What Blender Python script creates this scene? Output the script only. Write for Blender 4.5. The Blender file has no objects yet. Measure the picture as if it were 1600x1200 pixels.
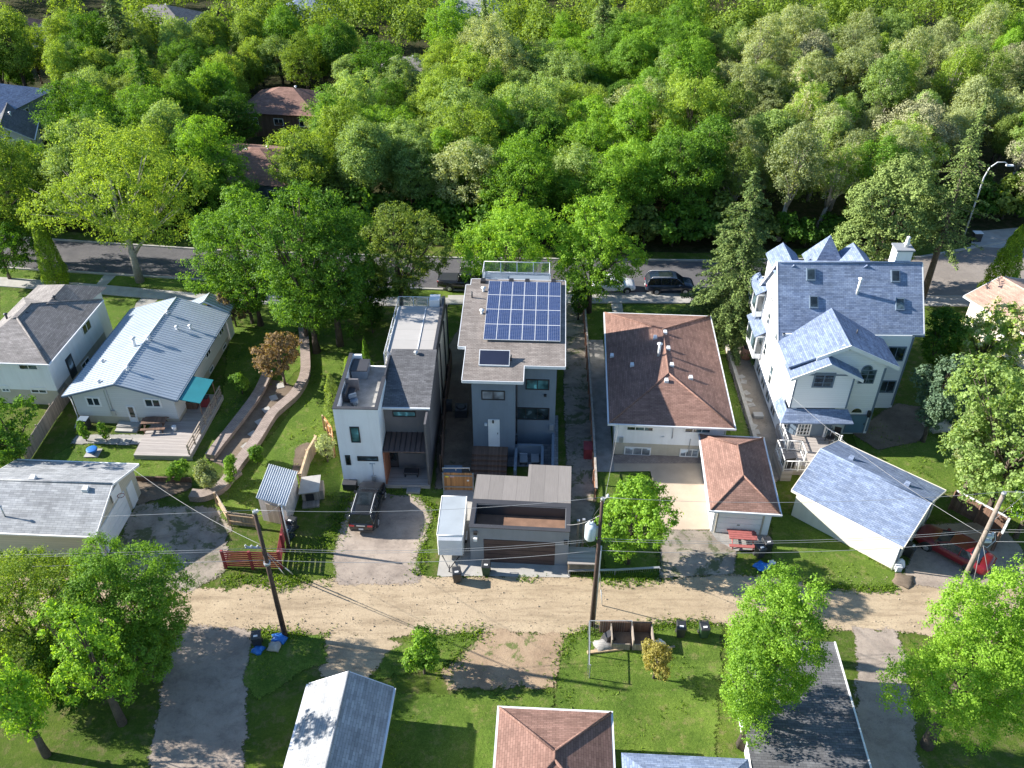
import bpy, math, random
import numpy as np
from mathutils import Vector, Matrix, noise as mnoise
R = math.radians
C = bpy.context.scene.collection
SC = bpy.context.scene
# ------------------------------------------------------------------ camera, sky, sun, exposure
FPX, TH, CH = 1353.0, R(36.5), 44.6           # focal length in photo pixels, tilt below horizontal, camera height in metres
cam = bpy.data.cameras.new('camera'); cam_o = bpy.data.objects.new('camera', cam); C.objects.link(cam_o)
cam.sensor_width = 36.0; cam.lens = 36.0 * FPX / 1600.0; cam.clip_start = 0.5; cam.clip_end = 3000
cam_o.location = (0, 0, CH); cam_o.rotation_euler = (R(90) - TH, 0, 0)
SC.camera = cam_o
SUN_EL, SUN_AZ = R(27), R(169.5)               # azimuth: direction towards the sun, counter-clockwise from +X
world = bpy.data.worlds.new('World'); SC.world = world; world.use_nodes = True
wn = world.node_tree.nodes; wl = world.node_tree.links
sky = wn.new('ShaderNodeTexSky'); sky.sky_type = 'NISHITA'; sky.sun_disc = False
sky.sun_elevation = SUN_EL; sky.sun_rotation = R(90) - SUN_AZ; sky.altitude = 600; sky.air_density = 1.2; sky.dust_density = 0.2; sky.ozone_density = 4.0
wl.new(sky.outputs[0], wn['Background'].inputs[0]); wn['Background'].inputs[1].default_value = 0.085
sun = bpy.data.lights.new('sun', 'SUN'); sun.energy = 5.0; sun.angle = R(0.5); sun.color = (1.0, 0.94, 0.86)
sun_o = bpy.data.objects.new('sun', sun); C.objects.link(sun_o)
sd = Vector((math.cos(SUN_EL) * math.cos(SUN_AZ), math.cos(SUN_EL) * math.sin(SUN_AZ), math.sin(SUN_EL)))
sun_o.rotation_euler = sd.to_track_quat('Z', 'Y').to_euler(); sun_o.location = sd * 200
SC.view_settings.view_transform = 'Standard'; SC.view_settings.look = 'None'; SC.view_settings.gamma = 1
SC.view_settings.exposure = 1.42
SC.cycles.max_bounces = 6; SC.cycles.transparent_max_bounces = 16

# ------------------------------------------------------------------ measuring helpers: where a sight line of the photo meets a height or a wall
def P(px, py, z=0.0):
    u, v = px - 800, py - 600
    Y = FPX * math.cos(TH) - v * math.sin(TH); Z = -(FPX * math.sin(TH) + v * math.cos(TH))
    t = (z - CH) / Z
    return Vector((u * t, Y * t, z))
def P2(px, py, z=0.0):
    p = P(px, py, z); return (p.x, p.y)
def ZY(py, Y):
    v = py - 600
    return CH - Y * (FPX * math.sin(TH) + v * math.cos(TH)) / (FPX * math.cos(TH) - v * math.sin(TH))

class Frame:
    def __init__(s, x, y, ang): s.x, s.y, s.a = x, y, ang
    def w(s, x, y, z=0): c, n = math.cos(s.a), math.sin(s.a); return Vector((s.x + x * c - y * n, s.y + x * n + y * c, z))
    def l(s, X, Y): c, n = math.cos(s.a), math.sin(s.a); dx, dy = X - s.x, Y - s.y; return (dx * c + dy * n, -dx * n + dy * c)
    def _ray(s, px, py):
        u, v = px - 800, py - 600
        d = (u, FPX * math.cos(TH) - v * math.sin(TH), -(FPX * math.sin(TH) + v * math.cos(TH)))
        o = s.l(0, 0); e = s.l(d[0], d[1]); return o, (e[0] - o[0], e[1] - o[1], d[2])
    def onS(s, y, px, py):
        o, d = s._ray(px, py); t = (y - o[1]) / d[1]; return (o[0] + d[0] * t, CH + d[2] * t)
    def onX(s, x, px, py):
        o, d = s._ray(px, py); t = (x - o[0]) / d[0]; return (o[1] + d[1] * t, CH + d[2] * t)
    def hit(s, px, py, fn, lo=0.0, hi=13.5):
        g = lambda z: z - fn(*s.at(px, py, z))
        for _ in range(40):
            mid = (lo + hi) / 2
            if g(mid) > 0: hi = mid
            else: lo = mid
        x, y = s.at(px, py, hi); return x, y, hi
    def at(s, px, py, z): p = P(px, py, z); return s.l(p.x, p.y)
ROW = R(-2.6)                                  # the lots' common orientation

# ------------------------------------------------------------------ scene-graph helpers
def tag(o, label=None, cat=None, group=None, kind=None):
    if label: o['label'] = label
    if cat: o['category'] = cat
    if group: o['group'] = group
    if kind: o['kind'] = kind
    return o
def thing(name, label, cat, loc=(0, 0, 0), rz=0, group=None):
    o = bpy.data.objects.new(name, None); C.objects.link(o); o.empty_display_size = 0.3
    o.location = loc; o.rotation_euler = (0, 0, rz); return tag(o, label, cat, group)
def copy_tree(o, parent=None):
    c = o.copy(); C.objects.link(c)
    if parent is not None: c.parent = parent
    for ch in list(o.children): copy_tree(ch, c)
    return c
def relabel(o, label, group=None):
    o['label'] = label
    if group: o['group'] = group
    return o

class MB:
    """collects vertices and faces of ONE part"""
    def __init__(s): s.v = []; s.f = []; s.sm = []
    def add(s, vs, fs, smooth=False):
        n = len(s.v); s.v += [tuple(p) for p in vs]; s.f += [tuple(i + n for i in f) for f in fs]; s.sm += [smooth] * len(fs); return s
    def box(s, x0, y0, z0, x1, y1, z1):
        x0, x1 = min(x0, x1), max(x0, x1); y0, y1 = min(y0, y1), max(y0, y1); z0, z1 = min(z0, z1), max(z0, z1)
        return s.add([(x0, y0, z0), (x1, y0, z0), (x1, y1, z0), (x0, y1, z0), (x0, y0, z1), (x1, y0, z1), (x1, y1, z1), (x0, y1, z1)],
                     [(0, 3, 2, 1), (4, 5, 6, 7), (0, 1, 5, 4), (1, 2, 6, 5), (2, 3, 7, 6), (3, 0, 4, 7)])
    def slab(s, pts, t):
        """a polygon in 3-D (counter-clockwise from above) thickened straight down by t"""
        n = len(pts); top = [tuple(p) for p in pts]; bot = [(p[0], p[1], p[2] - t) for p in top]
        return s.add(top + bot, [tuple(range(n)), tuple(range(2 * n - 1, n - 1, -1))] + [(i, i + n, (i + 1) % n + n, (i + 1) % n) for i in range(n)])
    def prism(s, pts, z0, z1): return s.slab([(p[0], p[1], z1) for p in pts], z1 - z0)
    def wallpoly(s, pts, d):
        """a polygon in 3-D pushed along vector d"""
        n = len(pts); a = [tuple(p) for p in pts]; b = [tuple(Vector(p) + Vector(d)) for p in pts]
        return s.add(a + b, [tuple(range(n)), tuple(range(2 * n - 1, n - 1, -1))] + [(i, i + n, (i + 1) % n + n, (i + 1) % n) for i in range(n)])
    def tube(s, a, b, r0, r1=None, n=8, caps=True, smooth=True):
        a, b = Vector(a), Vector(b); r1 = r0 if r1 is None else r1
        d = (b - a)
        if d.length < 1e-6: return s
        q = d.to_track_quat('Z', 'Y'); vs = []
        for c, r in ((a, r0), (b, r1)):
            for i in range(n): vs.append(c + q @ Vector((r * math.cos(2 * math.pi * i / n), r * math.sin(2 * math.pi * i / n), 0)))
        k = len(s.v); s.add(vs, [(i, (i + 1) % n, n + (i + 1) % n, n + i) for i in range(n)], smooth)
        if caps: s.f += [tuple(k + i for i in range(n - 1, -1, -1)), tuple(k + n + i for i in range(n))]; s.sm += [False, False]
        return s
    def path(s, pts, rs, n=6):
        """one continuous tube through several points"""
        pts = [Vector(p) for p in pts]; k = len(s.v)
        if not hasattr(rs, '__len__'): rs = [rs] * len(pts)
        for i, p in enumerate(pts):
            d = (pts[min(i + 1, len(pts) - 1)] - pts[max(i - 1, 0)]); q = d.to_track_quat('Z', 'Y')
            s.v += [tuple(p + q @ Vector((rs[i] * math.cos(2 * math.pi * j / n), rs[i] * math.sin(2 * math.pi * j / n), 0))) for j in range(n)]
        for i in range(len(pts) - 1):
            for j in range(n): s.f.append((k + i * n + j, k + i * n + (j + 1) % n, k + (i + 1) * n + (j + 1) % n, k + (i + 1) * n + j)); s.sm.append(True)
        e = k + (len(pts) - 1) * n
        s.f += [tuple(k + i for i in range(n - 1, -1, -1)), tuple(e + i for i in range(n))]; s.sm += [False, False]
        return s
    def lathe(s, cx, cy, prof, n=12):
        """prof: list of (radius, z)"""
        k = len(s.v)
        for r, z in prof: s.v += [(cx + r * math.cos(2 * math.pi * j / n), cy + r * math.sin(2 * math.pi * j / n), z) for j in range(n)]
        for i in range(len(prof) - 1):
            for j in range(n): s.f.append((k + i * n + j, k + i * n + (j + 1) % n, k + (i + 1) * n + (j + 1) % n, k + (i + 1) * n + j)); s.sm.append(True)
        e = k + (len(prof) - 1) * n
        s.f += [tuple(k + i for i in range(n - 1, -1, -1)), tuple(e + i for i in range(n))]; s.sm += [False, False]
        return s
    def mesh(s, name):
        me = bpy.data.meshes.new(name); me.from_pydata(s.v, [], s.f); me.update()
        me.polygons.foreach_set('use_smooth', s.sm)
        uv = me.uv_layers.new(name='UVMap')
        for p in me.polygons:
            n = p.normal; up = Vector((0, 0, 1)) - n * n.z
            up = up.normalized() if up.length > 0.05 else Vector((0, 1, 0))
            ri = up.cross(n)
            for li in p.loop_indices:
                c = me.vertices[me.loops[li].vertex_index].co; uv.data[li].uv = (c.dot(ri), c.dot(up))
        return me
    def build(s, name, m, parent=None, bevel=0):
        me = s.mesh(name); o = bpy.data.objects.new(name, me); C.objects.link(o); me.materials.append(m)
        if parent is not None: o.parent = parent
        if bevel:
            b = o.modifiers.new('bevel', 'BEVEL'); b.width = bevel; b.segments = 2; b.limit_method = 'ANGLE'; b.angle_limit = R(50)
        return o

# ------------------------------------------------------------------ materials
class NT:
    def __init__(s, name):
        s.m = bpy.data.materials.new(name); s.m.use_nodes = True; s.t = s.m.node_tree; s.b = s.t.nodes['Principled BSDF']; s.out = s.t.nodes['Material Output']
    def n(s, typ, **kw):
        x = s.t.nodes.new(typ)
        for k, v in kw.items(): setattr(x, k, v)
        return x
    def l(s, a, b): s.t.links.new(a, b)
    def pos(s): return s.n('ShaderNodeNewGeometry').outputs['Position']
    def uv(s): return s.n('ShaderNodeTexCoord').outputs['UV']
    def noise(s, vec, scale, det=3, rough=0.55, dist=0.0):
        x = s.n('ShaderNodeTexNoise'); x.inputs['Scale'].default_value = scale; x.inputs['Detail'].default_value = det
        x.inputs['Roughness'].default_value = rough; x.inputs['Distortion'].default_value = dist; s.l(vec, x.inputs['Vector']); return x.outputs['Fac']
    def ramp(s, fac, stops):
        x = s.n('ShaderNodeValToRGB'); s.l(fac, x.inputs[0]); e = x.color_ramp.elements
        while len(e) < len(stops): e.new(0.5)
        for i, (p, c) in enumerate(stops): e[i].position = p; e[i].color = (c[0], c[1], c[2], 1) if hasattr(c, '__len__') else (c, c, c, 1)
        return x.outputs[0]
    def mix(s, fac, a, b, mode='MIX'):
        x = s.n('ShaderNodeMix', data_type='RGBA', blend_type=mode)
        for i, vv in ((0, fac), (6, a), (7, b)):
            if hasattr(vv, 'is_linked') or isinstance(vv, bpy.types.NodeSocket): s.l(vv, x.inputs[i])
            elif hasattr(vv, '__len__'): x.inputs[i].default_value = (vv[0], vv[1], vv[2], 1)
            else: x.inputs[i].default_value = vv if i == 0 else (vv, vv, vv, 1)
        return x.outputs[2]
    def math(s, op, a, b=0.0):
        x = s.n('ShaderNodeMath', operation=op)
        for i, vv in ((0, a), (1, b)):
            if isinstance(vv, bpy.types.NodeSocket): s.l(vv, x.inputs[i])
            else: x.inputs[i].default_value = vv
        return x.outputs[0]
    def mapv(s, vec, scale=(1, 1, 1), rot=(0, 0, 0)):
        x = s.n('ShaderNodeMapping'); s.l(vec, x.inputs[0]); x.inputs['Scale'].default_value = scale; x.inputs['Rotation'].default_value = rot; return x.outputs[0]
    def bump(s, h, st=0.4, d=0.02):
        x = s.n('ShaderNodeBump'); x.inputs['Strength'].default_value = st; x.inputs['Distance'].default_value = d; s.l(h, x.inputs['Height']); s.l(x.outputs[0], s.b.inputs['Normal'])
    def col(s, c):
        if isinstance(c, bpy.types.NodeSocket): s.l(c, s.b.inputs['Base Color'])
        else: s.b.inputs['Base Color'].default_value = (c[0], c[1], c[2], 1)
    def rough(s, r): s.b.inputs['Roughness'].default_value = r
def mul(c, k): return tuple(min(1, x * k) for x in c)
def hexc(r, g, b):
    return tuple(((x / 255) / 12.92 if x / 255 <= 0.04045 else ((x / 255 + 0.055) / 1.055) ** 2.4) for x in (r, g, b))

def m_plain(name, c, rough=0.8, var=0.12, sc=1.2, fine=25.0, fv=0.1, metal=0, bump=0.0, spec=None):
    t = NT(name); p = t.pos()
    a = t.ramp(t.noise(p, sc, 4), [(0.3, mul(c, 1 - var)), (0.7, mul(c, 1 + var))])
    if 'stucco' in name: a = t.mix(1.0, a, t.ramp(t.noise(t.mapv(p, (1.6, 1.6, 0.16)), 1.4, 4, 0.65), [(0.34, (0.94, 0.935, 0.93)), (0.56, 1.0)]), 'MULTIPLY')
    f = t.noise(p, fine, 2); g = t.ramp(f, [(0.3, 1 - fv), (0.7, 1 + 0.0)])
    t.col(t.mix(1.0, a, g, 'MULTIPLY')); t.rough(rough); t.b.inputs['Metallic'].default_value = metal
    if spec is not None: t.b.inputs['Specular IOR Level'].default_value = spec
    if bump: t.bump(f, bump, 0.02)
    return t.m
def m_shingle(name, c1, c2, mort, w=0.32, h=0.14, blotch=0.15):
    t = NT(name); uv = t.uv()
    br = t.n('ShaderNodeTexBrick'); t.l(uv, br.inputs['Vector']); br.inputs['Scale'].default_value = 1; br.inputs['Brick Width'].default_value = w; br.inputs['Row Height'].default_value = h
    br.inputs['Mortar Size'].default_value = 0.012; br.inputs['Mortar Smooth'].default_value = 0.3; br.inputs['Bias'].default_value = 0
    for k, c in (('Color1', c1), ('Color2', c2), ('Mortar', mort)): br.inputs[k].default_value = (*c, 1)
    b2 = t.n('ShaderNodeTexBrick'); t.l(uv, b2.inputs['Vector']); b2.inputs['Scale'].default_value = 1; b2.inputs['Brick Width'].default_value = w * 2.7; b2.inputs['Row Height'].default_value = h
    b2.offset = 0.37; b2.inputs['Mortar Size'].default_value = 0; b2.inputs['Color1'].default_value = (0.8, 0.8, 0.8, 1); b2.inputs['Color2'].default_value = (1.18, 1.18, 1.18, 1)
    x = t.mix(0.8, br.outputs[0], b2.outputs[0], 'MULTIPLY')
    n = t.noise(t.pos(), 0.6, 5); x = t.mix(1.0, x, t.ramp(n, [(0.3, 1 - blotch), (0.7, 1 + blotch)]), 'MULTIPLY')
    st = t.noise(t.mapv(uv, (2.5, 0.25, 1)), 1.0, 3); x = t.mix(1.0, x, t.ramp(st, [(0.35, 0.88), (0.6, 1.0)]), 'MULTIPLY')
    t.col(x); t.rough(0.92); t.b.inputs['Specular IOR Level'].default_value = 0.25
    t.bump(br.outputs['Fac'], -0.5, 0.012); return t.m
def m_planks(name, c, w=0.14, horiz=False, var=0.2, gap=0.1, rough=0.8, bump=0.5, streak=0.15):
    """boards or siding along u (horiz) or v"""
    t = NT(name); uv = t.uv(); sep = t.n('ShaderNodeSeparateXYZ'); t.l(uv, sep.inputs[0])
    c0 = sep.outputs['Y' if horiz else 'X']; q = t.math('DIVIDE', c0, w); fr = t.math('FRACT', q); fl = t.math('FLOOR', q)
    wn_ = t.n('ShaderNodeTexWhiteNoise', noise_dimensions='1D'); t.l(fl, wn_.inputs['W'])
    g = t.ramp(fr, [(0.0, 0.35), (gap, 1.0)])
    a = t.ramp(wn_.outputs['Value'], [(0, mul(c, 1 - var)), (1, mul(c, 1 + var))])
    s_ = t.noise(t.mapv(uv, (0.6, 9, 1) if horiz else (9, 0.6, 1)), 1.5, 3)
    x = t.mix(1.0, a, g, 'MULTIPLY'); x = t.mix(1.0, x, t.ramp(s_, [(0.3, 1 - streak), (0.7, 1 + streak)]), 'MULTIPLY')
    t.col(x); t.rough(rough); t.bump(g, bump, 0.01); return t.m
def m_blocks(name, c1, c2, mort, w=0.4, h=0.2, ms=0.015, bump=0.5):
    t = NT(name); br = t.n('ShaderNodeTexBrick'); t.l(t.uv(), br.inputs['Vector']); br.inputs['Scale'].default_value = 1
    br.inputs['Brick Width'].default_value = w; br.inputs['Row Height'].default_value = h; br.inputs['Mortar Size'].default_value = ms
    for k, c in (('Color1', c1), ('Color2', c2), ('Mortar', mort)): br.inputs[k].default_value = (*c, 1)
    x = t.mix(1.0, br.outputs[0], t.ramp(t.noise(t.pos(), 1.5, 4), [(0.3, 0.8), (0.7, 1.15)]), 'MULTIPLY')
    t.col(x); t.rough(0.9); t.bump(br.outputs['Fac'], -bump, 0.02); return t.m
def m_glass(name, c=(0.02, 0.03, 0.035), rough=0.06, pale=4.5):
    t = NT(name); p = t.pos()
    t.col(t.ramp(t.noise(p, 0.9, 2), [(0.35, mul(c, 0.5)), (0.56, mul(c, 1.8)), (0.60, mul(c, pale))])); t.rough(rough); t.b.inputs['Specular IOR Level'].default_value = 0.8; return t.m  # noise patches paint pale blinds and reflections into the glass colour
def m_gloss(name, c, rough=0.25, metal=0.0, coat=0.6):
    t = NT(name); p = t.pos(); t.col(t.ramp(t.noise(p, 2.2, 3), [(0.3, mul(c, 0.88)), (0.7, mul(c, 1.1))])); t.rough(rough); t.b.inputs['Metallic'].default_value = metal
    t.b.inputs['Coat Weight'].default_value = coat; t.b.inputs['Coat Roughness'].default_value = 0.08; return t.m
def m_leaf(name, c1, c2, trans=0.45, var=0.35, dry=None):
    c1 = (c1[0] * 1.1, c1[1] * 1.2, c1[2] * .9); c2 = (c2[0] * 1.08, c2[1] * 1.18, c2[2] * .8)
    """c1 darker leaf tone, c2 young-leaf tone; varies per leaf, per clump, per tree"""
    t = NT(name); g = t.n('ShaderNodeNewGeometry'); oi = t.n('ShaderNodeObjectInfo')
    n = t.noise(g.outputs['Position'], 0.55, 3); a = t.math('MULTIPLY', g.outputs['Random Per Island'], 0.55); b = t.math('MULTIPLY_ADD', n, 0.9); 
    b = t.math('ADD', t.math('MULTIPLY', n, 0.9), -0.2)
    f = t.math('ADD', t.math('ADD', a, b), t.math('MULTIPLY', t.math('ADD', oi.outputs['Random'], -0.5), var))
    stops = [(0.15, c1), (0.8, c2)]
    x = t.ramp(f, stops)
    if dry: x = t.mix(t.ramp(t.noise(g.outputs['Position'], 1.1, 3), [(0.5, 0.0), (0.62, 0.85)]), x, dry)
    t.t.nodes.remove(t.b)
    d = t.n('ShaderNodeBsdfDiffuse'); tr = t.n('ShaderNodeBsdfTranslucent'); mx = t.n('ShaderNodeMixShader'); gl = t.n('ShaderNodeBsdfGlossy'); m2 = t.n('ShaderNodeMixShader')
    t.l(x, d.inputs[0]); t.l(t.mix(1.0, x, (1.45, 1.35, 0.5), 'MULTIPLY'), tr.inputs[0]); mx.inputs[0].default_value = trans
    t.l(d.outputs[0], mx.inputs[1]); t.l(tr.outputs[0], mx.inputs[2])
    gl.inputs['Roughness'].default_value = 0.6; m2.inputs[0].default_value = 0.015; t.l(mx.outputs[0], m2.inputs[1]); t.l(gl.outputs[0], m2.inputs[2]); t.l(m2.outputs[0], t.out.inputs[0])
    return t.m
def m_grass(name, c1, c2, c3=(0.16, 0.15, 0.06), bare=0.62, stripes=0.0):
    t = NT(name); p = t.pos()
    f1 = t.noise(p, 0.5, 5, 0.6); f2 = t.noise(p, 7, 4, 0.7); f3 = t.noise(p, 30, 2, 0.7)
    f = t.math('ADD', t.math('MULTIPLY', f1, 0.5), t.math('MULTIPLY', f2, 0.5))
    x = t.ramp(f, [(0.32, c1), (0.68, c2)])
    x = t.mix(t.ramp(t.noise(p, 1.3, 6, 0.75), [(bare, 0.0), (bare + 0.14, 0.7)]), x, c3); x = t.mix(1.0, x, t.ramp(t.noise(p, 0.16, 3, 0.6), [(0.35, (0.82, 0.88, 0.8)), (0.65, (1.15, 1.08, 1.0))]), 'MULTIPLY')
    x = t.mix(1.0, x, t.ramp(f3, [(0.3, 0.55), (0.65, 1.25)]), 'MULTIPLY')
    t.col(x); t.rough(0.95); t.b.inputs['Specular IOR Level'].default_value = 0.1
    t.bump(t.math('ADD', f2, f3), 1.0, 0.06); return t.m
def m_dirt(name, c1, c2, grass=None, gthr=0.6, rut=0.0, fine=18, rutrot=0.0, st=(0.8, 1.1, 1)):
    t = NT(name); p = t.pos()
    f1 = t.noise(p, 0.28, 6, 0.6, 0.6); f2 = t.noise(t.mapv(p, st, (0, 0, rutrot)), 0.9, 6, 0.72, 0.25); f3 = t.noise(p, fine, 3, 0.7)
    f = t.math('ADD', t.math('MULTIPLY', f1, 0.55), t.math('MULTIPLY', f2, 0.45))
    x = t.ramp(f, [(0.36, c1), (0.62, c2)])
    if rut: x = t.mix(t.ramp(f2, [(0.38, rut), (0.5, 0.0)]), x, mul(c1, 0.72))
    x = t.mix(1.0, x, t.ramp(f3, [(0.3, 0.78), (0.7, 1.12)]), 'MULTIPLY'); x = t.mix(1.0, x, t.ramp(t.noise(p, 2.6, 6, 0.8, 0.3), [(0.30, 0.72), (0.46, 1.0), (0.62, 1.0), (0.75, 1.1)]), 'MULTIPLY')
    if grass: x = t.mix(t.ramp(t.noise(p, 0.75, 6, 0.75, 0.4), [(gthr, 0.0), (gthr + 0.06, 0.85)]), x, grass)
    t.col(x); t.rough(0.95); t.b.inputs['Specular IOR Level'].default_value = 0.15
    t.bump(t.math('ADD', f2, t.math('MULTIPLY', f3, 0.5)), 0.7, 0.06); return t.m

M = {}
M['grass'] = m_grass('lawn_grass', (0.06, 0.115, 0.018), (0.17, 0.255, 0.045), (0.25, 0.235, 0.10), bare=0.53)
M['grass_rough'] = m_grass('rough_grass', (0.045, 0.085, 0.014), (0.13, 0.19, 0.03), (0.20, 0.17, 0.09), 0.50)
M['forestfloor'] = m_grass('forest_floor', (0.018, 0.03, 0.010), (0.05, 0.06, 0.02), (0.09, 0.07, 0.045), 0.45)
M['alley'] = m_dirt('alley_dirt', (0.345, 0.265, 0.175), (0.465, 0.37, 0.25), (0.20, 0.20, 0.07), 0.74, rut=0.5, st=(0.28, 1.7, 1))
M['earth'] = m_dirt('bare_earth', (0.27, 0.19, 0.125), (0.40, 0.295, 0.195), (0.09, 0.13, 0.03), 0.56)
M['gravel'] = m_dirt('grey_gravel', (0.17, 0.145, 0.12), (0.40, 0.345, 0.28), (0.08, 0.10, 0.04), 0.52, fine=30)
M['oldasphalt'] = m_dirt('worn_drive', (0.26, 0.215, 0.18), (0.40, 0.335, 0.275), (0.12, 0.13, 0.06), 0.72, fine=30, rut=0.3)
M['stone_yard'] = m_dirt('gravelly_yard', (0.24, 0.20, 0.155), (0.38, 0.32, 0.25), (0.10, 0.11, 0.05), 0.66, fine=14)
M['mulch'] = m_dirt('brown_mulch', (0.13, 0.10, 0.075), (0.24, 0.19, 0.14), (0.05, 0.06, 0.03), 0.6, fine=14)
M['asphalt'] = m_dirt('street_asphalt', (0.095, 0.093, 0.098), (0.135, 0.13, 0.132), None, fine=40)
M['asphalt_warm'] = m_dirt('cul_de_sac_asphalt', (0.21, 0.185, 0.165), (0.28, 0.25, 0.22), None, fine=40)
M['concrete'] = m_plain('concrete', (0.38, 0.365, 0.335), 0.9, 0.16, 0.9, 20, 0.14, bump=0.15)
M['concrete_tan'] = m_plain('tan_concrete', (0.44, 0.355, 0.265), 0.9, 0.10, 0.7, 22, 0.10, bump=0.15)
M['concrete_grey'] = m_plain('weathered_concrete', (0.30, 0.29, 0.27), 0.9, 0.25, 1.3, 20, 0.2, bump=0.2)
M['deck'] = m_planks('deck_boards', (0.36, 0.325, 0.30), 0.14, True, 0.14)
M['wood'] = m_planks('weathered_boards', (0.30, 0.25, 0.20), 0.14, False, 0.22)
M['wood_brown'] = m_planks('brown_boards', (0.16, 0.095, 0.065), 0.14, False, 0.25)
M['cedar'] = m_planks('cedar_boards', (0.42, 0.20, 0.075), 0.12, False, 0.28)
M['rawwood'] = m_plain('raw_wood', (0.50, 0.36, 0.22), 0.85, 0.2, 3)
M['redpaint'] = m_plain('red_paint', (0.25, 0.035, 0.04), 0.75, 0.2, 2)
M['darkwood'] = m_plain('creosote_wood', (0.075, 0.045, 0.035), 0.85, 0.3, 2, 12, 0.3)
M['greypole'] = m_plain('grey_pole_wood', (0.27, 0.22, 0.18), 0.85, 0.2, 2, 12, 0.25)
M['white'] = m_plain('white_paint', (0.78, 0.78, 0.77), 0.6, 0.04)
M['white_metal'] = m_plain('white_metal', (0.70, 0.71, 0.72), 0.4, 0.05)
M['galv'] = m_plain('galvanised', (0.48, 0.49, 0.50), 0.4, 0.1, metal=0.5)
M['black'] = m_plain('black_metal', (0.02, 0.02, 0.022), 0.5, 0.1)
M['charcoal'] = m_plain('charcoal_metal', (0.05, 0.05, 0.055), 0.5, 0.1)
M['stucco_white'] = m_plain('white_stucco', (0.78, 0.79, 0.80), 0.92, 0.03, 0.8, 30, 0.06, bump=0.2)
M['stucco_cream'] = m_plain('cream_stucco', (0.68, 0.64, 0.54), 0.92, 0.05, 0.8, 30, 0.06, bump=0.2)
M['stucco_grey'] = m_plain('grey_stucco', (0.165, 0.205, 0.25), 0.92, 0.05, 0.8, 30, 0.08, bump=0.2)
M['stucco_bg'] = m_plain('light_grey_stucco', (0.25, 0.265, 0.285), 0.92, 0.05, 0.8, 30, 0.08, bump=0.2)
M['stucco_dark'] = m_plain('dark_grey_stucco', (0.16, 0.15, 0.155), 0.92, 0.08, 0.8, 30, 0.08, bump=0.2)
M['siding_white'] = m_planks('white_siding', (0.78, 0.79, 0.80), 0.2, True, 0.02, 0.04, 0.6, 0.12, 0.02)
M['siding_off'] = m_planks('off_white_siding', (0.60, 0.60, 0.585), 0.2, True, 0.02, 0.04, 0.6, 0.12, 0.03)
M['siding_cream'] = m_planks('cream_siding', (0.66, 0.62, 0.52), 0.2, True, 0.03, 0.06, 0.6, 0.3, 0.03)
M['cream_base'] = m_plain('tan_stucco', (0.46, 0.42, 0.34), 0.9, 0.08)
M['garage_beige'] = m_planks('beige_siding', (0.52, 0.47, 0.37), 0.22, True, 0.04, 0.08, 0.7, 0.3, 0.06)
M['panel'] = m_planks('dark_panel', (0.10, 0.095, 0.10), 0.3, False, 0.1, 0.05)
M['sh_brown'] = m_shingle('brown_shingle', (0.215, 0.125, 0.098), (0.275, 0.165, 0.13), (0.13, 0.073, 0.06), blotch=0.12)
M['sh_blue'] = m_shingle('blue_shingle', (0.155, 0.20, 0.30), (0.24, 0.295, 0.405), (0.10, 0.135, 0.21), blotch=0.10)
M['sh_light'] = m_shingle('light_grey_shingle', (0.27, 0.28, 0.29), (0.37, 0.38, 0.385), (0.19, 0.195, 0.205), w=0.5, h=0.16)
M['sh_grey'] = m_shingle('warm_grey_shingle', (0.21, 0.195, 0.185), (0.27, 0.25, 0.24), (0.125, 0.115, 0.11))
M['sh_taupe'] = m_shingle('taupe_shingle', (0.215, 0.185, 0.165), (0.265, 0.235, 0.21), (0.14, 0.12, 0.108), w=0.26)
M['sh_char'] = m_shingle('charcoal_shingle', (0.105, 0.105, 0.11), (0.15, 0.15, 0.155), (0.07, 0.07, 0.075))
M['sh_salmon'] = m_shingle('salmon_shingle', (0.42, 0.28, 0.22), (0.52, 0.36, 0.28), (0.3, 0.2, 0.16))
M['metalroof'] = m_plain('ribbed_sheet_roof', (0.34, 0.40, 0.46), 0.5, 0.08, 0.7, 20, 0.06, metal=0.0)
M['metalrib'] = m_plain('sheet_roof_ribs', (0.56, 0.60, 0.64), 0.5, 0.06, metal=0.0)
M['membrane'] = m_planks('roof_membrane', (0.20, 0.183, 0.17), 0.95, False, 0.08, 0.03, 0.9, 0.2, 0.08)
M['membrane_light'] = m_planks('light_membrane', (0.36, 0.345, 0.325), 1.5, True, 0.05, 0.02, 0.8, 0.2, 0.05)
M['brownfloor'] = m_plain('rusty_membrane', (0.20, 0.115, 0.075), 0.85, 0.25, 1.2)
M['teal'] = m_plain('teal_canopy', (0.02, 0.20, 0.24), 0.55, 0.08)
M['solar'] = None
M['glass'] = m_glass('window_glass')
M['glass_teal'] = m_glass('teal_glass', (0.05, 0.13, 0.14))
M['glass_pale'] = m_glass('curtained_glass', (0.16, 0.18, 0.20), 0.15)
M['bluetrim'] = m_plain('slate_blue_trim', (0.14, 0.19, 0.25), 0.6, 0.06)
M['bluedoor'] = m_plain('blue_door_paint', (0.10, 0.19, 0.27), 0.5, 0.06)
M['brick'] = m_blocks('paver_brick', (0.28, 0.22, 0.19), (0.36, 0.29, 0.25), (0.17, 0.14, 0.12), 0.22, 0.11)
M['pavers'] = m_blocks('patio_pavers', (0.20, 0.21, 0.22), (0.32, 0.33, 0.34), (0.13, 0.13, 0.14), 0.5, 0.3)
M['stone'] = m_plain('field_stone', (0.42, 0.39, 0.34), 0.9, 0.2, 3)
M['black_plastic'] = m_plain('black_plastic', (0.03, 0.032, 0.035), 0.45, 0.1)
M['green_plastic'] = m_plain('green_plastic', (0.03, 0.07, 0.035), 0.5, 0.1)
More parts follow.
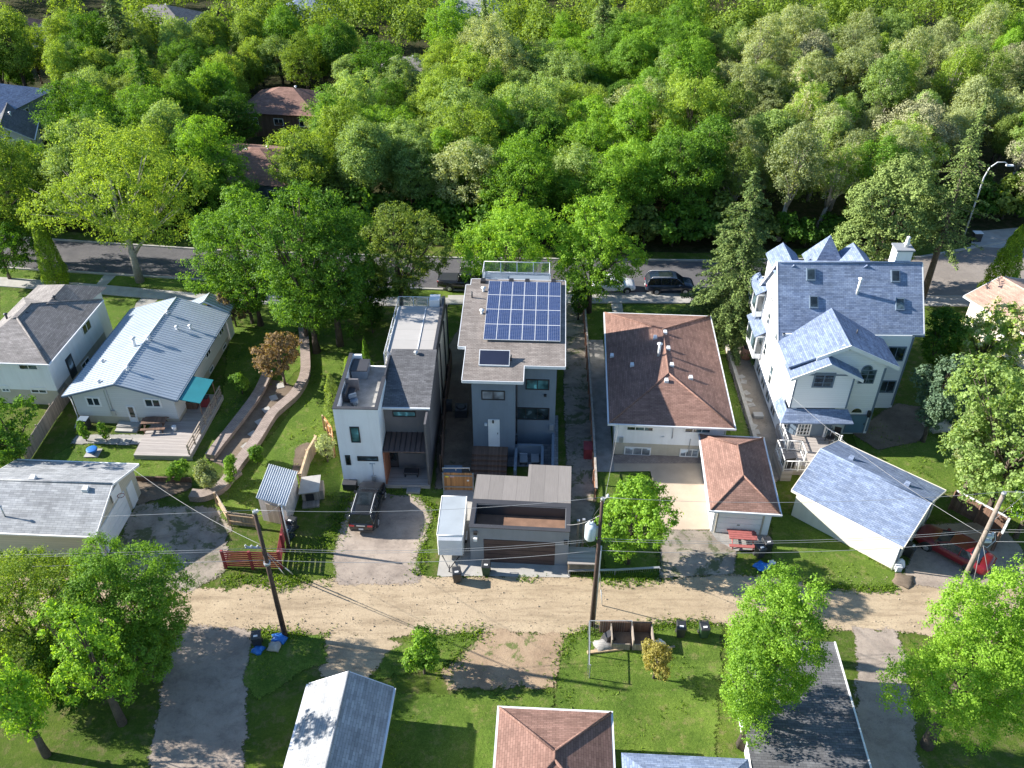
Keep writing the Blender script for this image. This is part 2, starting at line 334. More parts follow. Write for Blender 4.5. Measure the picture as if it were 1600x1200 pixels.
M['blue_plastic'] = m_plain('blue_plastic', (0.02, 0.16, 0.52), 0.5, 0.2, 6)
M['car_black'] = m_gloss('black_car_paint', (0.012, 0.012, 0.014), 0.22)
M['car_navy'] = m_gloss('navy_car_paint', (0.016, 0.026, 0.05), 0.22)
M['car_red'] = m_gloss('red_car_paint', (0.15, 0.008, 0.014), 0.35, 0.0, 0.25)
M['car_white'] = m_gloss('white_car_paint', (0.72, 0.73, 0.74), 0.3)
M['car_glass'] = m_glass('car_glass', (0.012, 0.016, 0.02), 0.12, 1.2)
M['tyre'] = m_plain('tyre_rubber', (0.025, 0.025, 0.025), 0.85)
M['rim'] = m_plain('alloy_rim', (0.45, 0.45, 0.46), 0.3, 0.05, metal=0.8)
M['lamp_red'] = m_gloss('tail_lamp_red', (0.45, 0.015, 0.02), 0.2)
M['lamp_clear'] = m_gloss('headlamp_clear', (0.62, 0.64, 0.66), 0.12)
M['bark'] = m_plain('tree_bark', (0.115, 0.09, 0.07), 0.95, 0.3, 2, 9, 0.35, bump=0.5)
M['bark_pale'] = m_plain('pale_bark', (0.40, 0.36, 0.31), 0.9, 0.25, 2, 9, 0.3)
M['bark_grey'] = m_plain('grey_dead_wood', (0.30, 0.26, 0.24), 0.95, 0.2, 2)
M['terracotta'] = m_plain('terracotta', (0.40, 0.20, 0.12), 0.85, 0.1)
M['wire'] = m_plain('wire_alloy', (0.34, 0.34, 0.34), 0.5, 0.05)
M['cable_black'] = m_plain('cable_black', (0.03, 0.03, 0.03), 0.6)
def solar_mat():
    t = NT('solar_cells'); uv = t.uv(); br = t.n('ShaderNodeTexBrick'); t.l(uv, br.inputs['Vector']); br.offset = 0; br.inputs['Scale'].default_value = 1
    br.inputs['Brick Width'].default_value = 0.155; br.inputs['Row Height'].default_value = 0.158; br.inputs['Mortar Size'].default_value = 0.007
    br.inputs['Color1'].default_value = (0.018, 0.036, 0.10, 1); br.inputs['Color2'].default_value = (0.026, 0.05, 0.135, 1); br.inputs['Mortar'].default_value = (0.20, 0.23, 0.32, 1)
    t.col(br.outputs[0]); t.rough(0.16); t.b.inputs['Specular IOR Level'].default_value = 0.6; return t.m
M['solar'] = solar_mat()
# leaf tones
M['lf_lime'] = m_leaf('lime_leaves', (0.10, 0.155, 0.025), (0.30, 0.385, 0.085))
M['lf_green'] = m_leaf('green_leaves', (0.045, 0.11, 0.018), (0.185, 0.31, 0.052))
M['lf_bright'] = m_leaf('bright_leaves', (0.075, 0.16, 0.018), (0.265, 0.41, 0.06))
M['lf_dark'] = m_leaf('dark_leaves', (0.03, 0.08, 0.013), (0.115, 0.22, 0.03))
M['lf_pale'] = m_leaf('pale_green_leaves', (0.11, 0.17, 0.06), (0.335, 0.42, 0.19))
M['lf_olive'] = m_leaf('olive_leaves', (0.075, 0.115, 0.03), (0.255, 0.315, 0.10))
M['lf_sage'] = m_leaf('sage_leaves', (0.135, 0.165, 0.09), (0.41, 0.43, 0.30))
M['lf_blossom'] = m_leaf('blossom_leaves', (0.12, 0.19, 0.04), (0.34, 0.44, 0.12), dry=(0.66, 0.62, 0.44))
M['lf_bronze'] = m_leaf('bronze_leaves', (0.14, 0.092, 0.065), (0.33, 0.215, 0.17))
M['lf_pink'] = m_leaf('mauve_leaves', (0.12, 0.085, 0.10), (0.38, 0.28, 0.30))
M['lf_spruce'] = m_leaf('spruce_needles', (0.055, 0.09, 0.035), (0.22, 0.27, 0.11), trans=0.15)
M['lf_bluespruce'] = m_leaf('blue_green_leaves', (0.040, 0.075, 0.060), (0.12, 0.17, 0.14), trans=0.2)
M['lf_thuja'] = m_leaf('thuja_scales', (0.07, 0.125, 0.015), (0.27, 0.36, 0.04), trans=0.3)
M['lf_grey'] = m_leaf('grey_twigs', (0.15, 0.14, 0.11), (0.33, 0.31, 0.24), trans=0.1)
M['lf_yellow'] = m_leaf('golden_leaves', (0.17, 0.14, 0.05), (0.38, 0.31, 0.12))
M['lf_grasstuft'] = m_leaf('grass_blades', (0.06, 0.12, 0.015), (0.20, 0.28, 0.04))

def ragged_copy(m, amp):
    """the same ground cover, but worn away in tatters along its outline (attribute 'inside' = metres inside the outline)"""
    k = m.name + '_edge_%d' % int(amp * 100)
    if k in bpy.data.materials: return bpy.data.materials[k]
    c = m.copy(); c.name = k; t = NT.__new__(NT); t.m = c; t.t = c.node_tree; t.b = next(n for n in t.t.nodes if n.type == 'BSDF_PRINCIPLED'); t.out = next(n for n in t.t.nodes if n.type == 'OUTPUT_MATERIAL')
    at = t.n('ShaderNodeAttribute'); at.attribute_name = 'inside'; p = t.pos()
    big = t.math('MULTIPLY', t.math('SUBTRACT', t.noise(p, 0.9, 5, 0.6), 0.5), amp * 4.2); sm = t.math('MULTIPLY', t.math('SUBTRACT', t.noise(p, 7.0, 4, 0.75), 0.5), amp * 2.4 + 0.25)
    f = t.math('ADD', t.math('ADD', at.outputs['Fac'], big), sm); x = t.n('ShaderNodeMapRange'); t.l(f, x.inputs[0]); x.inputs[1].default_value = -0.05; x.inputs[2].default_value = 0.07
    tr = t.n('ShaderNodeBsdfTransparent'); mx = t.n('ShaderNodeMixShader'); t.l(x.outputs[0], mx.inputs[0]); t.l(tr.outputs[0], mx.inputs[1]); t.l(t.b.outputs[0], mx.inputs[2]); t.l(mx.outputs[0], t.out.inputs[0]); return c
# ------------------------------------------------------------------ foliage: crowns of many small leaf faces
def leaf_mesh(name, cen, out, size, m, rng, asp=0.62, bias=0.9, axis=None):
    n = len(cen); nr = out * bias * 1.35 + rng.normal(size=(n, 3)) * 0.6; nr /= np.linalg.norm(nr, axis=1)[:, None] + 1e-9
    t = rng.normal(size=(n, 3)) if axis is None else axis + rng.normal(size=(n, 3)) * 0.35
    t -= nr * (t * nr).sum(1)[:, None]; t /= np.linalg.norm(t, axis=1)[:, None] + 1e-9; b = np.cross(nr, t)
    s = size[:, None] * 0.5; k = rng.uniform(-0.25, 0.25, size=(n, 1)) * s
    co = np.stack([cen - t * s, cen + b * s * asp + nr * k, cen + t * s, cen - b * s * asp + nr * k], 1).reshape(-1, 3).astype(np.float32)
    me = bpy.data.meshes.new(name); me.vertices.add(n * 4); me.vertices.foreach_set('co', co.ravel())
    me.loops.add(n * 4); me.loops.foreach_set('vertex_index', np.arange(n * 4, dtype=np.int32))
    me.polygons.add(n); me.polygons.foreach_set('loop_start', np.arange(0, n * 4, 4, dtype=np.int32))
    me.update(calc_edges=True); me.materials.append(m); return me
def crown_parts(seed, rx, z0, z1, lobes=14, clusters=420, per=22, leaf=0.26, clump=0.42, flat=1.0, lopside=0.0, dens=1.0):
    rng = np.random.default_rng(seed); cz = (z0 + z1) / 2; rz = (z1 - z0) / 2
    L = []
    for i in range(lobes):
        d = rng.normal(size=3); d /= np.linalg.norm(d); d[2] = d[2] * 0.9 + 0.12
        k = rng.uniform(0.35, 0.86)
        if i == 0: d = np.array([0, 0, 1.0]); k = 0.66
        c = np.array([d[0] * rx * k, d[1] * rx * k, cz + d[2] * rz * k]); L.append((c, rx * rng.uniform(0.20, 0.42), rz * rng.uniform(0.20, 0.38)))
    L.append((np.array([0, 0, cz]), rx * 0.55, rz * 0.6))
    w = np.array([l[1] ** 2 for l in L]); w = w / w.sum(); cs = []; co = []
    tries = 0
    while len(cs) < clusters and tries < clusters * 12:
        tries += 1; i = rng.choice(len(L), p=w); c, r, rzz = L[i]
        d = rng.normal(size=3); d /= np.linalg.norm(d)
        if d[2] < -0.5 and rng.random() < 0.5: continue
        p = c + d * np.array([r, r, rzz]) * rng.uniform(0.78, 1.12)
        inside = False
        for j, (c2, r2, z2) in enumerate(L):
            if j != i:
                q = (p - c2) / np.array([r2, r2, z2])
                if (q * q).sum() < 0.5: inside = True; break
        if inside: continue
        cs.append(p); co.append(d)
    cs = np.array(cs); co = np.array(co); n = len(cs)
    cnt = rng.integers(int(per * 0.5), int(per * 1.5), n); idx = np.repeat(np.arange(n), cnt)
    sc = rng.uniform(0.6, 1.35, n)[idx][:, None] * clump
    off = rng.normal(size=(len(idx), 3)); off /= np.linalg.norm(off, axis=1)[:, None]; off *= rng.uniform(0.2, 1.0, (len(idx), 1)) * sc; off[:, 2] *= 0.75
    cen = cs[idx] + off; out = off / (np.linalg.norm(off, axis=1)[:, None] + 1e-9) * 0.6 + co[idx] * 0.6 + np.array([0, 0, 0.35])
    return rng, L, cen, out, leaf * rng.uniform(0.6, 1.3, len(idx))
def limb_mesh(seed, L, z_fork, r0, m, limbs=9, lean=(0, 0), name='trunk', n=7):
    rd = random.Random(seed); b = MB(); tz = max(l[0][2] for l in L) * 0.86
    w = [Vector((lean[0] * k + rd.uniform(-.12, .12) * k, lean[1] * k + rd.uniform(-.12, .12) * k, tz * k)) for k in (0, .25, .5, .75, 1)]
    w[0] = Vector((0, 0, -0.1)); b.path(w, [r0 * 1.25, r0 * .92, r0 * .7, r0 * .4, r0 * .12], n)
    for c, r, _ in sorted(L, key=lambda l: -l[1])[:limbs]:
        c = Vector(c); k = min(0.75, max(0.22, rd.uniform(0.25, 0.6))); s = Vector((lean[0] * k, lean[1] * k, max(z_fork, tz * k * 0.8)))
        if c.z < s.z: s.z = max(z_fork * .7, c.z * 0.75)
        mid = s.lerp(c, 0.5) + Vector((rd.uniform(-.4, .4), rd.uniform(-.4, .4), rd.uniform(0, .5))); e = c + (c - s).normalized() * r * 0.5
        b.path([s, mid, e], [r0 * .42, r0 * .27, r0 * .07], 5)
        for _ in range(3):
            e2 = c + Vector((rd.uniform(-1, 1), rd.uniform(-1, 1), rd.uniform(-.2, 1))) * r * 0.9; b.path([mid, mid.lerp(e2, .6), e2], [r0 * .18, r0 * .1, r0 * .03], 4)
    me = b.mesh(name); me.materials.append(m); return me
def deciduous(seed, rx, z0, z1, m, bark=None, r0=None, fork=None, lean=(0, 0), limbs=9, **k):
    rng, L, cen, out, sz = crown_parts(seed, rx, z0, z1, **k)
    if lean != (0, 0):
        f = (cen[:, 2] / z1)[:, None]; cen = cen + f * np.array([lean[0], lean[1], 0]); L = [(np.array([c[0] + lean[0] * c[2] / z1, c[1] + lean[1] * c[2] / z1, c[2]]), r, q) for c, r, q in L]
    return limb_mesh(seed, L, fork or z0 * 0.9, r0 or z1 * 0.022, bark or M['bark'], limbs, lean), leaf_mesh('crown', cen, out, sz, m, rng)
def spruce(seed, H, Rm, m, z0=0.8, tiers=30, n=11, leaf=0.34, per=34, gap=0.0):
    rng = np.random.default_rng(seed); b = MB(); b.path([(0, 0, -.1), (0, 0, H * .5), (0, 0, H * .98)], [H * .018, H * .011, .02], 7); cen = []; out = []; ax = []
    for i in range(tiers):
        t = (i + .3) / tiers; z = z0 + (H - z0) * t; r = Rm * (1 - t) ** 0.8 * (0.88 if i % 2 else 1.12) + .15
        for j in range(max(4, int(n * (1 - t * .55)))):
            if rng.random() < gap: continue
            a = rng.uniform(0, 6.283); rr = r * rng.uniform(.65, 1.15); d = np.array([math.cos(a), math.sin(a), 0]); s = np.array([-d[1], d[0], 0])
            e = np.array([0, 0, z]) + d * rr + np.array([0, 0, -rr * .22 + rng.normal() * .1])
            if rr > 0.9: b.tube((0, 0, z), tuple(e), .035, .01, 4, False)
            k = max(7, int(per * rr / Rm)); u = rng.uniform(.22, 1.05, k)
            p = np.array([0, 0, z]) + d * rr * u[:, None] + s * (rng.normal(size=(k, 1)) * .13 * rr * (1.1 - u[:, None]) + rng.normal(size=(k, 1)) * .09)
            p[:, 2] += -rr * .22 * u ** 1.6 + rng.uniform(-.16, .08, k); cen.append(p); out.append(np.tile([0, 0, 1.0], (k, 1)) + d * .3); ax.append(np.tile(d, (k, 1)) + s * rng.normal(size=(k, 1)) * .5)
    k = int(2600 * H / 14); t = rng.random(k) ** 1.15; a = rng.uniform(0, 6.283, k); r = (Rm * (1 - t) ** .85) * rng.uniform(.1, .62, k); d = np.stack([np.cos(a), np.sin(a), np.zeros(k)], 1); q = d * r[:, None]; q[:, 2] = z0 + (H - z0) * t - r * .2; cen.append(q); out.append(np.tile([0, 0, 1.0], (k, 1)) + d * .5); ax.append(d)
    cen = np.vstack(cen); out = np.vstack(out); ax = np.vstack(ax); tm = b.mesh('trunk'); tm.materials.append(M['bark'])
    return tm, leaf_mesh('crown', cen, out, leaf * rng.uniform(.6, 1.25, len(cen)), m, rng, .42, .8, ax)
def column(seed, H, Rm, m, n=5200, leaf=0.16, lump=0.16, power=0.55, base=0.1):
    rng = np.random.default_rng(seed); t = rng.uniform(0, 1, n) ** .9; a = rng.uniform(0, 6.283, n)
    r = Rm * np.minimum(1, (1 - t) ** power * 1.05) * np.minimum(1, .72 + t * 2.2); ph = rng.uniform(0, 6.28, 4)
    r = r * (1 + lump * (np.sin(a * 5 + t * H * 2.3 + ph[0]) * .6 + np.sin(a * 3 - t * H * 3.1 + ph[1]) * .5 + np.sin(t * H * 5 + ph[2]) * .25)) * rng.uniform(.78, 1.06, n)
    d = np.stack([np.cos(a), np.sin(a), np.zeros(n)], 1); cen = d * r[:, None]; cen[:, 2] = base + t * (H - base)
    b = MB(); b.path([(0, 0, -.1), (0, 0, H * .5), (0, 0, H * .93)], [Rm * .12, Rm * .08, .02], 6)
    tm = b.mesh('trunk'); tm.materials.append(M['bark']); return tm, leaf_mesh('crown', cen, d + np.array([0, 0, .3]), leaf * rng.uniform(.6, 1.4, n), m, rng, .5, .7, np.tile([0, 0, 1.0], (n, 1)))
def bare_tree(seed, H, spread, m):
    rd = random.Random(seed); b = MB()
    def grow(p, d, ln, r, dep):
        pts = [p]; q = p
        for _ in range(3): d = (d + Vector((rd.gauss(0, .13), rd.gauss(0, .13), rd.gauss(0.03, .08)))).normalized(); q = q + d * ln / 3; pts.append(q)
        b.path(pts, [r, r * .85, r * .7, r * .5], 5 if dep < 2 else 3)
        if dep < 4:
            for _ in range(rd.choice((3, 4))):
                k = rd.uniform(.45, 1); s = pts[0].lerp(q, k); dd = (d + Vector((rd.gauss(0, .55), rd.gauss(0, .55), rd.gauss(.1, .3))) * spread).normalized(); grow(s, dd, ln * rd.uniform(.5, .75), r * .55, dep + 1)
    grow(Vector((0, 0, 0)), Vector((0, 0, 1)), H * .45, H * .016, 0); me = b.mesh('trunk'); me.materials.append(m); return me

def put_tree(name, label, cat, loc, meshes, s=1.0, sz=None, rz=0.0, group=None, m=None, lean=None):
    t = thing(name, label, cat, (loc[0], loc[1], 0), rz, group); t.scale = (s, s, sz or s)
    for nm, me in zip(('trunk', 'crown'), meshes):
        if me is None: continue
        o = bpy.data.objects.new(nm, me); C.objects.link(o); o.parent = t
        if nm == 'crown' and m is not None: o.material_slots[0].link = 'OBJECT'; o.material_slots[0].material = m
    return t
# ------------------------------------------------------------------ the ground and what is laid on it
def fract(x, y, s, o=4):
    v = 0
    for i in range(o): v += mnoise.noise(Vector((x * s * 2 ** i, y * s * 2 ** i, 3.7 * i))) / 1.6 ** i
    return v
def ragged(pts, amp, step=0.18):
    out = []
    for i in range(len(pts)):
        a, b = Vector((*pts[i][:2], 0)), Vector((*pts[(i + 1) % len(pts)][:2], 0)); L = (b - a).length; n = max(1, int(L / step)); d = (b - a).normalized() if L > 0 else Vector((1, 0, 0)); q = Vector((-d.y, d.x, 0))
        for k in range(n):
            p = a.lerp(b, k / n); w = 1.0; p = p + q * fract(p.x, p.y, 0.55, 5) * amp * w; out.append((p.x, p.y))
    return out
NSHEET = [0]; LAWNS = []
def sheet(name, pts, m, lvl, amp=0.0, px=True, thick=0):
    NSHEET[0] += 1
    w = [P2(*p) for p in pts] if px else list(pts)
    ar = sum(w[i][0] * w[(i + 1) % len(w)][1] - w[(i + 1) % len(w)][0] * w[i][1] for i in range(len(w)))
    if ar < 0: w = w[::-1]
    z = NSHEET[0] * 0.0016; b = MB()
    if m.name == 'lawn_grass': LAWNS.append(np.array(w))
    if amp:
        W = np.array(w); lo = W.min(0) - amp * 2.5; hi = W.max(0) + amp * 2.5; st = .3 if (hi - lo).max() < 60 else .45; nx, ny = [int(q) + 2 for q in (hi - lo) / st]
        gx, gy = np.meshgrid(lo[0] + np.arange(nx) * st, lo[1] + np.arange(ny) * st); X = gx.ravel(); Yy = gy.ravel(); dm = np.full(len(X), 1e9); ins = np.zeros(len(X), bool)
        for i in range(len(W)):
            x1, y1 = W[i]; x2, y2 = W[(i + 1) % len(W)]; dx, dy = x2 - x1, y2 - y1; t = np.clip(((X - x1) * dx + (Yy - y1) * dy) / (dx * dx + dy * dy + 1e-9), 0, 1)
            dm = np.minimum(dm, np.hypot(X - x1 - t * dx, Yy - y1 - t * dy)); c = ((y1 > Yy) != (y2 > Yy)) & (X < (x2 - x1) * (Yy - y1) / (y2 - y1 + 1e-12) + x1); ins ^= c
        sd = np.where(ins, dm, -dm); keep = (sd > -amp * 2.5 - st).reshape(ny, nx); idx = np.arange(nx * ny).reshape(ny, nx)
        q = keep[:-1, :-1] & keep[1:, :-1] & keep[:-1, 1:] & keep[1:, 1:]; F_ = np.stack([idx[:-1, :-1][q], idx[:-1, 1:][q], idx[1:, 1:][q], idx[1:, :-1][q]], 1); us = np.unique(F_); mp = -np.ones(nx * ny, int); mp[us] = np.arange(len(us)); F_ = mp[F_]
        me = bpy.data.meshes.new(name); me.from_pydata(np.stack([X[us], Yy[us], np.full(len(us), z)], 1).tolist(), [], F_.tolist()); me.update()
        at = me.attributes.new('inside', 'FLOAT', 'POINT'); at.data.foreach_set('value', np.clip(sd[us], -3, 3).astype(np.float32)); me.materials.append(ragged_copy(m, amp))
        o = bpy.data.objects.new(name, me); C.objects.link(o); return tag(o, kind='structure')
    if thick: b.prism(w, -0.02, z)
    else: b.add([(x, y, z) for x, y in w], [tuple(range(len(w)))])
    o = b.build(name, m); return tag(o, kind='structure')
def strip_pts(pts, w):
    L = []; Rr = []; v = [Vector((*p, 0)) for p in pts]
    for i, p in enumerate(v):
        d = (v[min(i + 1, len(v) - 1)] - v[max(i - 1, 0)]).normalized(); q = Vector((-d.y, d.x, 0)) * w / 2; L.append(((p + q).x, (p + q).y)); Rr.append(((p - q).x, (p - q).y))
    return L, Rr
def strip(pts, w, z0, z1, b=None):
    b = b or MB(); L, Rr = strip_pts(pts, w)
    for i in range(len(pts) - 1): b.prism([Rr[i], Rr[i + 1], L[i + 1], L[i]], z0, z1)
    return b
def smooth_pts(pts, n=6):
    out = []
    for i in range(len(pts) - 1):
        p0, p1, p2, p3 = [Vector((*pts[max(0, min(len(pts) - 1, i + k))], 0)) for k in (-1, 0, 1, 2)]
        for j in range(n):
            t = j / n; q = 0.5 * ((2 * p1) + (p2 - p0) * t + (2 * p0 - 5 * p1 + 4 * p2 - p3) * t * t + (3 * p1 - p0 - 3 * p2 + p3) * t ** 3); out.append((q.x, q.y))
    return out + [tuple(pts[-1])]
g = MB(); g.add([(-700, -300, 0), (700, -300, 0), (700, 1200, 0), (-700, 1200, 0)], [(0, 1, 2, 3)]); tag(g.build('ground', M['grass_rough']), kind='structure')
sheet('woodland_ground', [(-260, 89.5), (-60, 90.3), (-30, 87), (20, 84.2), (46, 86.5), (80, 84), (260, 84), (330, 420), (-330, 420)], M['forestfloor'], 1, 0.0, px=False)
# street
SN = [(-120, 94.0), (-58, 88.2), (-31, 84.6), (-6, 83.0), (21, 82.4), (44, 83.2), (60, 88.5), (120, 91)]
SS = [(-120, 87.5), (-54.2, 80.9), (-31, 78.2), (-6, 76.2), (11.6, 75.5), (48, 74.8), (70, 74.6), (120, 74)]
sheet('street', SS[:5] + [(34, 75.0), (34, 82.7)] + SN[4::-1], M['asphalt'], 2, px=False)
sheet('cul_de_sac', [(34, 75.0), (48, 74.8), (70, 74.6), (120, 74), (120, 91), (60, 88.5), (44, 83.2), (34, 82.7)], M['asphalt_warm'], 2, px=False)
tag(strip(SS, 0.22, -0.02, 0.15).build('kerb', M['concrete']), kind='structure')
tag(strip(SN[:7], 0.22, -0.02, 0.15).build('kerb', M['concrete']), kind='structure')
# pavement by the street
sheet('boulevard_grass', SS[:4] + [(-6, 74.6), (-31, 76.2), (-54, 78.9), (-120, 85.3)], M['grass'], 3, px=False)
SW = [(-120, 84.3), P2(0, 440.5), P2(150, 452), P2(330, 468), P2(700, 473), P2(980, 468), (19, 74.55), (48, 73.95), (120, 73.1)]
tag(strip(SW[:5], 1.7, -0.02, 0.075).build('sidewalk', M['concrete']), kind='structure')
tag(strip([(-6.4, 74.3), (11.6, 74.55), (19, 74.45), (48, 73.85), (120, 73.0)], 1.7, -0.02, 0.085).build('sidewalk', M['concrete']), kind='structure')
sheet('front_path', [(160, 452), (150, 445), (164, 428), (182, 430)], M['concrete'], 7)
sheet('front_path', [(228, 459), (252, 463), (232, 482), (205, 500), (186, 500)], M['concrete_grey'], 3)
sheet('front_path', [(955, 474), (972, 474), (974, 490), (957, 490)], M['concrete'], 3)
sheet('street_driveway', [(1517, 385), (1570, 388), (1600, 372), (1600, 355), (1520, 362)], M['concrete'], 5)
# lots
sheet('back_lawn', [(85, 712), (40, 745), (330, 762), (330, 705), (230, 690), (120, 690)], M['grass'], 2, 0.12)
sheet('side_lawn', [(345, 505), (450, 520), (480, 560), (395, 660), (335, 712), (290, 712), (345, 640), (356, 540)], M['grass'], 2, 0.12)
sheet('garden_lawn', [(470, 500), (530, 500), (560, 540), (520, 640), (515, 700), (470, 762), (445, 800), (340, 815), (330, 790), (380, 730), (440, 660), (485, 590)], M['grass'], 2, 0.12)
sheet('side_lawn', [(478, 700), (520, 680), (545, 765), (700, 765), (690, 780), (480, 775), (455, 800)], M['grass'], 2, 0.15)
sheet('front_lawn', [(0, 452), (160, 468), (215, 468), (190, 520), (160, 600), (0, 600)], M['grass'], 2, 0.1)
sheet('front_lawn', [(250, 466), (420, 476), (470, 520), (345, 508), (250, 480)], M['grass'], 2, 0.1)
sheet('front_lawn', [(880, 478), (953, 478), (956, 488), (940, 532), (905, 532)], M['grass'], 3, 0.05)
sheet('front_lawn', [(975, 477), (1095, 477), (1110, 492), (975, 490)], M['grass'], 3, 0.05)
sheet('side_lawn', [(1110, 520), (1128, 520), (1135, 560), (1178, 700), (1145, 700), (1110, 560)], M['grass'], 3, 0.05)
sheet('back_lawn', [(932, 737), (1016, 737), (1020, 780), (1030, 905), (945, 908), (938, 800)], M['grass'], 3, 0.12)
sheet('back_lawn', [(1205, 800), (1240, 805), (1395, 893), (1408, 912), (1395, 920), (1330, 918), (1262, 914), (1205, 900)], M['grass'], 3, 0.15)
sheet('back_lawn', [(1380, 660), (1520, 700), (1530, 770), (1470, 770), (1340, 700), (1330, 680)], M['grass'], 3, 0.1)
sheet('side_garden', [(1590, 760), (1650, 780), (1650, 900), (1580, 880), (1560, 820)], M['grass_rough'], 3, 0.1)
# alley and what opens onto it
AL_N = [(-400, 925), (0, 903), (170, 905), (280, 916), (345, 922), (400, 913), (480, 911), (520, 905), (650, 904), (680, 902), (885, 901), (930, 909), (1030, 904), (1130, 897), (1200, 902), (1262, 917), (1330, 921), (1395, 922), (1415, 908), (1500, 915), (1600, 900), (2100, 880)]
AL_S = [(2100, 1010), (1600, 1000), (1440, 990), (1330, 988), (1240, 976), (1060, 974), (1000, 978), (916, 984), (880, 997), (790, 989), (760, 990), (640, 992), (600, 1001), (510, 993), (400, 985), (270, 982), (0, 985), (-400, 990)]
sheet('alley', AL_N + AL_S, M['alley'], 4, 0.35)
sheet('gravel_parking', [(170, 872), (215, 785), (250, 790), (335, 795), (362, 818), (352, 850), (356, 890), (300, 925), (180, 910)], M['gravel'], 5, 0.35)
sheet('gravel_driveway', [(556, 770), (600, 772), (655, 776), (674, 800), (668, 840), (652, 870), (655, 912), (530, 915), (520, 880), (528, 840), (540, 800)], M['oldasphalt'], 5, 0.25)
sheet('dirt_driveway', [(508, 985), (602, 995), (640, 1010), (560, 1065), (500, 1060)], M['alley'], 5, 0.3)
sheet('bare_earth', [(760, 985), (850, 990), (905, 1000), (885, 1030), (865, 1075), (700, 1075), (690, 1050), (735, 1010)], M['earth'], 5, 0.4)
sheet('shaded_driveway', [(292, 978), (395, 985), (380, 1210), (230, 1210), (262, 1020)], M['oldasphalt'], 5, 0.3)
sheet('dirt_driveway', [(1330, 980), (1405, 985), (1440, 1210), (1330, 1210), (1340, 1020)], M['oldasphalt'], 5, 0.3)
sheet('concrete_slab', [(1055, 1010), (1110, 1006), (1112, 1060), (1060, 1062)], M['concrete_grey'], 5)
sheet('yard_lawn', [(400, 990), (505, 995), (512, 1035), (470, 1050), (400, 1100), (380, 1060)], M['grass'], 6, 0.2)
sheet('yard_lawn', [(600, 1025), (640, 998), (730, 992), (745, 1000), (690, 1045), (585, 1062)], M['grass'], 6, 0.25)
sheet('yard_lawn', [(880, 1000), (912, 988), (1060, 978), (1130, 976), (1110, 1300), (860, 1300), (872, 1050)], M['grass'], 4, 0.2)
sheet('yard_lawn', [(500, 1080), (700, 1085), (860, 1080), (880, 1300), (420, 1300)], M['grass'], 4, 0.3)
sheet('parking_pad', [(1412, 900), (1445, 820), (1560, 815), (1600, 865), (1600, 915), (1500, 925), (1430, 915)], M['oldasphalt'], 6, 0.12)
sheet('concrete_apron', [(683, 900), (692, 840), (735, 764), (737, 868), (890, 876), (890, 903), (760, 901)], M['concrete'], 7)
sheet('concrete_side_pad', [(690, 902), (686, 899), (693, 766), (742, 766), (735, 900)], M['concrete'], 8)
sheet('concrete_pad', [(1016, 736), (1096, 735), (1120, 828), (1036, 829)], M['concrete_tan'], 7)
sheet('patio_strip', [(954, 724), (1096, 724), (1096, 736), (932, 738)], M['concrete_tan'], 8)
sheet('paver_strip', [(957, 711), (1096, 711), (1096, 725), (957, 725)], M['brick'], 6)
sheet('gravel_drive', [(1036, 829), (1120, 829), (1205, 835), (1150, 850), (1148, 897), (1030, 905)], M['gravel'], 8, 0.08)
sheet('concrete_threshold', [(1108, 829), (1198, 830), (1194, 860), (1150, 862), (1120, 845)], M['concrete_grey'], 9)
sheet('side_walk', [(920, 532), (942, 532), (960, 738), (932, 738)], M['concrete_grey'], 6)
sheet('side_lane', [(885, 470), (912, 480), (920, 560), (928, 700), (930, 800), (890, 895), (884, 700), (880, 600)], M['gravel'], 5, 0.1)
sheet('side_yard_mulch', [(690, 560), (742, 470), (748, 700), (742, 760), (680, 765)], M['mulch'], 5, 0.1)
sheet('stone_yard', [(1128, 520), (1165, 520), (1215, 660), (1232, 740), (1205, 760), (1178, 700), (1135, 560)], M['stone_yard'], 6, 0.08)
sheet('flower_bed', [(462, 700), (478, 692), (492, 694), (482, 722), (468, 745), (456, 738)], M['mulch'], 6, 0.06)
sheet('vegetable_bed', [(212, 745), (300, 752), (300, 765), (216, 790), (205, 780)], M['mulch'], 6, 0.1)
sheet('garden_path', [(416, 592), (448, 598), (462, 612), (424, 650), (372, 745), (320, 715), (366, 660)], M['mulch'], 6, 0.08)
sheet('patio', [(790, 650), (872, 650), (872, 730), (790, 730)], M['pavers'], 7)
sheet('patio', [(1330, 678), (1400, 630), (1455, 640), (1440, 690), (1370, 705)], M['mulch'], 6, 0.1)
sheet('stone_patch', [(120, 680), (230, 680), (230, 692), (110, 695)], M['concrete_grey'], 6, 0.1)
# grass that overgrows the edges
rng = np.random.default_rng(5); cen = []
for W in LAWNS:
    lo, hi = W.min(0), np.minimum(W.max(0), [60, 70]); lo = np.maximum(lo, [-60, 24]); hi = np.maximum(hi, lo); n = int(np.prod(hi - lo) * 7); X = rng.uniform(lo[0], hi[0], n); Yy = rng.uniform(lo[1], hi[1], n); ins = np.zeros(n, bool)
    for i in range(len(W)):
        x1, y1 = W[i]; x2, y2 = W[(i + 1) % len(W)]; ins ^= ((y1 > Yy) != (y2 > Yy)) & (X < (x2 - x1) * (Yy - y1) / (y2 - y1 + 1e-12) + x1)
    for x, y in zip(X[ins], Yy[ins]):
        if fract(x, y, .35, 3) > .12: cen.append((x, y, .07))
def along(pts, n, spread, px=True):
    w = [P(*p) for p in pts] if px else [Vector((*p, 0)) for p in pts]
    for i in range(len(w) - 1):
        k = int(n * (w[i + 1] - w[i]).length)
        for _ in range(k):
            p = w[i].lerp(w[i + 1], rng.random()); 
            if fract(p.x, p.y, .5, 3) > -0.15: cen.append((p.x + rng.normal() * spread, p.y + rng.normal() * spread, rng.uniform(.02, .09)))
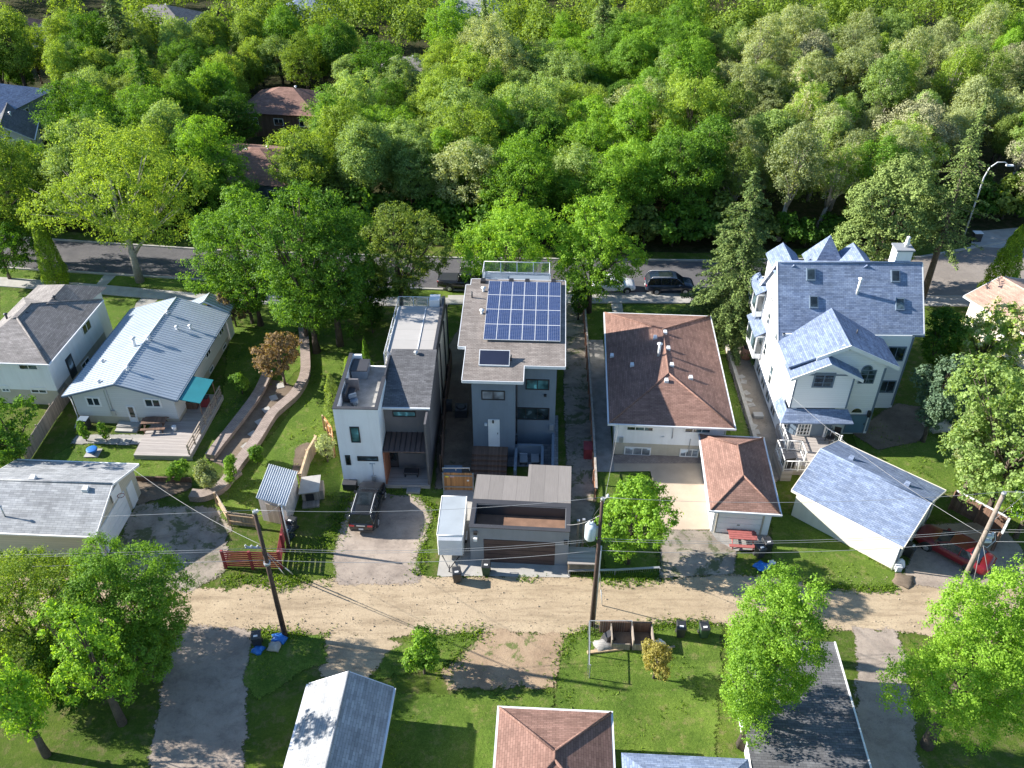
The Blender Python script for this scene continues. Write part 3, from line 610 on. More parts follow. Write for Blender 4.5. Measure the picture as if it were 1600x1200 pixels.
along([(395, 915), (450, 913), (520, 906)], 90, .35); along([(650, 900), (660, 860), (676, 800), (655, 772), (560, 766)], 60, .25)
along([(930, 908), (1030, 904)], 110, .3); along([(1262, 917), (1395, 922), (1410, 908)], 110, .18); along([(400, 988), (510, 993)], 90, .3)
along([(640, 995), (760, 991)], 90, .35); along([(885, 997), (916, 986), (1060, 976), (1110, 975)], 90, .25); along([(1300, 985), (1240, 978)], 60, .3)
along([(350, 860), (356, 905), (480, 908)], 60, .4); along([(180, 910), (300, 925)], 25, .5); along([(740, 902), (850, 905)], 25, .2)
along([(880, 1010), (868, 1060)], 60, .3); along([(690, 1045), (740, 1005)], 60, .4); along([(460, 880), (520, 840), (545, 780)], 90, .5)
cen = np.array(cen); cen = np.repeat(cen, 3, 0) + rng.normal(size=(len(cen) * 3, 3)) * np.array([.07, .07, .01]); cen[:, 2] = np.abs(cen[:, 2])
me = leaf_mesh('grass_tufts', cen, np.tile([0, 0, .2], (len(cen), 1)), .16 * rng.uniform(.6, 1.5, len(cen)), M['lf_grasstuft'], rng, .35, 1, np.tile([0, 0, 1.0], (len(cen), 1)))
o = bpy.data.objects.new('grass_tufts', me); C.objects.link(o); tag(o, 'unmown grass tufts growing along the edges of the dirt alley and driveways', 'grass', kind='stuff')
# ------------------------------------------------------------------ building helpers
def eave_frame(fl, fr_, bk, z, ang=None):
    """frame whose origin lies under the front-left eave corner; returns frame, width, depth"""
    a = P(*fl, z); b = P(*fr_, z); an = math.atan2(b.y - a.y, b.x - a.x) if ang is None else ang
    F = Frame(a.x, a.y, an); W = F.l(b.x, b.y)[0]; D = F.at(*bk, z)[1]; return F, W, D
def root_of(name, F, label, cat, group=None): return thing(name, label, cat, (F.x, F.y, 0), F.a, group)
def ring(b, side, pl, a0, a1, z0, z1, w, d, mull=(), hm=()):
    def bx(p, q, r, s, dd=d):
        if side == 'S': b.box(p, pl - dd, r, q, pl + .02, s)
        elif side == 'N': b.box(p, pl - .02, r, q, pl + dd, s)
        elif side == 'W': b.box(pl - dd, p, r, pl + .02, q, s)
        else: b.box(pl - .02, p, r, pl + dd, q, s)
    if w: bx(a0, a1, z1 - w, z1); bx(a0, a1, z0, z0 + w); bx(a0, a0 + w, z0 + w, z1 - w); bx(a1 - w, a1, z0 + w, z1 - w)
    for m in mull: x = a0 + (a1 - a0) * m; bx(x - w * .35, x + w * .35, z0 + w, z1 - w, d * .8)
    for m in hm: z = z0 + (z1 - z0) * m; bx(a0 + w, a1 - w, z - w * .25, z + w * .25, d * .7)
    return bx
def window(root, side, pl, a0, a1, z0, z1, fm=None, gm=None, w=.08, d=.06, mull=(.5,), hm=(), label=None, name='window', sill=False):
    a0, a1 = min(a0, a1), max(a0, a1); z0, z1 = min(z0, z1), max(z0, z1)
    b = MB(); ring(b, side, pl, a0, a1, z0, z1, w, d, mull, hm); f = b.build(name, fm or M['white'], root)
    if label: f['label'] = label
    g = MB(); bx = ring(g, side, pl, a0, a1, z0, z1, 0, d); bx(a0 + w * .8, a1 - w * .8, z0 + w * .8, z1 - w * .8, .018); g.build('pane', gm or M['glass'], f)
    if sill:
        s = MB(); bx2 = ring(s, side, pl, a0, a1, z0, z1, 0, d); bx2(a0 - .05, a1 + .05, z0 - .06, z0, .12); s.build('sill', fm or M['white'], f)
    return f
def winpx(root, F, side, pl, r, **k):
    fn = F.onS if side in 'SN' else F.onX; a = fn(pl, r[0], r[1]); b = fn(pl, r[2], r[3]); return window(root, side, pl, a[0], b[0], b[1], a[1], **k)
def doorpx(root, F, side, pl, r, m, fm=None, z0=None, glass=None, grid=False, name='door', handle=True):
    fn = F.onS if side in 'SN' else F.onX; a = fn(pl, r[0], r[1]); b = fn(pl, r[2], r[3]); a0, a1 = min(a[0], b[0]), max(a[0], b[0]); lo, hi = (b[1] if z0 is None else z0), a[1]
    f = MB(); ring(f, side, pl, a0, a1, lo, hi, .07, .07); bx = ring(f, side, pl, a0, a1, lo, hi, 0, .05)
    q = MB(); bx = ring(q, side, pl, a0, a1, lo, hi, 0, .03); bx(a0 + .071, a1 - .071, lo + .0, hi - .071, .035); d = q.build(name, m, root)
    f.build('door_frame', fm or M['white'], d)
    if glass:
        g = MB(); bx = ring(g, side, pl, a0, a1, lo, hi, 0, .05); h = hi - lo
        bx(a0 + .14, a1 - .14, lo + h * glass[0], lo + h * glass[1], .042); g.build('pane', M['glass'], d)
        if grid:
            g = MB(); ring(g, side, pl, a0 + .2, a1 - .2, lo + h * glass[0], lo + h * glass[1], .03, .05, (.33, .66), (.2, .4, .6, .8)); g.build('glazing_bar', M['white'], d)
    if handle:
        g = MB(); bx = ring(g, side, pl, a0, a1, lo, hi, 0, .05); bx(a1 - .17, a1 - .12, lo + (hi - lo) * .47, lo + (hi - lo) * .52, .09); g.build('handle', M['black'], d)
    return d
def hip_roof(root, W, D, ze, rise, m, run=None, t=.16, name='roof', fascia=None, x0=0, y0=0, ridge_y=None, gut=.12):
    """ridge along y; hips at both ends"""
    run = run or W / 2; a, b_ = ridge_y or (run, D - run); zr = ze + rise; c = W / 2; b = MB()
    v = [(x0, y0, ze), (x0 + W, y0, ze), (x0 + W, y0 + D, ze), (x0, y0 + D, ze), (x0 + c, y0 + a, zr), (x0 + c, y0 + b_, zr)]
    b.add(v + [(x0, y0, ze - t), (x0 + W, y0, ze - t), (x0 + W, y0 + D, ze - t), (x0, y0 + D, ze - t)],
          [(0, 1, 4), (1, 2, 5, 4), (2, 3, 5), (3, 0, 4, 5), (6, 9, 8, 7), (0, 6, 7, 1), (1, 7, 8, 2), (2, 8, 9, 3), (3, 9, 6, 0)])
    r = b.build(name, m, root); cp = MB()
    for p, q in ((0, 4), (1, 4), (2, 5), (3, 5), (4, 5)): cp.tube(Vector(v[p]) + Vector((0, 0, .02)), Vector(v[q]) + Vector((0, 0, .02)), .075, n=5)
    cp.build('ridge_cap', m, r)
    if fascia:
        f = MB(); o = gut
        f.box(x0 - o, y0 - o, ze - t, x0 + W + o, y0 - .003, ze - .015); f.box(x0 - o, y0 + D + .003, ze - t, x0 + W + o, y0 + D + o, ze - .015)
        f.box(x0 - o, y0, ze - t, x0 - .003, y0 + D, ze - .015); f.box(x0 + W + .003, y0, ze - t, x0 + W + o, y0 + D, ze - .015); f.build('gutter', fascia, r)
    return r
def gable_roof(root, x0, x1, y0, y1, ze, zr, m, axis='y', t=.14, name='roof', fascia=None, xr=None, cap=True, ribs=None, rm=None):
    """axis: direction of the ridge"""
    b = MB(); rp = MB()
    if axis == 'y':
        c = (x0 + x1) / 2 if xr is None else xr
        S = [[(x0, y0, ze), (c, y0, zr), (c, y1, zr), (x0, y1, ze)], [(c, y0, zr), (x1, y0, ze), (x1, y1, ze), (c, y1, zr)]]
    else:
        c = (y0 + y1) / 2 if xr is None else xr
        S = [[(x0, y0, ze), (x1, y0, ze), (x1, c, zr), (x0, c, zr)], [(x0, c, zr), (x1, c, zr), (x1, y1, ze), (x0, y1, ze)]]
    for q in S: b.slab(q, t)
    r = b.build(name, m, root)
    a, e = ((c, y0, zr + .015), (c, y1, zr + .015)) if axis == 'y' else ((x0, c, zr + .015), (x1, c, zr + .015))
    if cap: MB().tube(a, e, .08, n=5).build('ridge_cap', rm or m, r)
    if ribs:
        if axis == 'y':
            n = int((y1 - y0) / ribs)
            for i in range(n + 1):
                y = y0 + .02 + i * (y1 - y0 - .04) / n
                rp.wallpoly([(x0, y - .02, ze + .002), (c, y - .02, zr + .002), (c, y - .02, zr + .05), (x0, y - .02, ze + .05)], (0, .04, 0))
                rp.wallpoly([(c, y - .02, zr + .002), (x1, y - .02, ze + .002), (x1, y - .02, ze + .05), (c, y - .02, zr + .05)], (0, .04, 0))
        rp.build('sheet_rib', rm, r)['kind'] = 'stuff'
    if fascia:
        f = MB(); w = .05
        if axis == 'y':
            for y, dy in ((y0 - w, w - .003), (y1 + .003, w)):
                f.wallpoly([(x0, y, ze - t - .02), (c, y, zr - t - .02), (x1, y, ze - t - .02), (x1, y, ze + .01), (c, y, zr + .01), (x0, y, ze + .01)], (0, dy, 0))
            f.box(x0 - .12, y0, ze - .13, x0 - .003, y1, ze - .02); f.box(x1 + .003, y0, ze - .13, x1 + .12, y1, ze - .02)
        else:
            for x in (x0 - w, x1 + .003):
                f.wallpoly([(x, y0, ze - t - .02), (x, y0, ze + .01), (x, c, zr + .01), (x, y1, ze + .01), (x, y1, ze - t - .02), (x, c, zr - t - .02)], (w - .003, 0, 0))
            f.box(x0, y0 - .12, ze - .13, x1, y0 - .003, ze - .02); f.box(x0, y1 + .003, ze - .13, x1, y1 + .12, ze - .02)
        f.build('fascia', fascia, r)
    return r
def vent_pipe(root, x, y, z, h, r=.07, m=None, cap=True, name='vent_pipe'):
    b = MB(); b.tube((x, y, z - .15), (x, y, z + h), r, n=10); o = b.build(name, m or M['white_metal'], root)
    if cap: c = MB(); c.lathe(x, y, [(r * 1.2, z + h), (r * 2.0, z + h + .04), (r * 2.0, z + h + .1), (r * .5, z + h + .17)], 10); c.build('vent_cap', m or M['white_metal'], o)
    return o
def box_vent(root, x, y, z, s=.32, m=None, tilt=0):
    b = MB(); b.add([(x - s / 2, y - s / 2, z - .1), (x + s / 2, y - s / 2, z - .1), (x + s / 2, y + s / 2, z - .1), (x - s / 2, y + s / 2, z - .1), (x - s / 2, y - s / 2, z + .16), (x + s / 2, y - s / 2, z + .16), (x + s * .4, y + s * .4, z + .26), (x - s * .4, y + s * .4, z + .26)],
                    [(0, 3, 2, 1), (4, 5, 6, 7), (0, 1, 5, 4), (1, 2, 6, 5), (2, 3, 7, 6), (3, 0, 4, 7)]); return b.build('roof_vent', m or M['white_metal'], root)

# ================================================================== brown-roofed bungalow
F, W, D = eave_frame((952, 661), (1148, 669), (1103, 494), 3.55)
r = root_of('bungalow', F, 'white bungalow with brown shingled hip roof in the middle right of the row', 'house'); F_BR = F
b = MB(); b.prism([(.55, .55), (W - .55, .55), (W - .55, D - .55), (.55, D - .55)], 1.22, 3.5); b.build('wall', M['stucco_white'], r)
b = MB(); b.prism([(.58, .58), (W - .58, .58), (W - .58, D - .58), (.58, D - .58)], -.05, 1.217); b.build('foundation', M['cream_base'], r)
hip_roof(r, W, D, 3.55, 1.45, M['sh_brown'], fascia=M['white_metal'])
for q in ((979, 665, 1021, 674), (1070, 667, 1110, 677)): winpx(r, F, 'S', .55, q, mull=(.33, .66), gm=M['glass'])
for q in ((976, 697.5, 1016, 712), (1063, 701, 1090, 714)): winpx(r, F, 'S', .58, q, mull=(.33, .66), gm=M['glass_pale'])
for y in (3, 8, 12): window(r, 'E', W - .55, y, y + 1.3, 2, 3); window(r, 'W', .55, y, y + 1.3, 2, 3)
def on_hip(px, py, zr0=3.55, rise=1.45):
    z = zr0 + .8
    for _ in range(12):
        x, y = F.at(px, py, z); s = rise / (W / 2); z = zr0 + s * max(0, min(x, W - x, y, D - y))
    return x, y, z
for q in ((1039, 520.5), (1044, 545.5), (1049.5, 571.5), (1079, 591.5), (1041, 596), (1023.5, 528.5), (956, 557), (987.5, 571.5)): box_vent(r, *on_hip(*q))
x, y, z = on_hip(1029, 556); vent_pipe(r, x, y, z, 1.1, .11, name='chimney_flue')
for x in (.5, W - .5): MB().tube((x, .48, 3.4), (x, .48, .1), .04, n=6).build('downspout', M['white_metal'], r)
# its garage
F, W, D = eave_frame((1110, 796.5), (1219.5, 803), (1184, 684), 2.55)
r = root_of('detached_garage', F, 'single garage with brown shingled hip roof in front of the bungalow', 'garage')
b = MB(); b.prism([(.4, .4), (W - .4, .4), (W - .4, D - .4), (.4, D - .4)], -.05, 2.5); b.build('wall', M['stucco_white'], r)
hip_roof(r, W, D, 2.55, 1.15, M['sh_brown'], fascia=M['white_metal'])
a = F.onS(.4, 1121, 804); c = F.onS(.4, 1187, 828); b = MB()
n = 4
for i in range(n): b.box(a[0] + .1, .34, .02 + i * .52, c[0], .405, .51 + i * .52)
d = b.build('garage_door', M['white'], r); MB().box((a[0] + c[0]) / 2 - .1, .30, .9, (a[0] + c[0]) / 2 + .1, .34, .95).build('handle', M['black'], d)
b = MB(); ring(b, 'S', .4, a[0] - .02, c[0] + .12, 0, 2.16, .1, .09); b.build('door_frame', M['cream_base'], r)

# ================================================================== solar-panel house
ZE = 7.6
F, W, D = eave_frame((722.7, 594), (817.3, 596.7), (882, 438.8), ZE, ROW); F_SO = F
r = root_of('modern_house', F, 'grey stucco modern house carrying a large array of solar panels', 'house')
ang = .155
def rz(y): return ZE + ang * y
def spx(px, py):
    y = 0
    for _ in range(14): x, y = F.at(px, py, rz(y))
    return (x, y)
O = [spx(*q) for q in ((722.7, 594), (817.3, 596.7), (818.7, 571.3), (884, 573.2), (882.5, 438.5), (737, 436), (736.8, 444.7), (724.8, 444.7), (716, 541), (727.5, 541.5))]
x_l, x_s, x_r = (O[0][0] + O[9][0]) / 2, (O[1][0] + O[2][0]) / 2, (O[3][0] + O[4][0]) / 2; yb = (O[4][1] + O[5][1]) / 2; ys = (O[2][1] + O[3][1]) / 2; xw = O[8][0]; yw = (O[8][1] + O[9][1]) / 2; y7 = O[7][1]
O = [(x_l, 0), (x_s, 0), (x_s, ys), (x_r, ys), (x_r, yb), (O[5][0], yb), (O[5][0], y7), (xw, y7), (xw, yw), (x_l, yw)]
b = MB(); b.slab([(x, y, rz(y)) for x, y in O], .2); rf = b.build('roof', M['sh_taupe'], r)
f = MB()
def edge(p, q, o=.05):
    p = Vector((p[0], p[1], rz(p[1]) + .012)); q = Vector((q[0], q[1], rz(q[1]) + .012)); dd = (q - p).normalized(); nn = Vector((dd.y, -dd.x, 0)).normalized()
    f.wallpoly([p + nn * .003, q + nn * .003, q + nn * .003 - Vector((0, 0, .24)), p + nn * .003 - Vector((0, 0, .24))], nn * o)
for i in range(len(O)): edge(O[i], O[(i + 1) % len(O)])
f.build('fascia', M['white_metal'], rf)
zd = 1.15; TW = F.onS(.35, 736.5, 600)[0]; TE = F.onS(.35, 804.5, 602)[0]; BY = ys + .35; BE = F.onS(BY, 870, 578)[0]
b = MB()
def topwall(pts, z0, m, nm):
    b = MB(); n = len(pts); vs = [(x, y, z0) for x, y in pts] + [(x, y, rz(y) - .2) for x, y in pts]
    b.add(vs, [tuple(range(n - 1, -1, -1)), tuple(range(n, 2 * n))] + [(i, (i + 1) % n, n + (i + 1) % n, n + i) for i in range(n)]); return b.build(nm, m, r)
topwall([(TW, .35), (TE, .35), (TE, BY), (BE, BY), (BE, yb - .35), (TW, yb - .35)], -.05, M['stucco_grey'], 'wall')
winpx(r, F, 'S', .35, (752, 609.5, 789, 625), fm=M['black'], gm=M['glass_pale'])
winpx(r, F, 'S', BY, (821.5, 592, 858, 609), fm=M['black'], gm=M['glass_teal'])
winpx(r, F, 'S', BY, (803.5, 636, 858, 656), fm=M['black'], mull=(.33, .66))
doorpx(r, F, 'S', .35, (762.5, 655, 781, 694), M['white'], M['white'], z0=zd)
for y in (2.5, 6.5, 10): window(r, 'E', BE, y, y + 1.2, 5.2, 6.3, fm=M['black']); window(r, 'W', TW, y, y + 1.2, 5.2, 6.3, fm=M['black'])
b = MB()
for i in range(5): b.box(TW - .05, -.25 - .36 * i - .36, -.05, TW + 2.65, -.25 - .36 * i + (.62 if i == 0 else 0), zd - .06 - .2 * (i + 1) + .2)
b.build('doorstep', M['wood_brown'], r)
lt = MB(); lt.box((TW + TE) / 2 - .1, .2, zd + 2.35, (TW + TE) / 2 + .02, .35, zd + 2.6); lt.build('wall_lamp', M['black'], r)
for px, py in ((706 + 31, 410 + 46),): pass
for q, h_, c_ in (((737.5, 465), .55, False), ((798.5, 563), .5, False)):
    x, y = spx(*q); vent_pipe(r, x, y, rz(y), h_, .06, M['charcoal'], c_)
for q in ((755.5, 455), (753, 490)):
    x, y = spx(*q); vent_pipe(r, x, y, rz(y), .25, .1, M['white_metal'])
for q in ((755, 440.5), (799, 441), (824, 441.5), (865, 442)): x, y = spx(*q); box_vent(r, x, y, rz(y) + .02, .42, M['black'])
# the array: 6 x 4 panels on rails
pa, pb, pc = spx(755, 534), spx(875.5, 536), spx(761, 442.5)
pw = (pb[0] - pa[0]) / 6; ph = (spx(875, 444)[1] - pb[1]) / 4; sx0 = pa[0]; sy0 = (pa[1] + pb[1]) / 2
for j in range(4):
    for i in range(6):
        x0_, y0_ = sx0 + i * pw, sy0 + j * ph; pl = MB(); e = .03
        q = [(x0_ + e, y0_ + e), (x0_ + pw - e, y0_ + e), (x0_ + pw - e, y0_ + ph - e), (x0_ + e, y0_ + ph - e)]
        q2 = [(x0_ + .005, y0_ + .005), (x0_ + pw - .005, y0_ + .005), (x0_ + pw - .005, y0_ + ph - .005), (x0_ + .005, y0_ + ph - .005)]
        fr_ = MB(); fr_.slab([(x, y, rz(y) + .20) for x, y in q2], .05); po = fr_.build('solar_panel', M['white_metal'], r)
        pl.slab([(x, y, rz(y) + .206) for x, y in q], .004); pl.build('solar_cells', M['solar'], po)
b = MB()
for j in range(4):
    for k in (.2, .75): y = sy0 + (j + k) * ph; b.wallpoly([(sx0, y, rz(y) + .03), (sx0 + 6 * pw, y, rz(y) + .03), (sx0 + 6 * pw, y, rz(y) + .149), (sx0, y, rz(y) + .149)], (0, .05, .006))
b.build('panel_rail', M['galv'], r)
# solar water heater, propped on the front slope
c0, c1 = spx(748, 571), spx(796, 572.5); b = MB(); z0_ = rz(c0[1]) + .12
b.slab([(c0[0], c0[1] - .1, z0_), (c1[0], c0[1] - .1, z0_), (c1[0], c0[1] + 1.0, z0_ + .62), (c0[0], c0[1] + 1.0, z0_ + .62)], .1); hp = b.build('solar_collector', M['white_metal'], r)
MB().slab([(c0[0] + .05, c0[1] - .06, z0_ + .03), (c1[0] - .05, c0[1] - .06, z0_ + .03), (c1[0] - .05, c0[1] + .95, z0_ + .60), (c0[0] + .05, c0[1] + .95, z0_ + .60)], .004).build('collector_glass', m_plain('collector_glass', (0.02, 0.025, 0.05), .35, .1), hp)
b = MB()
for x in (c0[0] + .1, c1[0] - .1): b.tube((x, c0[1] + .9, rz(c0[1]) - .05), (x, c0[1] + .9, z0_ + .5), .025, n=5)
b.build('prop', M['galv'], hp)
# roof-terrace glass rail behind the roof
def glass_rail(root, pts, z, h, name='glass_railing', step=1.4, gm=None):
    b = MB(); g = MB()
    for i in range(len(pts) - 1):
        p, q = Vector((*pts[i], z)), Vector((*pts[i + 1], z)); L = (q - p).length; n = max(1, round(L / step))
        b.tube(p + Vector((0, 0, h)), q + Vector((0, 0, h)), .03, n=6); b.tube(p + Vector((0, 0, .08)), q + Vector((0, 0, .08)), .02, n=6)
        for k in range(n + 1): s = p.lerp(q, k / n); b.box(s.x - .03, s.y - .03, z, s.x + .03, s.y + .03, z + h)
        dd = (q - p).normalized(); nn = Vector((-dd.y, dd.x, 0)) * .006; g.wallpoly([p + dd * .04 + Vector((0, 0, .12)), q - dd * .04 + Vector((0, 0, .12)), q - dd * .04 + Vector((0, 0, h - .06)), p + dd * .04 + Vector((0, 0, h - .06))], nn)
    o = b.build(name, M['white_metal'], root); g.build('glass_pane', M['railglass'], o); return o
t = NT('clear_railing_glass'); t.b.inputs['Transmission Weight'].default_value = .9; t.b.inputs['IOR'].default_value = 1.05; t.rough(.02); t.col((.75, .85, .85)); t.b.inputs['Alpha'].default_value = .28; M['railglass'] = t.m
b = MB(); b.prism([(x_l + .6, yb - .37), (x_r - 1.2, yb - .37), (x_r - 1.2, yb + 2.0), (x_l + .6, yb + 2.0)], -.05, rz(yb) - .45); b.build('terrace', M['stucco_grey'], r)
glass_rail(r, [(x_l + .7, yb + .1), (x_l + .7, yb + 1.9), (x_r - 1.3, yb + 1.9), (x_r - 1.3, yb + .1)], rz(yb) - .45, 1.05)
# sunken patio walls beside the back door
b = MB()
px0 = F.at(792, 690, .9); b.box(TE + .02, -2.2, -.05, TE + .22, BY - 1.2, 1.0); b.box(TE + .22, BY - 1.6, -.05, BE - .9, BY - 1.4, 1.25)
b.box(BE - 1.0, -3.0, -.05, BE - .8, BY - 1.6, 1.25); b.box(BE - .2, -3.0, -.05, BE, BY - .02, 1.25); b.box(BE - .8, -3.0, -.05, BE - .2, -2.8, 1.25)
b.build('patio_wall', M['stucco_grey'], r)

# garage of the solar house
F, W, D = eave_frame((733.5, 823), (891, 831), (887, 726.4), 3.3); F_SG = F
r = root_of('detached_garage', F, 'grey flat-roofed garage with dark brown door and sunken roof well', 'garage')
W -= .05; ix0, iy0 = F.at(740, 818, 3.3); ix1 = F.at(883.5, 825, 3.3)[0]; iy1 = F.at(812, 790.5, 3.3)[1]; yp = F.at(812, 783, 3.3)[1]; nx, ny = F.at(825, 742.5, 3.3)
iy0 = .28; ix0 = .28; ix1 = W - .28
b = MB(); b.prism([(0, 0), (W, 0), (W, D), (nx, D), (nx, ny), (0, ny)], -.05, 2.35)
for q in ((0, 0, ix0, yp), (ix1, 0, W, yp), (ix0, 0, ix1, iy0), (ix0, iy1, ix1, yp)): b.box(q[0], q[1], 2.35, q[2], q[3], 3.28)
b.prism([(0, yp), (W, yp), (W, D), (nx, D), (nx, ny), (0, ny)], 2.35, 3.12); b.build('wall', M['stucco_bg'], r)
b = MB(); b.box(ix0 + .02, iy0 + .02, 2.352, ix1 - .02, iy1 - .02, 2.37); b.build('roof_well_floor', M['brownfloor'], r)
b = MB(); b.box(ix0 + .003, iy1 - .02, 2.352, ix1 - .003, iy1 - .003, 3.27); b.box(ix0 + .003, iy0 + .003, 2.352, ix0 + .02, iy1 - .02, 3.27); b.box(ix1 - .02, iy0 + .003, 2.352, ix1 - .003, iy1 - .02, 3.27); b.build('well_wall_shade', M['charcoal'], r)  # charcoal sheets put the well's shade into its inner wall colour
b = MB(); b.slab([(-.04, yp + .003, 3.28), (W + .04, yp + .003, 3.28), (W + .04, D + .05, 3.14), (nx, D + .05, 3.14), (nx, ny, 3.17), (-.04, ny, 3.17)], .02); rf = b.build('roof', M['membrane'], r)
b = MB(); o = .05
for q in ((-o, -o, W + o, iy0 - .02), (-o, iy1 + .02, W + o, yp - .002), (-o, iy0 - .02, ix0 - .02, iy1 + .02), (ix1 + .02, iy0 - .02, W + o, iy1 + .02)): b.box(q[0], q[1], 3.281, q[2], q[3], 3.33)
b.build('parapet_cap', M['charcoal'], r)
a = F.onS(0, 755.4, 842); c = F.onS(0, 866.5, 877); b = MB()
b.box(a[0], -.01, .0, c[0], .02, a[1])
for i in range(5): b.box(a[0] + .06, -.035, .03 + i * a[1] / 5, c[0] - .06, -.01, (i + 1) * a[1] / 5 - .02)
b.build('garage_door', m_plain('brown_door_paint', (0.07, 0.045, 0.042), .6, .15), r)
for px, py in ((743, 831), (743, 841), (884, 846)): q = F.onS(0, px, py); MB().box(q[0] - .12, -.2, q[1] - .1, q[0] + .12, 0, q[1] + .12).build('wall_lamp', M['white' if py == 841 else 'black'], r)

# ================================================================== white-tower infill house
F = Frame(*P2(538.5, 759), R(-1.6)); F_MO = F
r = root_of('modern_house', F, 'narrow infill house with white stucco tower and dark shingled wing', 'house')
ZT = 7.3; TWd = F.at(588, 637.4, ZT)[0] + .1; TD = F.at(558, 553, ZT)[1]; XE = F.at(672, 634, 6.4)[0]; BK = F.at(650, 465.5, 7.2)[1]
b = MB(); zf = ZT - 1.05
b.box(0, 0, -.05, TWd, TD, zf)
for q in ((0, 0, TWd, .2), (0, .2, .2, TD), (TWd - .2, .2, TWd, 3.9), (.2, TD - .2, .9, TD)): b.box(q[0], q[1], zf, q[2], q[3], ZT)
b.build('wall', M['stucco_white'], r)
b = MB(); b.box(.2, .2, zf + .003, TWd - .2, TD - .2, zf + .02); b.box(TWd - .2, 3.9, zf + .003, TWd, TD, zf + .02); b.build('terrace_floor', M['concrete_grey'], r)
b = MB(); o = .04
for q in ((-o, -o, TWd + o, .2 + o), (-o, .2 + o, .2 + o, TD + o), (TWd - .2 - o, .2 + o, TWd + o, 3.9)): b.box(q[0], q[1], ZT + .002, q[2], q[3], ZT + .06)
b.build('parapet_cap', M['charcoal'], r)
b = MB(); b.box(.22, 3.55, zf + .02, 1.15, 3.7, ZT - .05); b.build('terrace_divider', M['stucco_dark'], r)
b = MB(); b.box(TWd - .12, 3.9, zf + .02, TWd, 6.6, ZT + .1); b.build('terrace_divider', M['charcoal'], r)
for q in ((546, 666.5, 564, 691), (539, 711, 549, 726), (558, 712.5, 591.5, 720)): winpx(r, F, 'S', 0, q, fm=M['black'], gm=M['glass_teal'] if q[0] < 550 and q[1] < 700 else M['glass'], mull=(), w=.07)
ZW = 6.35; YW = 1.85
def mz(y): return ZW + (y - YW + .3) * .2
yr = F.at(641, 547, 7.4)[1]
b = MB(); b.prism([(TWd, YW), (XE - .15, YW), (XE - .15, BK), (TWd - .6, BK), (TWd - .6, TD), (TWd, TD)], 3.55, 6.3)
b.add([(TWd, YW, 6.3), (XE - .15, YW, 6.3), (XE - .15, yr, 6.3), (TWd, yr, 6.3), (TWd, YW, mz(YW) - .15), (XE - .15, YW, mz(YW) - .15), (XE - .15, yr, mz(yr) - .15), (TWd, yr, mz(yr) - .15)], [(0, 1, 5, 4), (1, 2, 6, 5), (2, 3, 7, 6), (3, 0, 4, 7), (4, 5, 6, 7)])
b.prism([(TWd, YW), (XE - .15, YW), (XE - .15, BK), (TWd, BK)], -.05, 3.55); b.build('dark_wall', M['stucco_dark'], r)
b = MB(); b.box(XE - .3, -.05, .3, XE - .15, YW, 6.1); b.build('porch_side_wall', M['panel'], r)
rf = MB().slab([(TWd + .01, YW - .3, ZW), (XE, YW - .3, ZW), (XE, yr, mz(yr)), (TWd + .01, yr, mz(yr))], .14).build('roof', M['sh_char'], r)
MB().box(TWd + .01, YW - .42, ZW - .15, XE, YW - .303, ZW - .01).build('gutter', M['white_metal'], rf)
vent_pipe(r, (TWd + XE) / 2 + .2, yr - .5, mz(yr - .5), .12, .09, M['galv'])
# light flat roof with terrace strip, parapet and glass rail
zfl = 7.15; xt = F.at(612, 520, 7.1)[0]
b = MB(); b.box(xt, yr, 6.3, XE - .15, BK - 1.3, zfl - .02); b.build('upper_wall', M['stucco_white'], r)
MB().box(xt - .02, yr + .003, zfl - .02, XE - .33, BK - 1.3, zfl).build('flat_roof', M['membrane_light'], r)
b = MB()
for x in (xt + .03, xt + 2.3): b.box(x, yr + .1, zfl, x + .06, BK - 1.5, zfl + .05)
b.build('roof_seam', M['white_metal'], r)
b = MB(); b.box(XE - .33, yr + .003, 6.3, XE - .1, BK + .05, zfl + .25); b.build('parapet', M['charcoal'], r)
b = MB(); b.box(TWd - .58, TD + .02, 6.302, xt - .02, BK, 6.33); b.box(xt, BK - 1.298, 6.302, XE - .33, BK, 6.33); b.build('terrace_floor', M['concrete_grey'], r)
glass_rail(r, [(TWd - .55, TD + .05), (TWd - .55, BK - .05), (XE - .4, BK - .05)], 6.33, 1.0)
b = MB(); b.box(XE - 1.3, BK - 1.25, 6.33, XE - .45, BK - .3, 7.75); b.build('stair_box', M['white_metal'], r)
b = MB(); b.box(XE - .148, yr + 1.5, -.05, XE - .1, BK, 6.3); b.build('east_wall_panel', M['stucco_cream'], r)
b = MB()
for y in (yr + 1.7, yr + 5.0, yr + 7.6): b.tube((XE + .02, y, 6.9), (XE + .02, y, .2), .06, n=6)
b.build('downspout', M['black'], r)
winpx(r, F, 'S', YW, (613, 641.5, 650, 651), fm=M['black'], gm=M['glass_teal'], mull=(), w=.07)
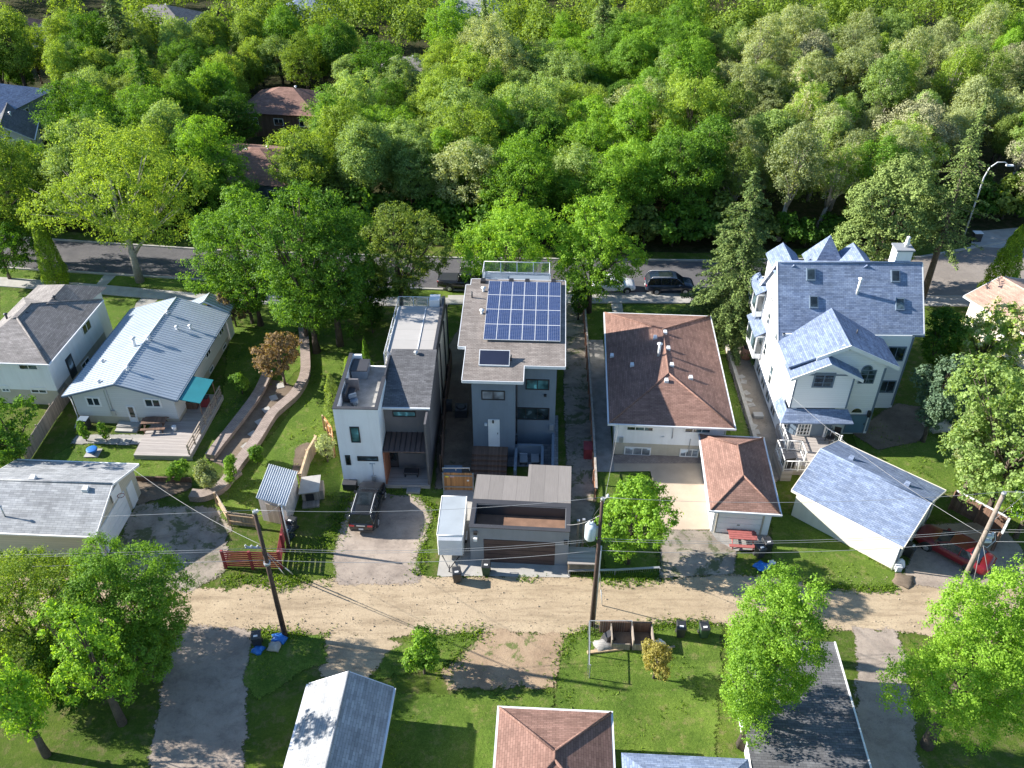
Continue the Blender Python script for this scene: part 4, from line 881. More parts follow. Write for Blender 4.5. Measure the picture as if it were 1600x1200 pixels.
# porch awning and deck
b = MB(); b.slab([(TWd + .02, -.05, 3.5), (XE - .32, -.05, 3.5), (XE - .32, YW - .003, 3.78), (TWd + .02, YW - .003, 3.78)], .08)
aw = b.build('porch_roof', m_plain('brown_seam_metal', (0.11, 0.075, 0.065), .5, .15), r); b = MB(); n = 8
for i in range(n + 1): x = TWd + .06 + i * (XE - .42 - TWd) / n; b.wallpoly([(x, -.05, 3.502), (x, YW - .01, 3.782), (x, YW - .01, 3.83), (x, -.05, 3.55)], (.04, 0, 0))
b.build('standing_seam', M['black'], aw)
MB().box(TWd + .02, -.15, .0, XE - .16, YW - .003, .32).build('deck', M['deck'], r)
b = MB(); b.box(TWd + 1.6, -.75, 0, TWd + 2.6, -.16, .18); b.build('doorstep', M['concrete_grey'], r)
b = MB(); b.box(TWd + .02, YW - .06, .35, TWd + .12, -.1, 3.4); b.build('cedar_side_wall', m_planks('cedar_side', (.30, .12, .07), .14, True), r)
winpx(r, F, 'S', YW, (630, 703, 657, 708), fm=M['black'], mull=(.5,), w=.06)
doorpx(r, F, 'S', YW, (606, 700, 624, 730), M['charcoal'], M['black'], z0=.33, glass=(.35, .9))
for z in (4.3, 2.0): pass
for q in ((604, 652), (611, 685.5)): x_, z_ = F.onS(YW, *q)
# ================================================================== metal-roofed cream house
F, W, D = eave_frame((97.3, 619), (272.5, 625.5), (355, 488), 3.0); F_ME = F; W = 9.2
r = root_of('bungalow', F, 'cream bungalow with ribbed sheet-metal gable roof and teal porch canopy', 'house')
yb = D; D = yb; c = F.at(180, 598.5, 4.35)[0]; yl = F.at(195, 492, 3.0)[1]
ov = .45; b = MB(); b.box(ov, ov, .75, W - ov, D - ov, 2.95); b.wallpoly([(ov, ov, 2.95), (W - ov, ov, 2.95), (c, ov, 4.2)], (0, .2, 0)); b.wallpoly([(ov, D - ov - .2, 2.95), (W - ov, D - ov - .2, 2.95), (c, D - ov - .2, 4.2)], (0, .2, 0)); b.build('wall', M['siding_off'], r)
b = MB(); b.box(ov + .02, ov + .02, -.05, W - ov - .02, D - ov - .02, .747); b.build('foundation', M['cream_base'], r)
gable_roof(r, 0, W, 0, D, 3.0, 4.4, M['metalroof'], 'y', xr=c, fascia=M['bluetrim'], ribs=.3, rm=M['metalrib'], t=.12)
# back wing that steps out to the north
gable_roof(r, c + .3, W, D + .003, D + 1.5, 3.0, 4.05, M['metalroof'], 'y', ribs=.3, rm=M['metalrib'], cap=True, t=.12)
MB().box(c + .7, D, -.05, W - .45, D + 1.1, 2.9).build('wing_wall', M['siding_white'], r)
winpx(r, F, 'S', ov, (132, 619.5, 160, 635), mull=(.5,), w=.13); winpx(r, F, 'S', ov, (223, 622, 254, 637), mull=(.5,), w=.13)
doorpx(r, F, 'S', ov, (196.5, 634, 219, 664), M['white'], z0=.32, glass=(.28, .93)); winpx(r, F, 'S', ov, (240, 660, 263, 665.5), fm=M['black'], mull=(), w=.05)
b = MB(); a = F.onS(ov, 208, 670); b.box(a[0] - .9, ov - 1.1, -.02, a[0] + .9, ov - .04, .16); b.box(a[0] - .9, ov - .7, .16, a[0] + .9, ov - .04, .31); b.build('doorstep', M['concrete'], r)
def mzr(x): return 3.0 + 1.4 * (x / c if x < c else (W - x) / (W - c))
def mroof(px, py):
    z = 3.8
    for _ in range(14): x, y = F.at(px, py, z); z = mzr(x)
    return x, y, z
for q, h in (((211, 541), .75), ((233, 532), .35), ((262, 491), .2), ((277, 515), .25), ((298, 514), .3), ((200, 579), .25), ((154.5, 598), .12), ((160, 566), .12)):
    x, y, z = mroof(*q); vent_pipe(r, x, y, z, h, .12 if h > .3 else .09)
q = F.onS(ov, 115, 620)
b = MB(); b.path([(ov - .1, ov - .25, 2.85), (ov - .05, ov - .12, 2.5), (ov - .05, ov - .12, .6), (ov - .1, ov - .9, .1)], .05, 6); b.build('downspout', M['white_metal'], r)
b = MB(); b.path([(W - .1, D - .4, 2.8), (W - ov + .08, D - .5, 2.4), (W - ov + .08, D - .5, .2)], .05, 6); b.build('downspout', M['white_metal'], r)
for y in (3.5, 7.5, 11): window(r, 'E', W - ov, y, y + 1.1, 1.7, 2.6, mull=(.5,)); window(r, 'E', W - ov - .02, y, y + .9, .15, .55, mull=(), w=.05)
window(r, 'W', ov, 4, 5.2, 1.7, 2.6); window(r, 'W', ov, 9, 10.2, 1.7, 2.6)
b = MB(); m_ = F.onS(ov, 160, 606); b.box(m_[0], ov - .03, .8, m_[0] + .04, ov, 3.4); b.box(m_[0] + .1, ov - .15, .9, m_[0] + .4, ov, 1.4); b.tube((m_[0] + .25, ov - .05, 1.4), (m_[0] + .25, ov - .05, 3.9), .03, n=5); b.build('meter_box', M['galv'], r)
# teal canopy on posts beside it
a = [F.at(*q, 2.75) for q in ((270.5, 632), (315, 639.5), (336, 597), (298, 591.5))]
cn = thing('porch_canopy', 'teal sheet canopy over the side porch of the cream bungalow', 'canopy', (F.x, F.y, 0), F.a)
x0_, x1_ = W - ov + .05, W + 1.75; y0_, y1_ = .25, 3.4
MB().slab([(x0_, y0_, 3.0), (x1_, y0_, 2.6), (x1_, y1_, 2.6), (x0_, y1_, 3.0)], .05).build('canopy_sheet', M['teal'], cn)
b = MB()
for y in (y0_ + .1, y1_ - .1): b.tube((x1_ - .1, y, .5), (x1_ - .1, y, 2.56), .05, n=6)
b.build('post', M['wood_brown'], cn)
# deck with rail
dk = thing('deck', 'weathered grey back deck with side rail behind the cream bungalow', 'deck', (F.x, F.y, 0), F.a)
d0 = F.at(208.5, 711, .45); d1 = F.at(300, 713, .45)
b = MB(); b.prism([(F.at(222, 683, .45)[0], ov - 1.3), (d0[0], d0[1]), (d1[0], d1[1]), (x1_ + .1, d1[1]), (x1_ + .1, 4.2), (W - ov + .03, 4.2), (W - ov + .03, ov - .05), (F.at(228, 680, .45)[0], ov - .05)][::1], -.02, .45); b.build('deck_floor', M['deck'], dk)
b = MB(); xr_ = x1_ + .02
for i in range(7): y = d1[1] + .2 + i * (4.0 - d1[1]) / 6.2; b.box(xr_ - .05, y - .05, .45, xr_ + .05, y + .05, 1.45)
for z in (.75, 1.05, 1.38): b.box(xr_ - .02, d1[1] + .1, z, xr_ + .06, 4.1, z + .1)
b.build('railing', M['wood'], dk)

# ================================================================== grey hip-roofed house at the left edge
FZ = 4.6
F, W, D = eave_frame((-62, 564), (75.4, 568.5), (162, 468), FZ); F_GR = F
r = root_of('bungalow', F, 'tall white and tan house with grey hip roof at the left edge', 'house')
b = MB(); b.box(.5, .5, 1.5, W - .5, D - .5, FZ - .05); b.build('wall', M['stucco_white'], r)
MB().box(.52, .52, -.05, W - .52, D - .52, 1.497).build('foundation', M['cream_base'], r)
zr = FZ + 1.5; rA = F.at(21, 485, zr); rB = F.at(60.7, 480, zr); rC = F.at(75.4, 463, zr + .1); rD = F.at(144, 456.5, FZ + .7)
v = dict(a=(0, 0, FZ), b=(W, 0, FZ), c=(W, D, FZ), d=(0, D, FZ), e=(rA[0], D * .5, zr), f=(3.0, D * .5, zr))
xm = W - D * .5 if W > D else rA[0]; hx = max(3.0, rA[0])
b = MB(); t_ = .16
b.add([(0, 0, FZ), (W, 0, FZ), (W, D, FZ), (0, D, FZ), (hx, D * .42, zr), (hx, D * .66, zr), (2.5, D * .42, zr), (2.5, D * .66, zr), (0, 0, FZ - t_), (W, 0, FZ - t_), (W, D, FZ - t_), (0, D, FZ - t_)],
      [(0, 1, 4, 6), (1, 2, 5, 4), (2, 3, 7, 5), (3, 0, 6, 7), (4, 5, 7, 6), (8, 11, 10, 9), (0, 8, 9, 1), (1, 9, 10, 2), (2, 10, 11, 3), (3, 11, 8, 0)]); rf = b.build('roof', M['sh_grey'], r)
b = MB()
for p, q in (((W, 0, FZ), (hx, D * .42, zr)), ((W, D, FZ), (hx, D * .66, zr)), ((hx, D * .42, zr), (hx, D * .66, zr)), ((2.5, D * .42, zr), (hx, D * .42, zr))): b.tube(Vector(p) + Vector((0, 0, .02)), Vector(q) + Vector((0, 0, .02)), .08, n=5)
b.build('ridge_cap', M['sh_grey'], rf)
f = MB(); f.box(-.1, -.12, FZ - .14, W + .12, -.003, FZ - .02); f.box(W + .003, 0, FZ - .14, W + .12, D, FZ - .02); f.build('gutter', M['white_metal'], rf)
MB().add([(W - 7.0, D - 1, FZ + .1), (W - 1, D - 1, FZ + .1), (W - .5, D + 2.2, FZ), (W - 7.0, D + 2.2, FZ), (W - 3.2, D - 3.0, FZ + 1.25), (W - 3.4, D + .6, FZ + 1.1)], [(0, 1, 4), (1, 2, 5, 4), (2, 3, 5), (3, 0, 4, 5), (0, 3, 2, 1)]).build('rear_roof', M['sh_grey'], r)
MB().box(W - 6.5, D - .5, -.05, W - 1, D + 1.7, FZ - .05).build('rear_wall', M['stucco_white'], r)
winpx(r, F, 'S', .5, (27, 567.5, 61, 578), mull=(.5,)); winpx(r, F, 'S', .52, (46, 604.5, 75, 614.5), mull=(.5,)); winpx(r, F, 'S', .52, (0, 602, 17, 612)); winpx(r, F, 'S', .5, (-30, 566, 1, 576))
window(r, 'E', W - .5, 6.4, 7.9, 3.0, 4.0); window(r, 'E', W - .52, 4.6, 6.0, .4, 1.2)
d = MB(); d.box(W - .5, 2.8, 1.0, W - .45, 3.8, 3.0); d = d.build('door', M['charcoal'], r); MB().box(W - .45, 3.0, 1.8, W - .43, 3.6, 2.8).build('pane', M['glass_pale'], d)
for px, py in ((85, 467.5), (43, 493), (10, 495)): x, y = F.at(px, py, zr - .4); vent_pipe(r, x, y, zr - .55, .35, .09, M['charcoal'])
# garage at the left edge, by the alley
F, W, D = eave_frame((-60, 829), (148.7, 837.6), (213.8, 725.3), 2.62); F_LG = F
W0 = F.at(-95, 760, 3.95)[0]
r = root_of('detached_garage', F, 'white garage with light grey shingled gable roof at the left edge', 'garage')
b = MB(); b.box(.3, .35, -.05, W - .3, D - .35, 2.58)
for x in (.3, W - .5): b.wallpoly([(x, .35, 2.58), (x, D - .35, 2.58), (x, D / 2, 3.84)], (.2, 0, 0))
b.build('wall', M['garage_beige'], r)
gable_roof(r, 0, W, 0, D, 2.62, 3.98, M['sh_light'], 'x', fascia=M['white'])
d0, d1 = .9, D - 2.3; b = MB(); b.box(W - .31, d0, 0, W - .24, d1, 2.15)
for i in range(4): b.box(W - .24, d0 + .04, .03 + i * .53, W - .22, d1 - .04, .5 + i * .53)
b.build('garage_door', M['white'], r)
MB().box(W - .3, .3, 0, W - .2, .42, 2.5).build('corner_board', M['white'], r); MB().box(W - .3, D - 1.9, 0, W - .24, D - 1.0, 2.0).build('side_door', M['white'], r)
def gr(px, py):
    z = 3.3
    for _ in range(14): x, y = F.at(px, py, z); z = 2.62 + 1.36 * (1 - abs(y - D / 2) / (D / 2))
    return x, y, z
x, y, z = gr(8, 807); vent_pipe(r, x, y, z, .85, .05, M['galv']); 
for q in ((52, 748), (134.5, 765)): box_vent(r, *gr(*q), .4)
bh = MB(); bh.box(W - .2, 3.2, 2.45, W - .14, 4.4, 3.35); bb = bh.build('basketball_backboard', M['white'], r)
b = MB(); cx_, cy_, cz_ = W + .12, 3.8, 2.65
b.path([(cx_ + .23 * math.cos(a * math.pi / 8), cy_ + .23 * math.sin(a * math.pi / 8), cz_) for a in range(17)], .02, 5); b.build('basket_hoop', M['redpaint'], bb)

# ================================================================== blue-roofed angled garage
ez = 2.55; pa, pb = P(1237.5, 765, ez), P(1412, 854.7, ez); F, W, D = eave_frame((1237.5, 765), (1412, 854.7), (1482, 771), ez); F_BG = F
D = F.at(1318, 689.5, ez)[1] * .5 + D * .5
r = root_of('detached_garage', F, 'large angled garage with blue-grey shingled gable roof and cream wall', 'garage')
b = MB(); b.box(.3, .3, -.05, W - .3, D - .3, ez - .05)
for x in (.3, W - .5): b.wallpoly([(x, .3, ez - .05), (x, D - .3, ez - .05), (x, D / 2, ez + 1.3)], (.2, 0, 0))
b.build('wall', M['stucco_cream'], r)
gable_roof(r, 0, W, 0, D, ez, ez + 1.45, M['sh_blue'], 'x', fascia=M['stucco_cream'])
b = MB(); b.box(W - .3, 1.0, 0, W - .26, D - 1.6, 2.1); b.build('garage_door', M['stucco_cream'], r)
b = MB()
for y in (.8, D - 1.5): b.box(W - .3, y, 0, W - .22, y + .12, 2.2)
b.box(W - .3, .8, 2.12, W - .22, D - 1.38, 2.24); b.build('door_frame', M['bluetrim'], r)
def gr2(px, py):
    z = 3.3
    for _ in range(14): x, y = F.at(px, py, z); z = ez + 1.45 * (1 - abs(y - D / 2) / (D / 2))
    return x, y, z
for q in ((1330, 717), (1417, 758)): box_vent(r, *gr2(*q), .36, M['sh_blue'])
b = MB(); b.tube((W - .25, .2, 2.4), (W - .2, .2, .05), .06, n=6); b.build('downspout', M['white_metal'], r)

# ================================================================== tall blue-roofed Victorian-style house
F = Frame(*P2(1213, 676), R(-1.4)); F_VI = F
XS = F.l(28.4, 53.4)[0]; XR = F.l(31.65, 56.9)[0]; YR = F.l(31.65, 56.9)[1]; YB = F.l(21.4, 66.4)[1]
r = root_of('tall_house', F, 'tall three-storey house with blue shingled roofs and white walls', 'house')
ridge_y = YB * .62; RZ = 11.5; EZ = 7.25
yE = F.at(1450, 522, EZ)[1]; yR = F.at(1325, 410, RZ)[1]; xRr = F.at(1434, 411, RZ)[0]; xRl = F.at(1216, 409, RZ)[0]
sl = (RZ - EZ) / (yR - yE); x_e = (F.at(1450, 522, EZ)[0] + xRr) / 2; x_w = xRl - .02
ylow = yR - (RZ - 6.7) / sl; zlow = 6.7
def vz(y): return RZ - sl * (yR - y)
yn = yR + (yR - yE) * 1.0
b = MB(); b.box(0, YR, -.05, XR, YB, EZ - .05); b.box(0, .0, -.05, XS, YR, 6.55)
for x in (0, XR - .2): b.wallpoly([(x, YR, EZ - .05), (x, YB, EZ - .05), (x, YB, vz(yR - (YB - yR)) - .2 if YB > yR else EZ), (x, yR, RZ - .2), (x, YR, vz(YR) - .2)], (.2, 0, 0))
b.build('wall', M['siding_white'], r)
# main roof, front slope longer on the left where it runs into the gable
b = MB(); b.slab([(x_w, ylow, vz(ylow)), (x_w + 3.6, ylow, vz(ylow)), (x_w + 3.6, yE, EZ), (x_e, yE, EZ), (x_e, yR, RZ), (x_w, yR, RZ)], .18)
b.slab([(x_w, yR, RZ), (x_e, yR, RZ), (x_e, yn, EZ - .2), (x_w, yn, EZ - .2)], .18); rf = b.build('roof', M['sh_blue'], r)
MB().tube((x_w, yR, RZ + .02), (x_e, yR, RZ + .02), .1, n=5).build('ridge_cap', M['sh_blue'], rf)
for x in (x_w - .08, x_e + .003):
    f = MB()
    f.wallpoly([(x, ylow if x < 2 else yE, vz(ylow if x < 2 else yE) - .25), (x, yR, RZ - .25), (x, yR, RZ + .03), (x, ylow if x < 2 else yE, vz(ylow if x < 2 else yE) + .03)], (.077, 0, 0))
    f.wallpoly([(x, yR, RZ - .25), (x, yn, EZ - .45), (x, yn, EZ - .17), (x, yR, RZ + .03)], (.077, 0, 0))
    f.build('fascia', M['white'], rf)
f = MB(); f.box(x_w + 6.0, yE - .14, EZ - .2, x_e + .05, yE - .003, EZ - .02); f.build('gutter', M['bluetrim'], rf)
# big cross gable over the front block
ax, az = XS * .5 + .3, 8.75; yf = -.35; xe_, ze_ = XS + .8, 6.85; xl_, zl_ = -.35, 6.7
yi = yE + (az - EZ) / sl
yj = yE + .0
b = MB(); kk = (xe_ - ax) / (az - ze_)
b.slab([(ax, yf, az), (xe_, yf, ze_), (xe_, yE + .4, ze_), (ax, yi + .1, az)], .16)
b.slab([(xl_, yf, zl_), (ax, yf, az), (ax, yi + .05, az), (xl_, ylow + .05, zl_)], .16); gf = b.build('gable_roof', M['sh_blue'], r)
f = MB(); f.wallpoly([(ax, yf - .07, az + .02), (ax, yf - .07, az - .3), (xe_, yf - .07, ze_ - .3), (xe_, yf - .07, ze_ + .02)], (0, .067, 0)); f.wallpoly([(ax, yf - .07, az + .02), (ax - 2.3, yf - .07, az + .02 - 2.3 * (az - zl_) / (ax - xl_)), (ax - 2.3, yf - .07, az - .3 - 2.3 * (az - zl_) / (ax - xl_)), (ax, yf - .07, az - .3)], (0, .067, 0)); f.build('bargeboard', M['white'], gf)
b = MB(); b.wallpoly([(0, 0, 6.55), (XS, 0, 6.55), (XS, 0, 6.7), (ax, 0, az - .17), (0, 0, 6.4)], (0, .2, 0)); b.build('gable_wall', M['siding_white'], r)
# small gable and bay in front
bx0, bx1, bz0, bz1, by = .15, F.at(1327, 586, 6.1)[0], 3.35, 6.5, -1.0
bx1 = 4.55; a2 = (bx0 + bx1) / 2; z2 = 7.75
MB().box(bx0, by, bz0, bx1, -.003, bz1).build('bay_wall', M['siding_white'], r)
MB().wallpoly([(bx0, by, bz1), (bx1, by, bz1), (a2, by, z2 - .25)], (0, .15, 0)).build('bay_gable', M['siding_white'], r)
b = MB(); b.slab([(bx0 - .5, by - .35, bz1 - .15), (a2, by - .35, z2), (a2, .6, z2), (bx0 - .5, .6, bz1 - .15)], .14); b.slab([(a2, by - .35, z2), (bx1 + .5, by - .35, bz1 - .15), (bx1 + .5, .3, bz1 - .15), (a2, .3, z2)], .14); gb = b.build('bay_roof', M['sh_blue'], r)
f = MB(); f.wallpoly([(bx0 - .5, by - .42, bz1 - .4), (a2, by - .42, z2 - .25), (bx1 + .5, by - .42, bz1 - .4), (bx1 + .5, by - .42, bz1 - .13), (a2, by - .42, z2 + .02), (bx0 - .5, by - .42, bz1 - .13)], (0, .067, 0)); f.build('bargeboard', M['white'], gb)
b = MB(); b.box(bx0, by - .03, bz1 - .05, bx1, by - .003, bz1 + .06)
for x in (bx0, bx1 - .12): b.box(x, by - .035, bz0, x + .12, by - .003, bz1 - .05)
b.build('corner_board', M['bluetrim'], r)
winpx(r, F, 'S', by, (1273.5, 582, 1300.5, 605.5), fm=M['bluetrim'], mull=(.5,), hm=(.33, .66), w=.12)
winpx(r, F, 'S', 0, (1346, 577.5, 1364, 599), fm=M['bluetrim'], mull=(.5,), hm=(.33, .66), w=.07)
q = F.onS(0, 1356, 574)
def arch(root, x, z, rr, y, m, nm):
    b = MB(); b.wallpoly([(x + rr * math.cos(k * math.pi / 10), y, z + rr * math.sin(k * math.pi / 10)) for k in range(11)], (0, .05, 0)); return b.build(nm, m, root)
ar = arch(r, q[0], q[1] - .2, .42, -.055, M['bluetrim'], 'arched_window'); arch(ar, q[0], q[1] - .18, .33, -.062, M['glass'], 'pane')
q = F.onS(0, 1321, 545); ar = arch(r, q[0], q[1] - .1, .5, -.055, M['white'], 'arched_vent'); arch(ar, q[0], q[1] - .07, .38, -.062, M['stucco_grey'], 'louvre')
winpx(r, F, 'S', YR, (1389, 541, 1410, 564), fm=M['bluetrim'], mull=(.5,), w=.08); winpx(r, F, 'S', YR, (1376, 594, 1395, 613.5), fm=M['bluetrim'], mull=(.5,), w=.08); winpx(r, F, 'S', YR, (1366, 638, 1381, 650), fm=M['bluetrim'], mull=(.5,), w=.08)
b = MB()
for x in (XS - .14, ): b.box(x, -.03, .3, x + .14, -.003, 6.5); b.box(x + .143, -.02, .3, x + .17, .2, 6.5)
b.box(XR - .14, YR - .03, .3, XR, YR - .003, EZ - .2); b.build('corner_board', M['bluetrim'], r)
doorpx(r, F, 'S', 0, (1325, 647, 1347, 679), M['bluedoor'], M['bluetrim'], z0=.15); q = F.onS(0, 1339, 640)
ar = arch(r, q[0], q[1] - .28, .5, -.055, M['white'], 'fanlight'); arch(ar, q[0], q[1] - .25, .4, -.062, M['glass'], 'pane')
q = F.onS(0, 1357, 645); MB().box(q[0] - .1, -.3, q[1] - .25, q[0] + .1, 0, q[1] + .25).build('wall_lamp', M['black'], r)
# porch roof and entrance on the deck
pz = 3.25; dz = .95; pr = MB(); pr.slab([(-.55, -2.0, pz - .62), (5.0, -2.0, pz - .62), (4.7, -.98, pz), (-.0, -.98, pz)], .1); pr.slab([(-.55, -2.0, pz - .62), (-.0, -.98, pz), (-.0, .6, pz), (-.55, .6, pz - .62)], .1); pr.build('porch_roof', M['sh_blue'], r)
b = MB(); b.prism([(.3, -1.0), (.9, -1.45), (3.1, -1.45), (3.9, -1.0), (3.9, 0), (.3, 0)], dz, pz - .3); b.build('porch_wall', M['bluetrim'], r)
window(r, 'S', -1.45, 1.0, 2.05, dz + .03, dz + 1.9, fm=M['white'], mull=(.25, .5, .75), hm=(.2, .4, .6, .8), w=.1, name='glazed_door'); window(r, 'S', -1.0, 3.15, 3.85, dz + .5, dz + 1.85, mull=(.5,), hm=(.5,), w=.09); window(r, 'S', -1.02, .02, .85, dz + .4, dz + 1.9, mull=(.33, .66), hm=(.25, .5, .75), w=.09)
# west wall windows
for q in ((1208, 436, 1219, 466), (1199, 491, 1207, 506), (1212, 515, 1219, 530), (1193, 538, 1199, 554), (1202, 575, 1210, 598)):
    a_ = F.onX(0, q[0] + 6, q[1]); c_ = F.onX(0, q[0], q[3]); y_ = (a_[0] + c_[0]) / 2; z_ = (a_[1] + c_[1]) / 2; hh = max(.45, (q[3] - q[1]) / 24); window(r, 'W', 0, y_ - .4, y_ + .4, z_ - hh, z_ + hh, fm=M['white'], hm=(.5,), mull=())
for i in range(5): window(r, 'W', 0, 1.2 + i * 1.9, 2.5 + i * 1.9, .35, 1.25, fm=M['white'], mull=(.5,))
MB().box(-.06, .05, 1.4, -.003, YB - .1, 1.5).build('belt_course', M['white'], r)
# two glazed bays on the north-west corner
for (ya, yc, z0, z1) in ((YB - 3.0, YB - .2, 4.9, 7.1), (YB - 5.0, YB - 1.8, 1.9, 4.2)):
    bb = MB(); bb.box(-.7, ya, z0, -.003, yc, z0 + .5); bb.box(-.7, ya, z1 - .15, -.003, yc, z1)
    for y in (ya, (ya + yc) / 2 - .05, yc - .1): bb.box(-.7, y, z0 + .5, -.6, y + .1, z1 - .15)
    bb.box(-.1, ya, z0 + .5, -.003, ya + .1, z1 - .15); bo = bb.build('bay', M['white'], r)
    MB().box(-.66, ya + .04, z0 + .5, -.05, yc - .04, z1 - .15).build('pane', M['glass'], bo); MB().slab([(-.9, ya - .15, z1 + .02), (-.002, ya - .15, z1 + .55), (-.002, yc + .15, z1 + .55), (-.9, yc + .15, z1 + .02)], .08).build('bay_roof', M['sh_blue'], bo)
# skylights
for q in ((1266.5, 429), (1271, 472), (1398.5, 431.5), (1405.5, 475)):
    x, y, z = F.hit(q[0], q[1], lambda a, c: vz(c))
    w_, l_ = .34, .5; n_ = Vector((0, -sl, 1)).normalized(); u_ = Vector((0, 1, sl)).normalized(); c_ = Vector((x, y, z)) + n_ * .14
    P4 = [c_ + Vector((sx * w_, 0, 0)) + u_ * sy * l_ for sx, sy in ((-1, -1), (1, -1), (1, 1), (-1, 1))]
    o = MB().wallpoly([p - n_ * .2 for p in P4], n_ * .2).build('skylight', M['bluetrim'], r); MB().wallpoly([c_ + n_ * .003 + (p - c_) * .78 for p in P4], n_ * .008).build('pane', M['glass'], o)
x, y, z = F.hit(1339, 458.5, lambda a, c: vz(c))
vent_pipe(r, x, y, z, 1.25, .1, M['white'])
z = 7.5; x, y = F.at(1339, 520, 8.2); vent_pipe(r, x, y, 8.1, .4, .05, M['charcoal'], False)
# roofs of the street side that rise above the ridge: two dormers, a pyramid turret, the chimney
def north(px, py, y): return F.onS(y, px, py)
for pxs in ((1213, 1237, 1262), (1325, 1348, 1377)):
    yv = yR + 3.6; L_, zA = F.onS(yv, pxs[1], 379); xa, za_ = F.onS(yR + .9, pxs[0], 406); z_ap = min(zA, 11.45); hw = 1.25
    xa = (F.onS(yR + .5, pxs[0], 406)[0] + F.onS(yR + .5, pxs[2], 408)[0]) / 2
    o = MB(); o.slab([(xa - hw, yR - .3, z_ap - 1.0), (xa, yR - .3, z_ap), (xa, yv, z_ap), (xa - hw, yv, z_ap - 1.0)], .12); o.slab([(xa, yR - .3, z_ap), (xa + hw, yR - .3, z_ap - 1.0), (xa + hw, yv, z_ap - 1.0), (xa, yv, z_ap)], .12); dr = o.build('dormer_roof', M['sh_blue'], r)
    MB().box(xa - hw + .2, yR - .2, 8.0, xa + hw - .2, yv - .3, z_ap - 1.05).build('dormer_wall', M['siding_white'], r)
yv = yR + 3.4; xa, za = F.onS(yv, 1298, 367); o = MB(); hw = 1.5; zb_ = za - 2.6
o.add([(xa - hw, yv - hw, zb_), (xa + hw, yv - hw, zb_), (xa + hw, yv + hw, zb_), (xa - hw, yv + hw, zb_), (xa, yv, za)], [(0, 1, 4), (1, 2, 4), (2, 3, 4), (3, 0, 4), (0, 3, 2, 1)]); o.build('turret_roof', M['sh_blue'], r)
MB().box(xa - hw + .3, yv - hw + .3, -.05, xa + hw - .3, yv + hw - .3, zb_ - .01).build('turret_wall', M['siding_white'], r)
xc, zc = F.onS(yR + .6, 1413, 385); o = MB(); o.box(xc - .62, yR + .15, 9.0, xc + .62, yR + 1.25, 12.45); ch = o.build('chimney', M['stucco_white'], r); MB().box(xc - .72, yR + .05, 12.452, xc + .72, yR + 1.35, 12.58).build('chimney_crown', M['stucco_bg'], ch)
o = MB(); o.lathe(xc + .2, yR + .7, [(.16, 12.58), (.16, 12.8), (.27, 12.85), (.14, 13.0), (.2, 13.1), (.11, 13.3), (.17, 13.4), (.05, 13.5)], 10); o.build('chimney_cap', M['white_metal'], ch)
# deck beside it, with white rails
dk = thing('deck', 'grey wooden back deck with white railings beside the tall house', 'deck', (F.x, F.y, 0), F.a)
a = [F.at(*q, dz) for q in ((1222, 680), (1219, 745), (1265, 745), (1290, 700), (1303, 690))]
MB().prism([(-.15, -.05), (-.15, -5.0), (2.6, -5.0), (4.2, -2.6), (4.2, -.02), (0, -.02)], -.02, dz).build('deck_floor', M['deck'], dk)
def rail(root, pts, z, h, m, step=1.2, bal=True, name='railing'):
    b = MB()
    for i in range(len(pts) - 1):
        p, q = Vector((*pts[i], z)), Vector((*pts[i + 1], z)); L = (q - p).length; n = max(1, round(L / step))
        for zz in (.12, h): b.path([p + Vector((0, 0, zz)), q + Vector((0, 0, zz))], .045, 4)
        for k in range(n + 1): s = p.lerp(q, k / n); b.box(s.x - .05, s.y - .05, z, s.x + .05, s.y + .05, z + h + .06)
        if bal:
            m2 = int(L / .3)
            for k in range(m2): s = p.lerp(q, (k + .5) / m2); b.box(s.x - .015, s.y - .015, z + .12, s.x + .015, s.y + .015, z + h)
    return b.build(name, m, root)
rail(dk, [(-.1, -.8), (-.1, -3.2), (-.9, -3.2), (-.9, -5.6), (1.2, -5.6)], dz, .95, M['white'], bal=True); rail(dk, [(-.1, -3.25), (.9, -3.3), (.9, -4.6)], dz, .95, M['white']); rail(dk, [(4.1, -2.6), (3.1, -1.6)], dz, .95, M['white'])
MB().box(-1.0, -5.7, -.02, -.2, -3.1, dz).build('landing', M['deck'], dk)
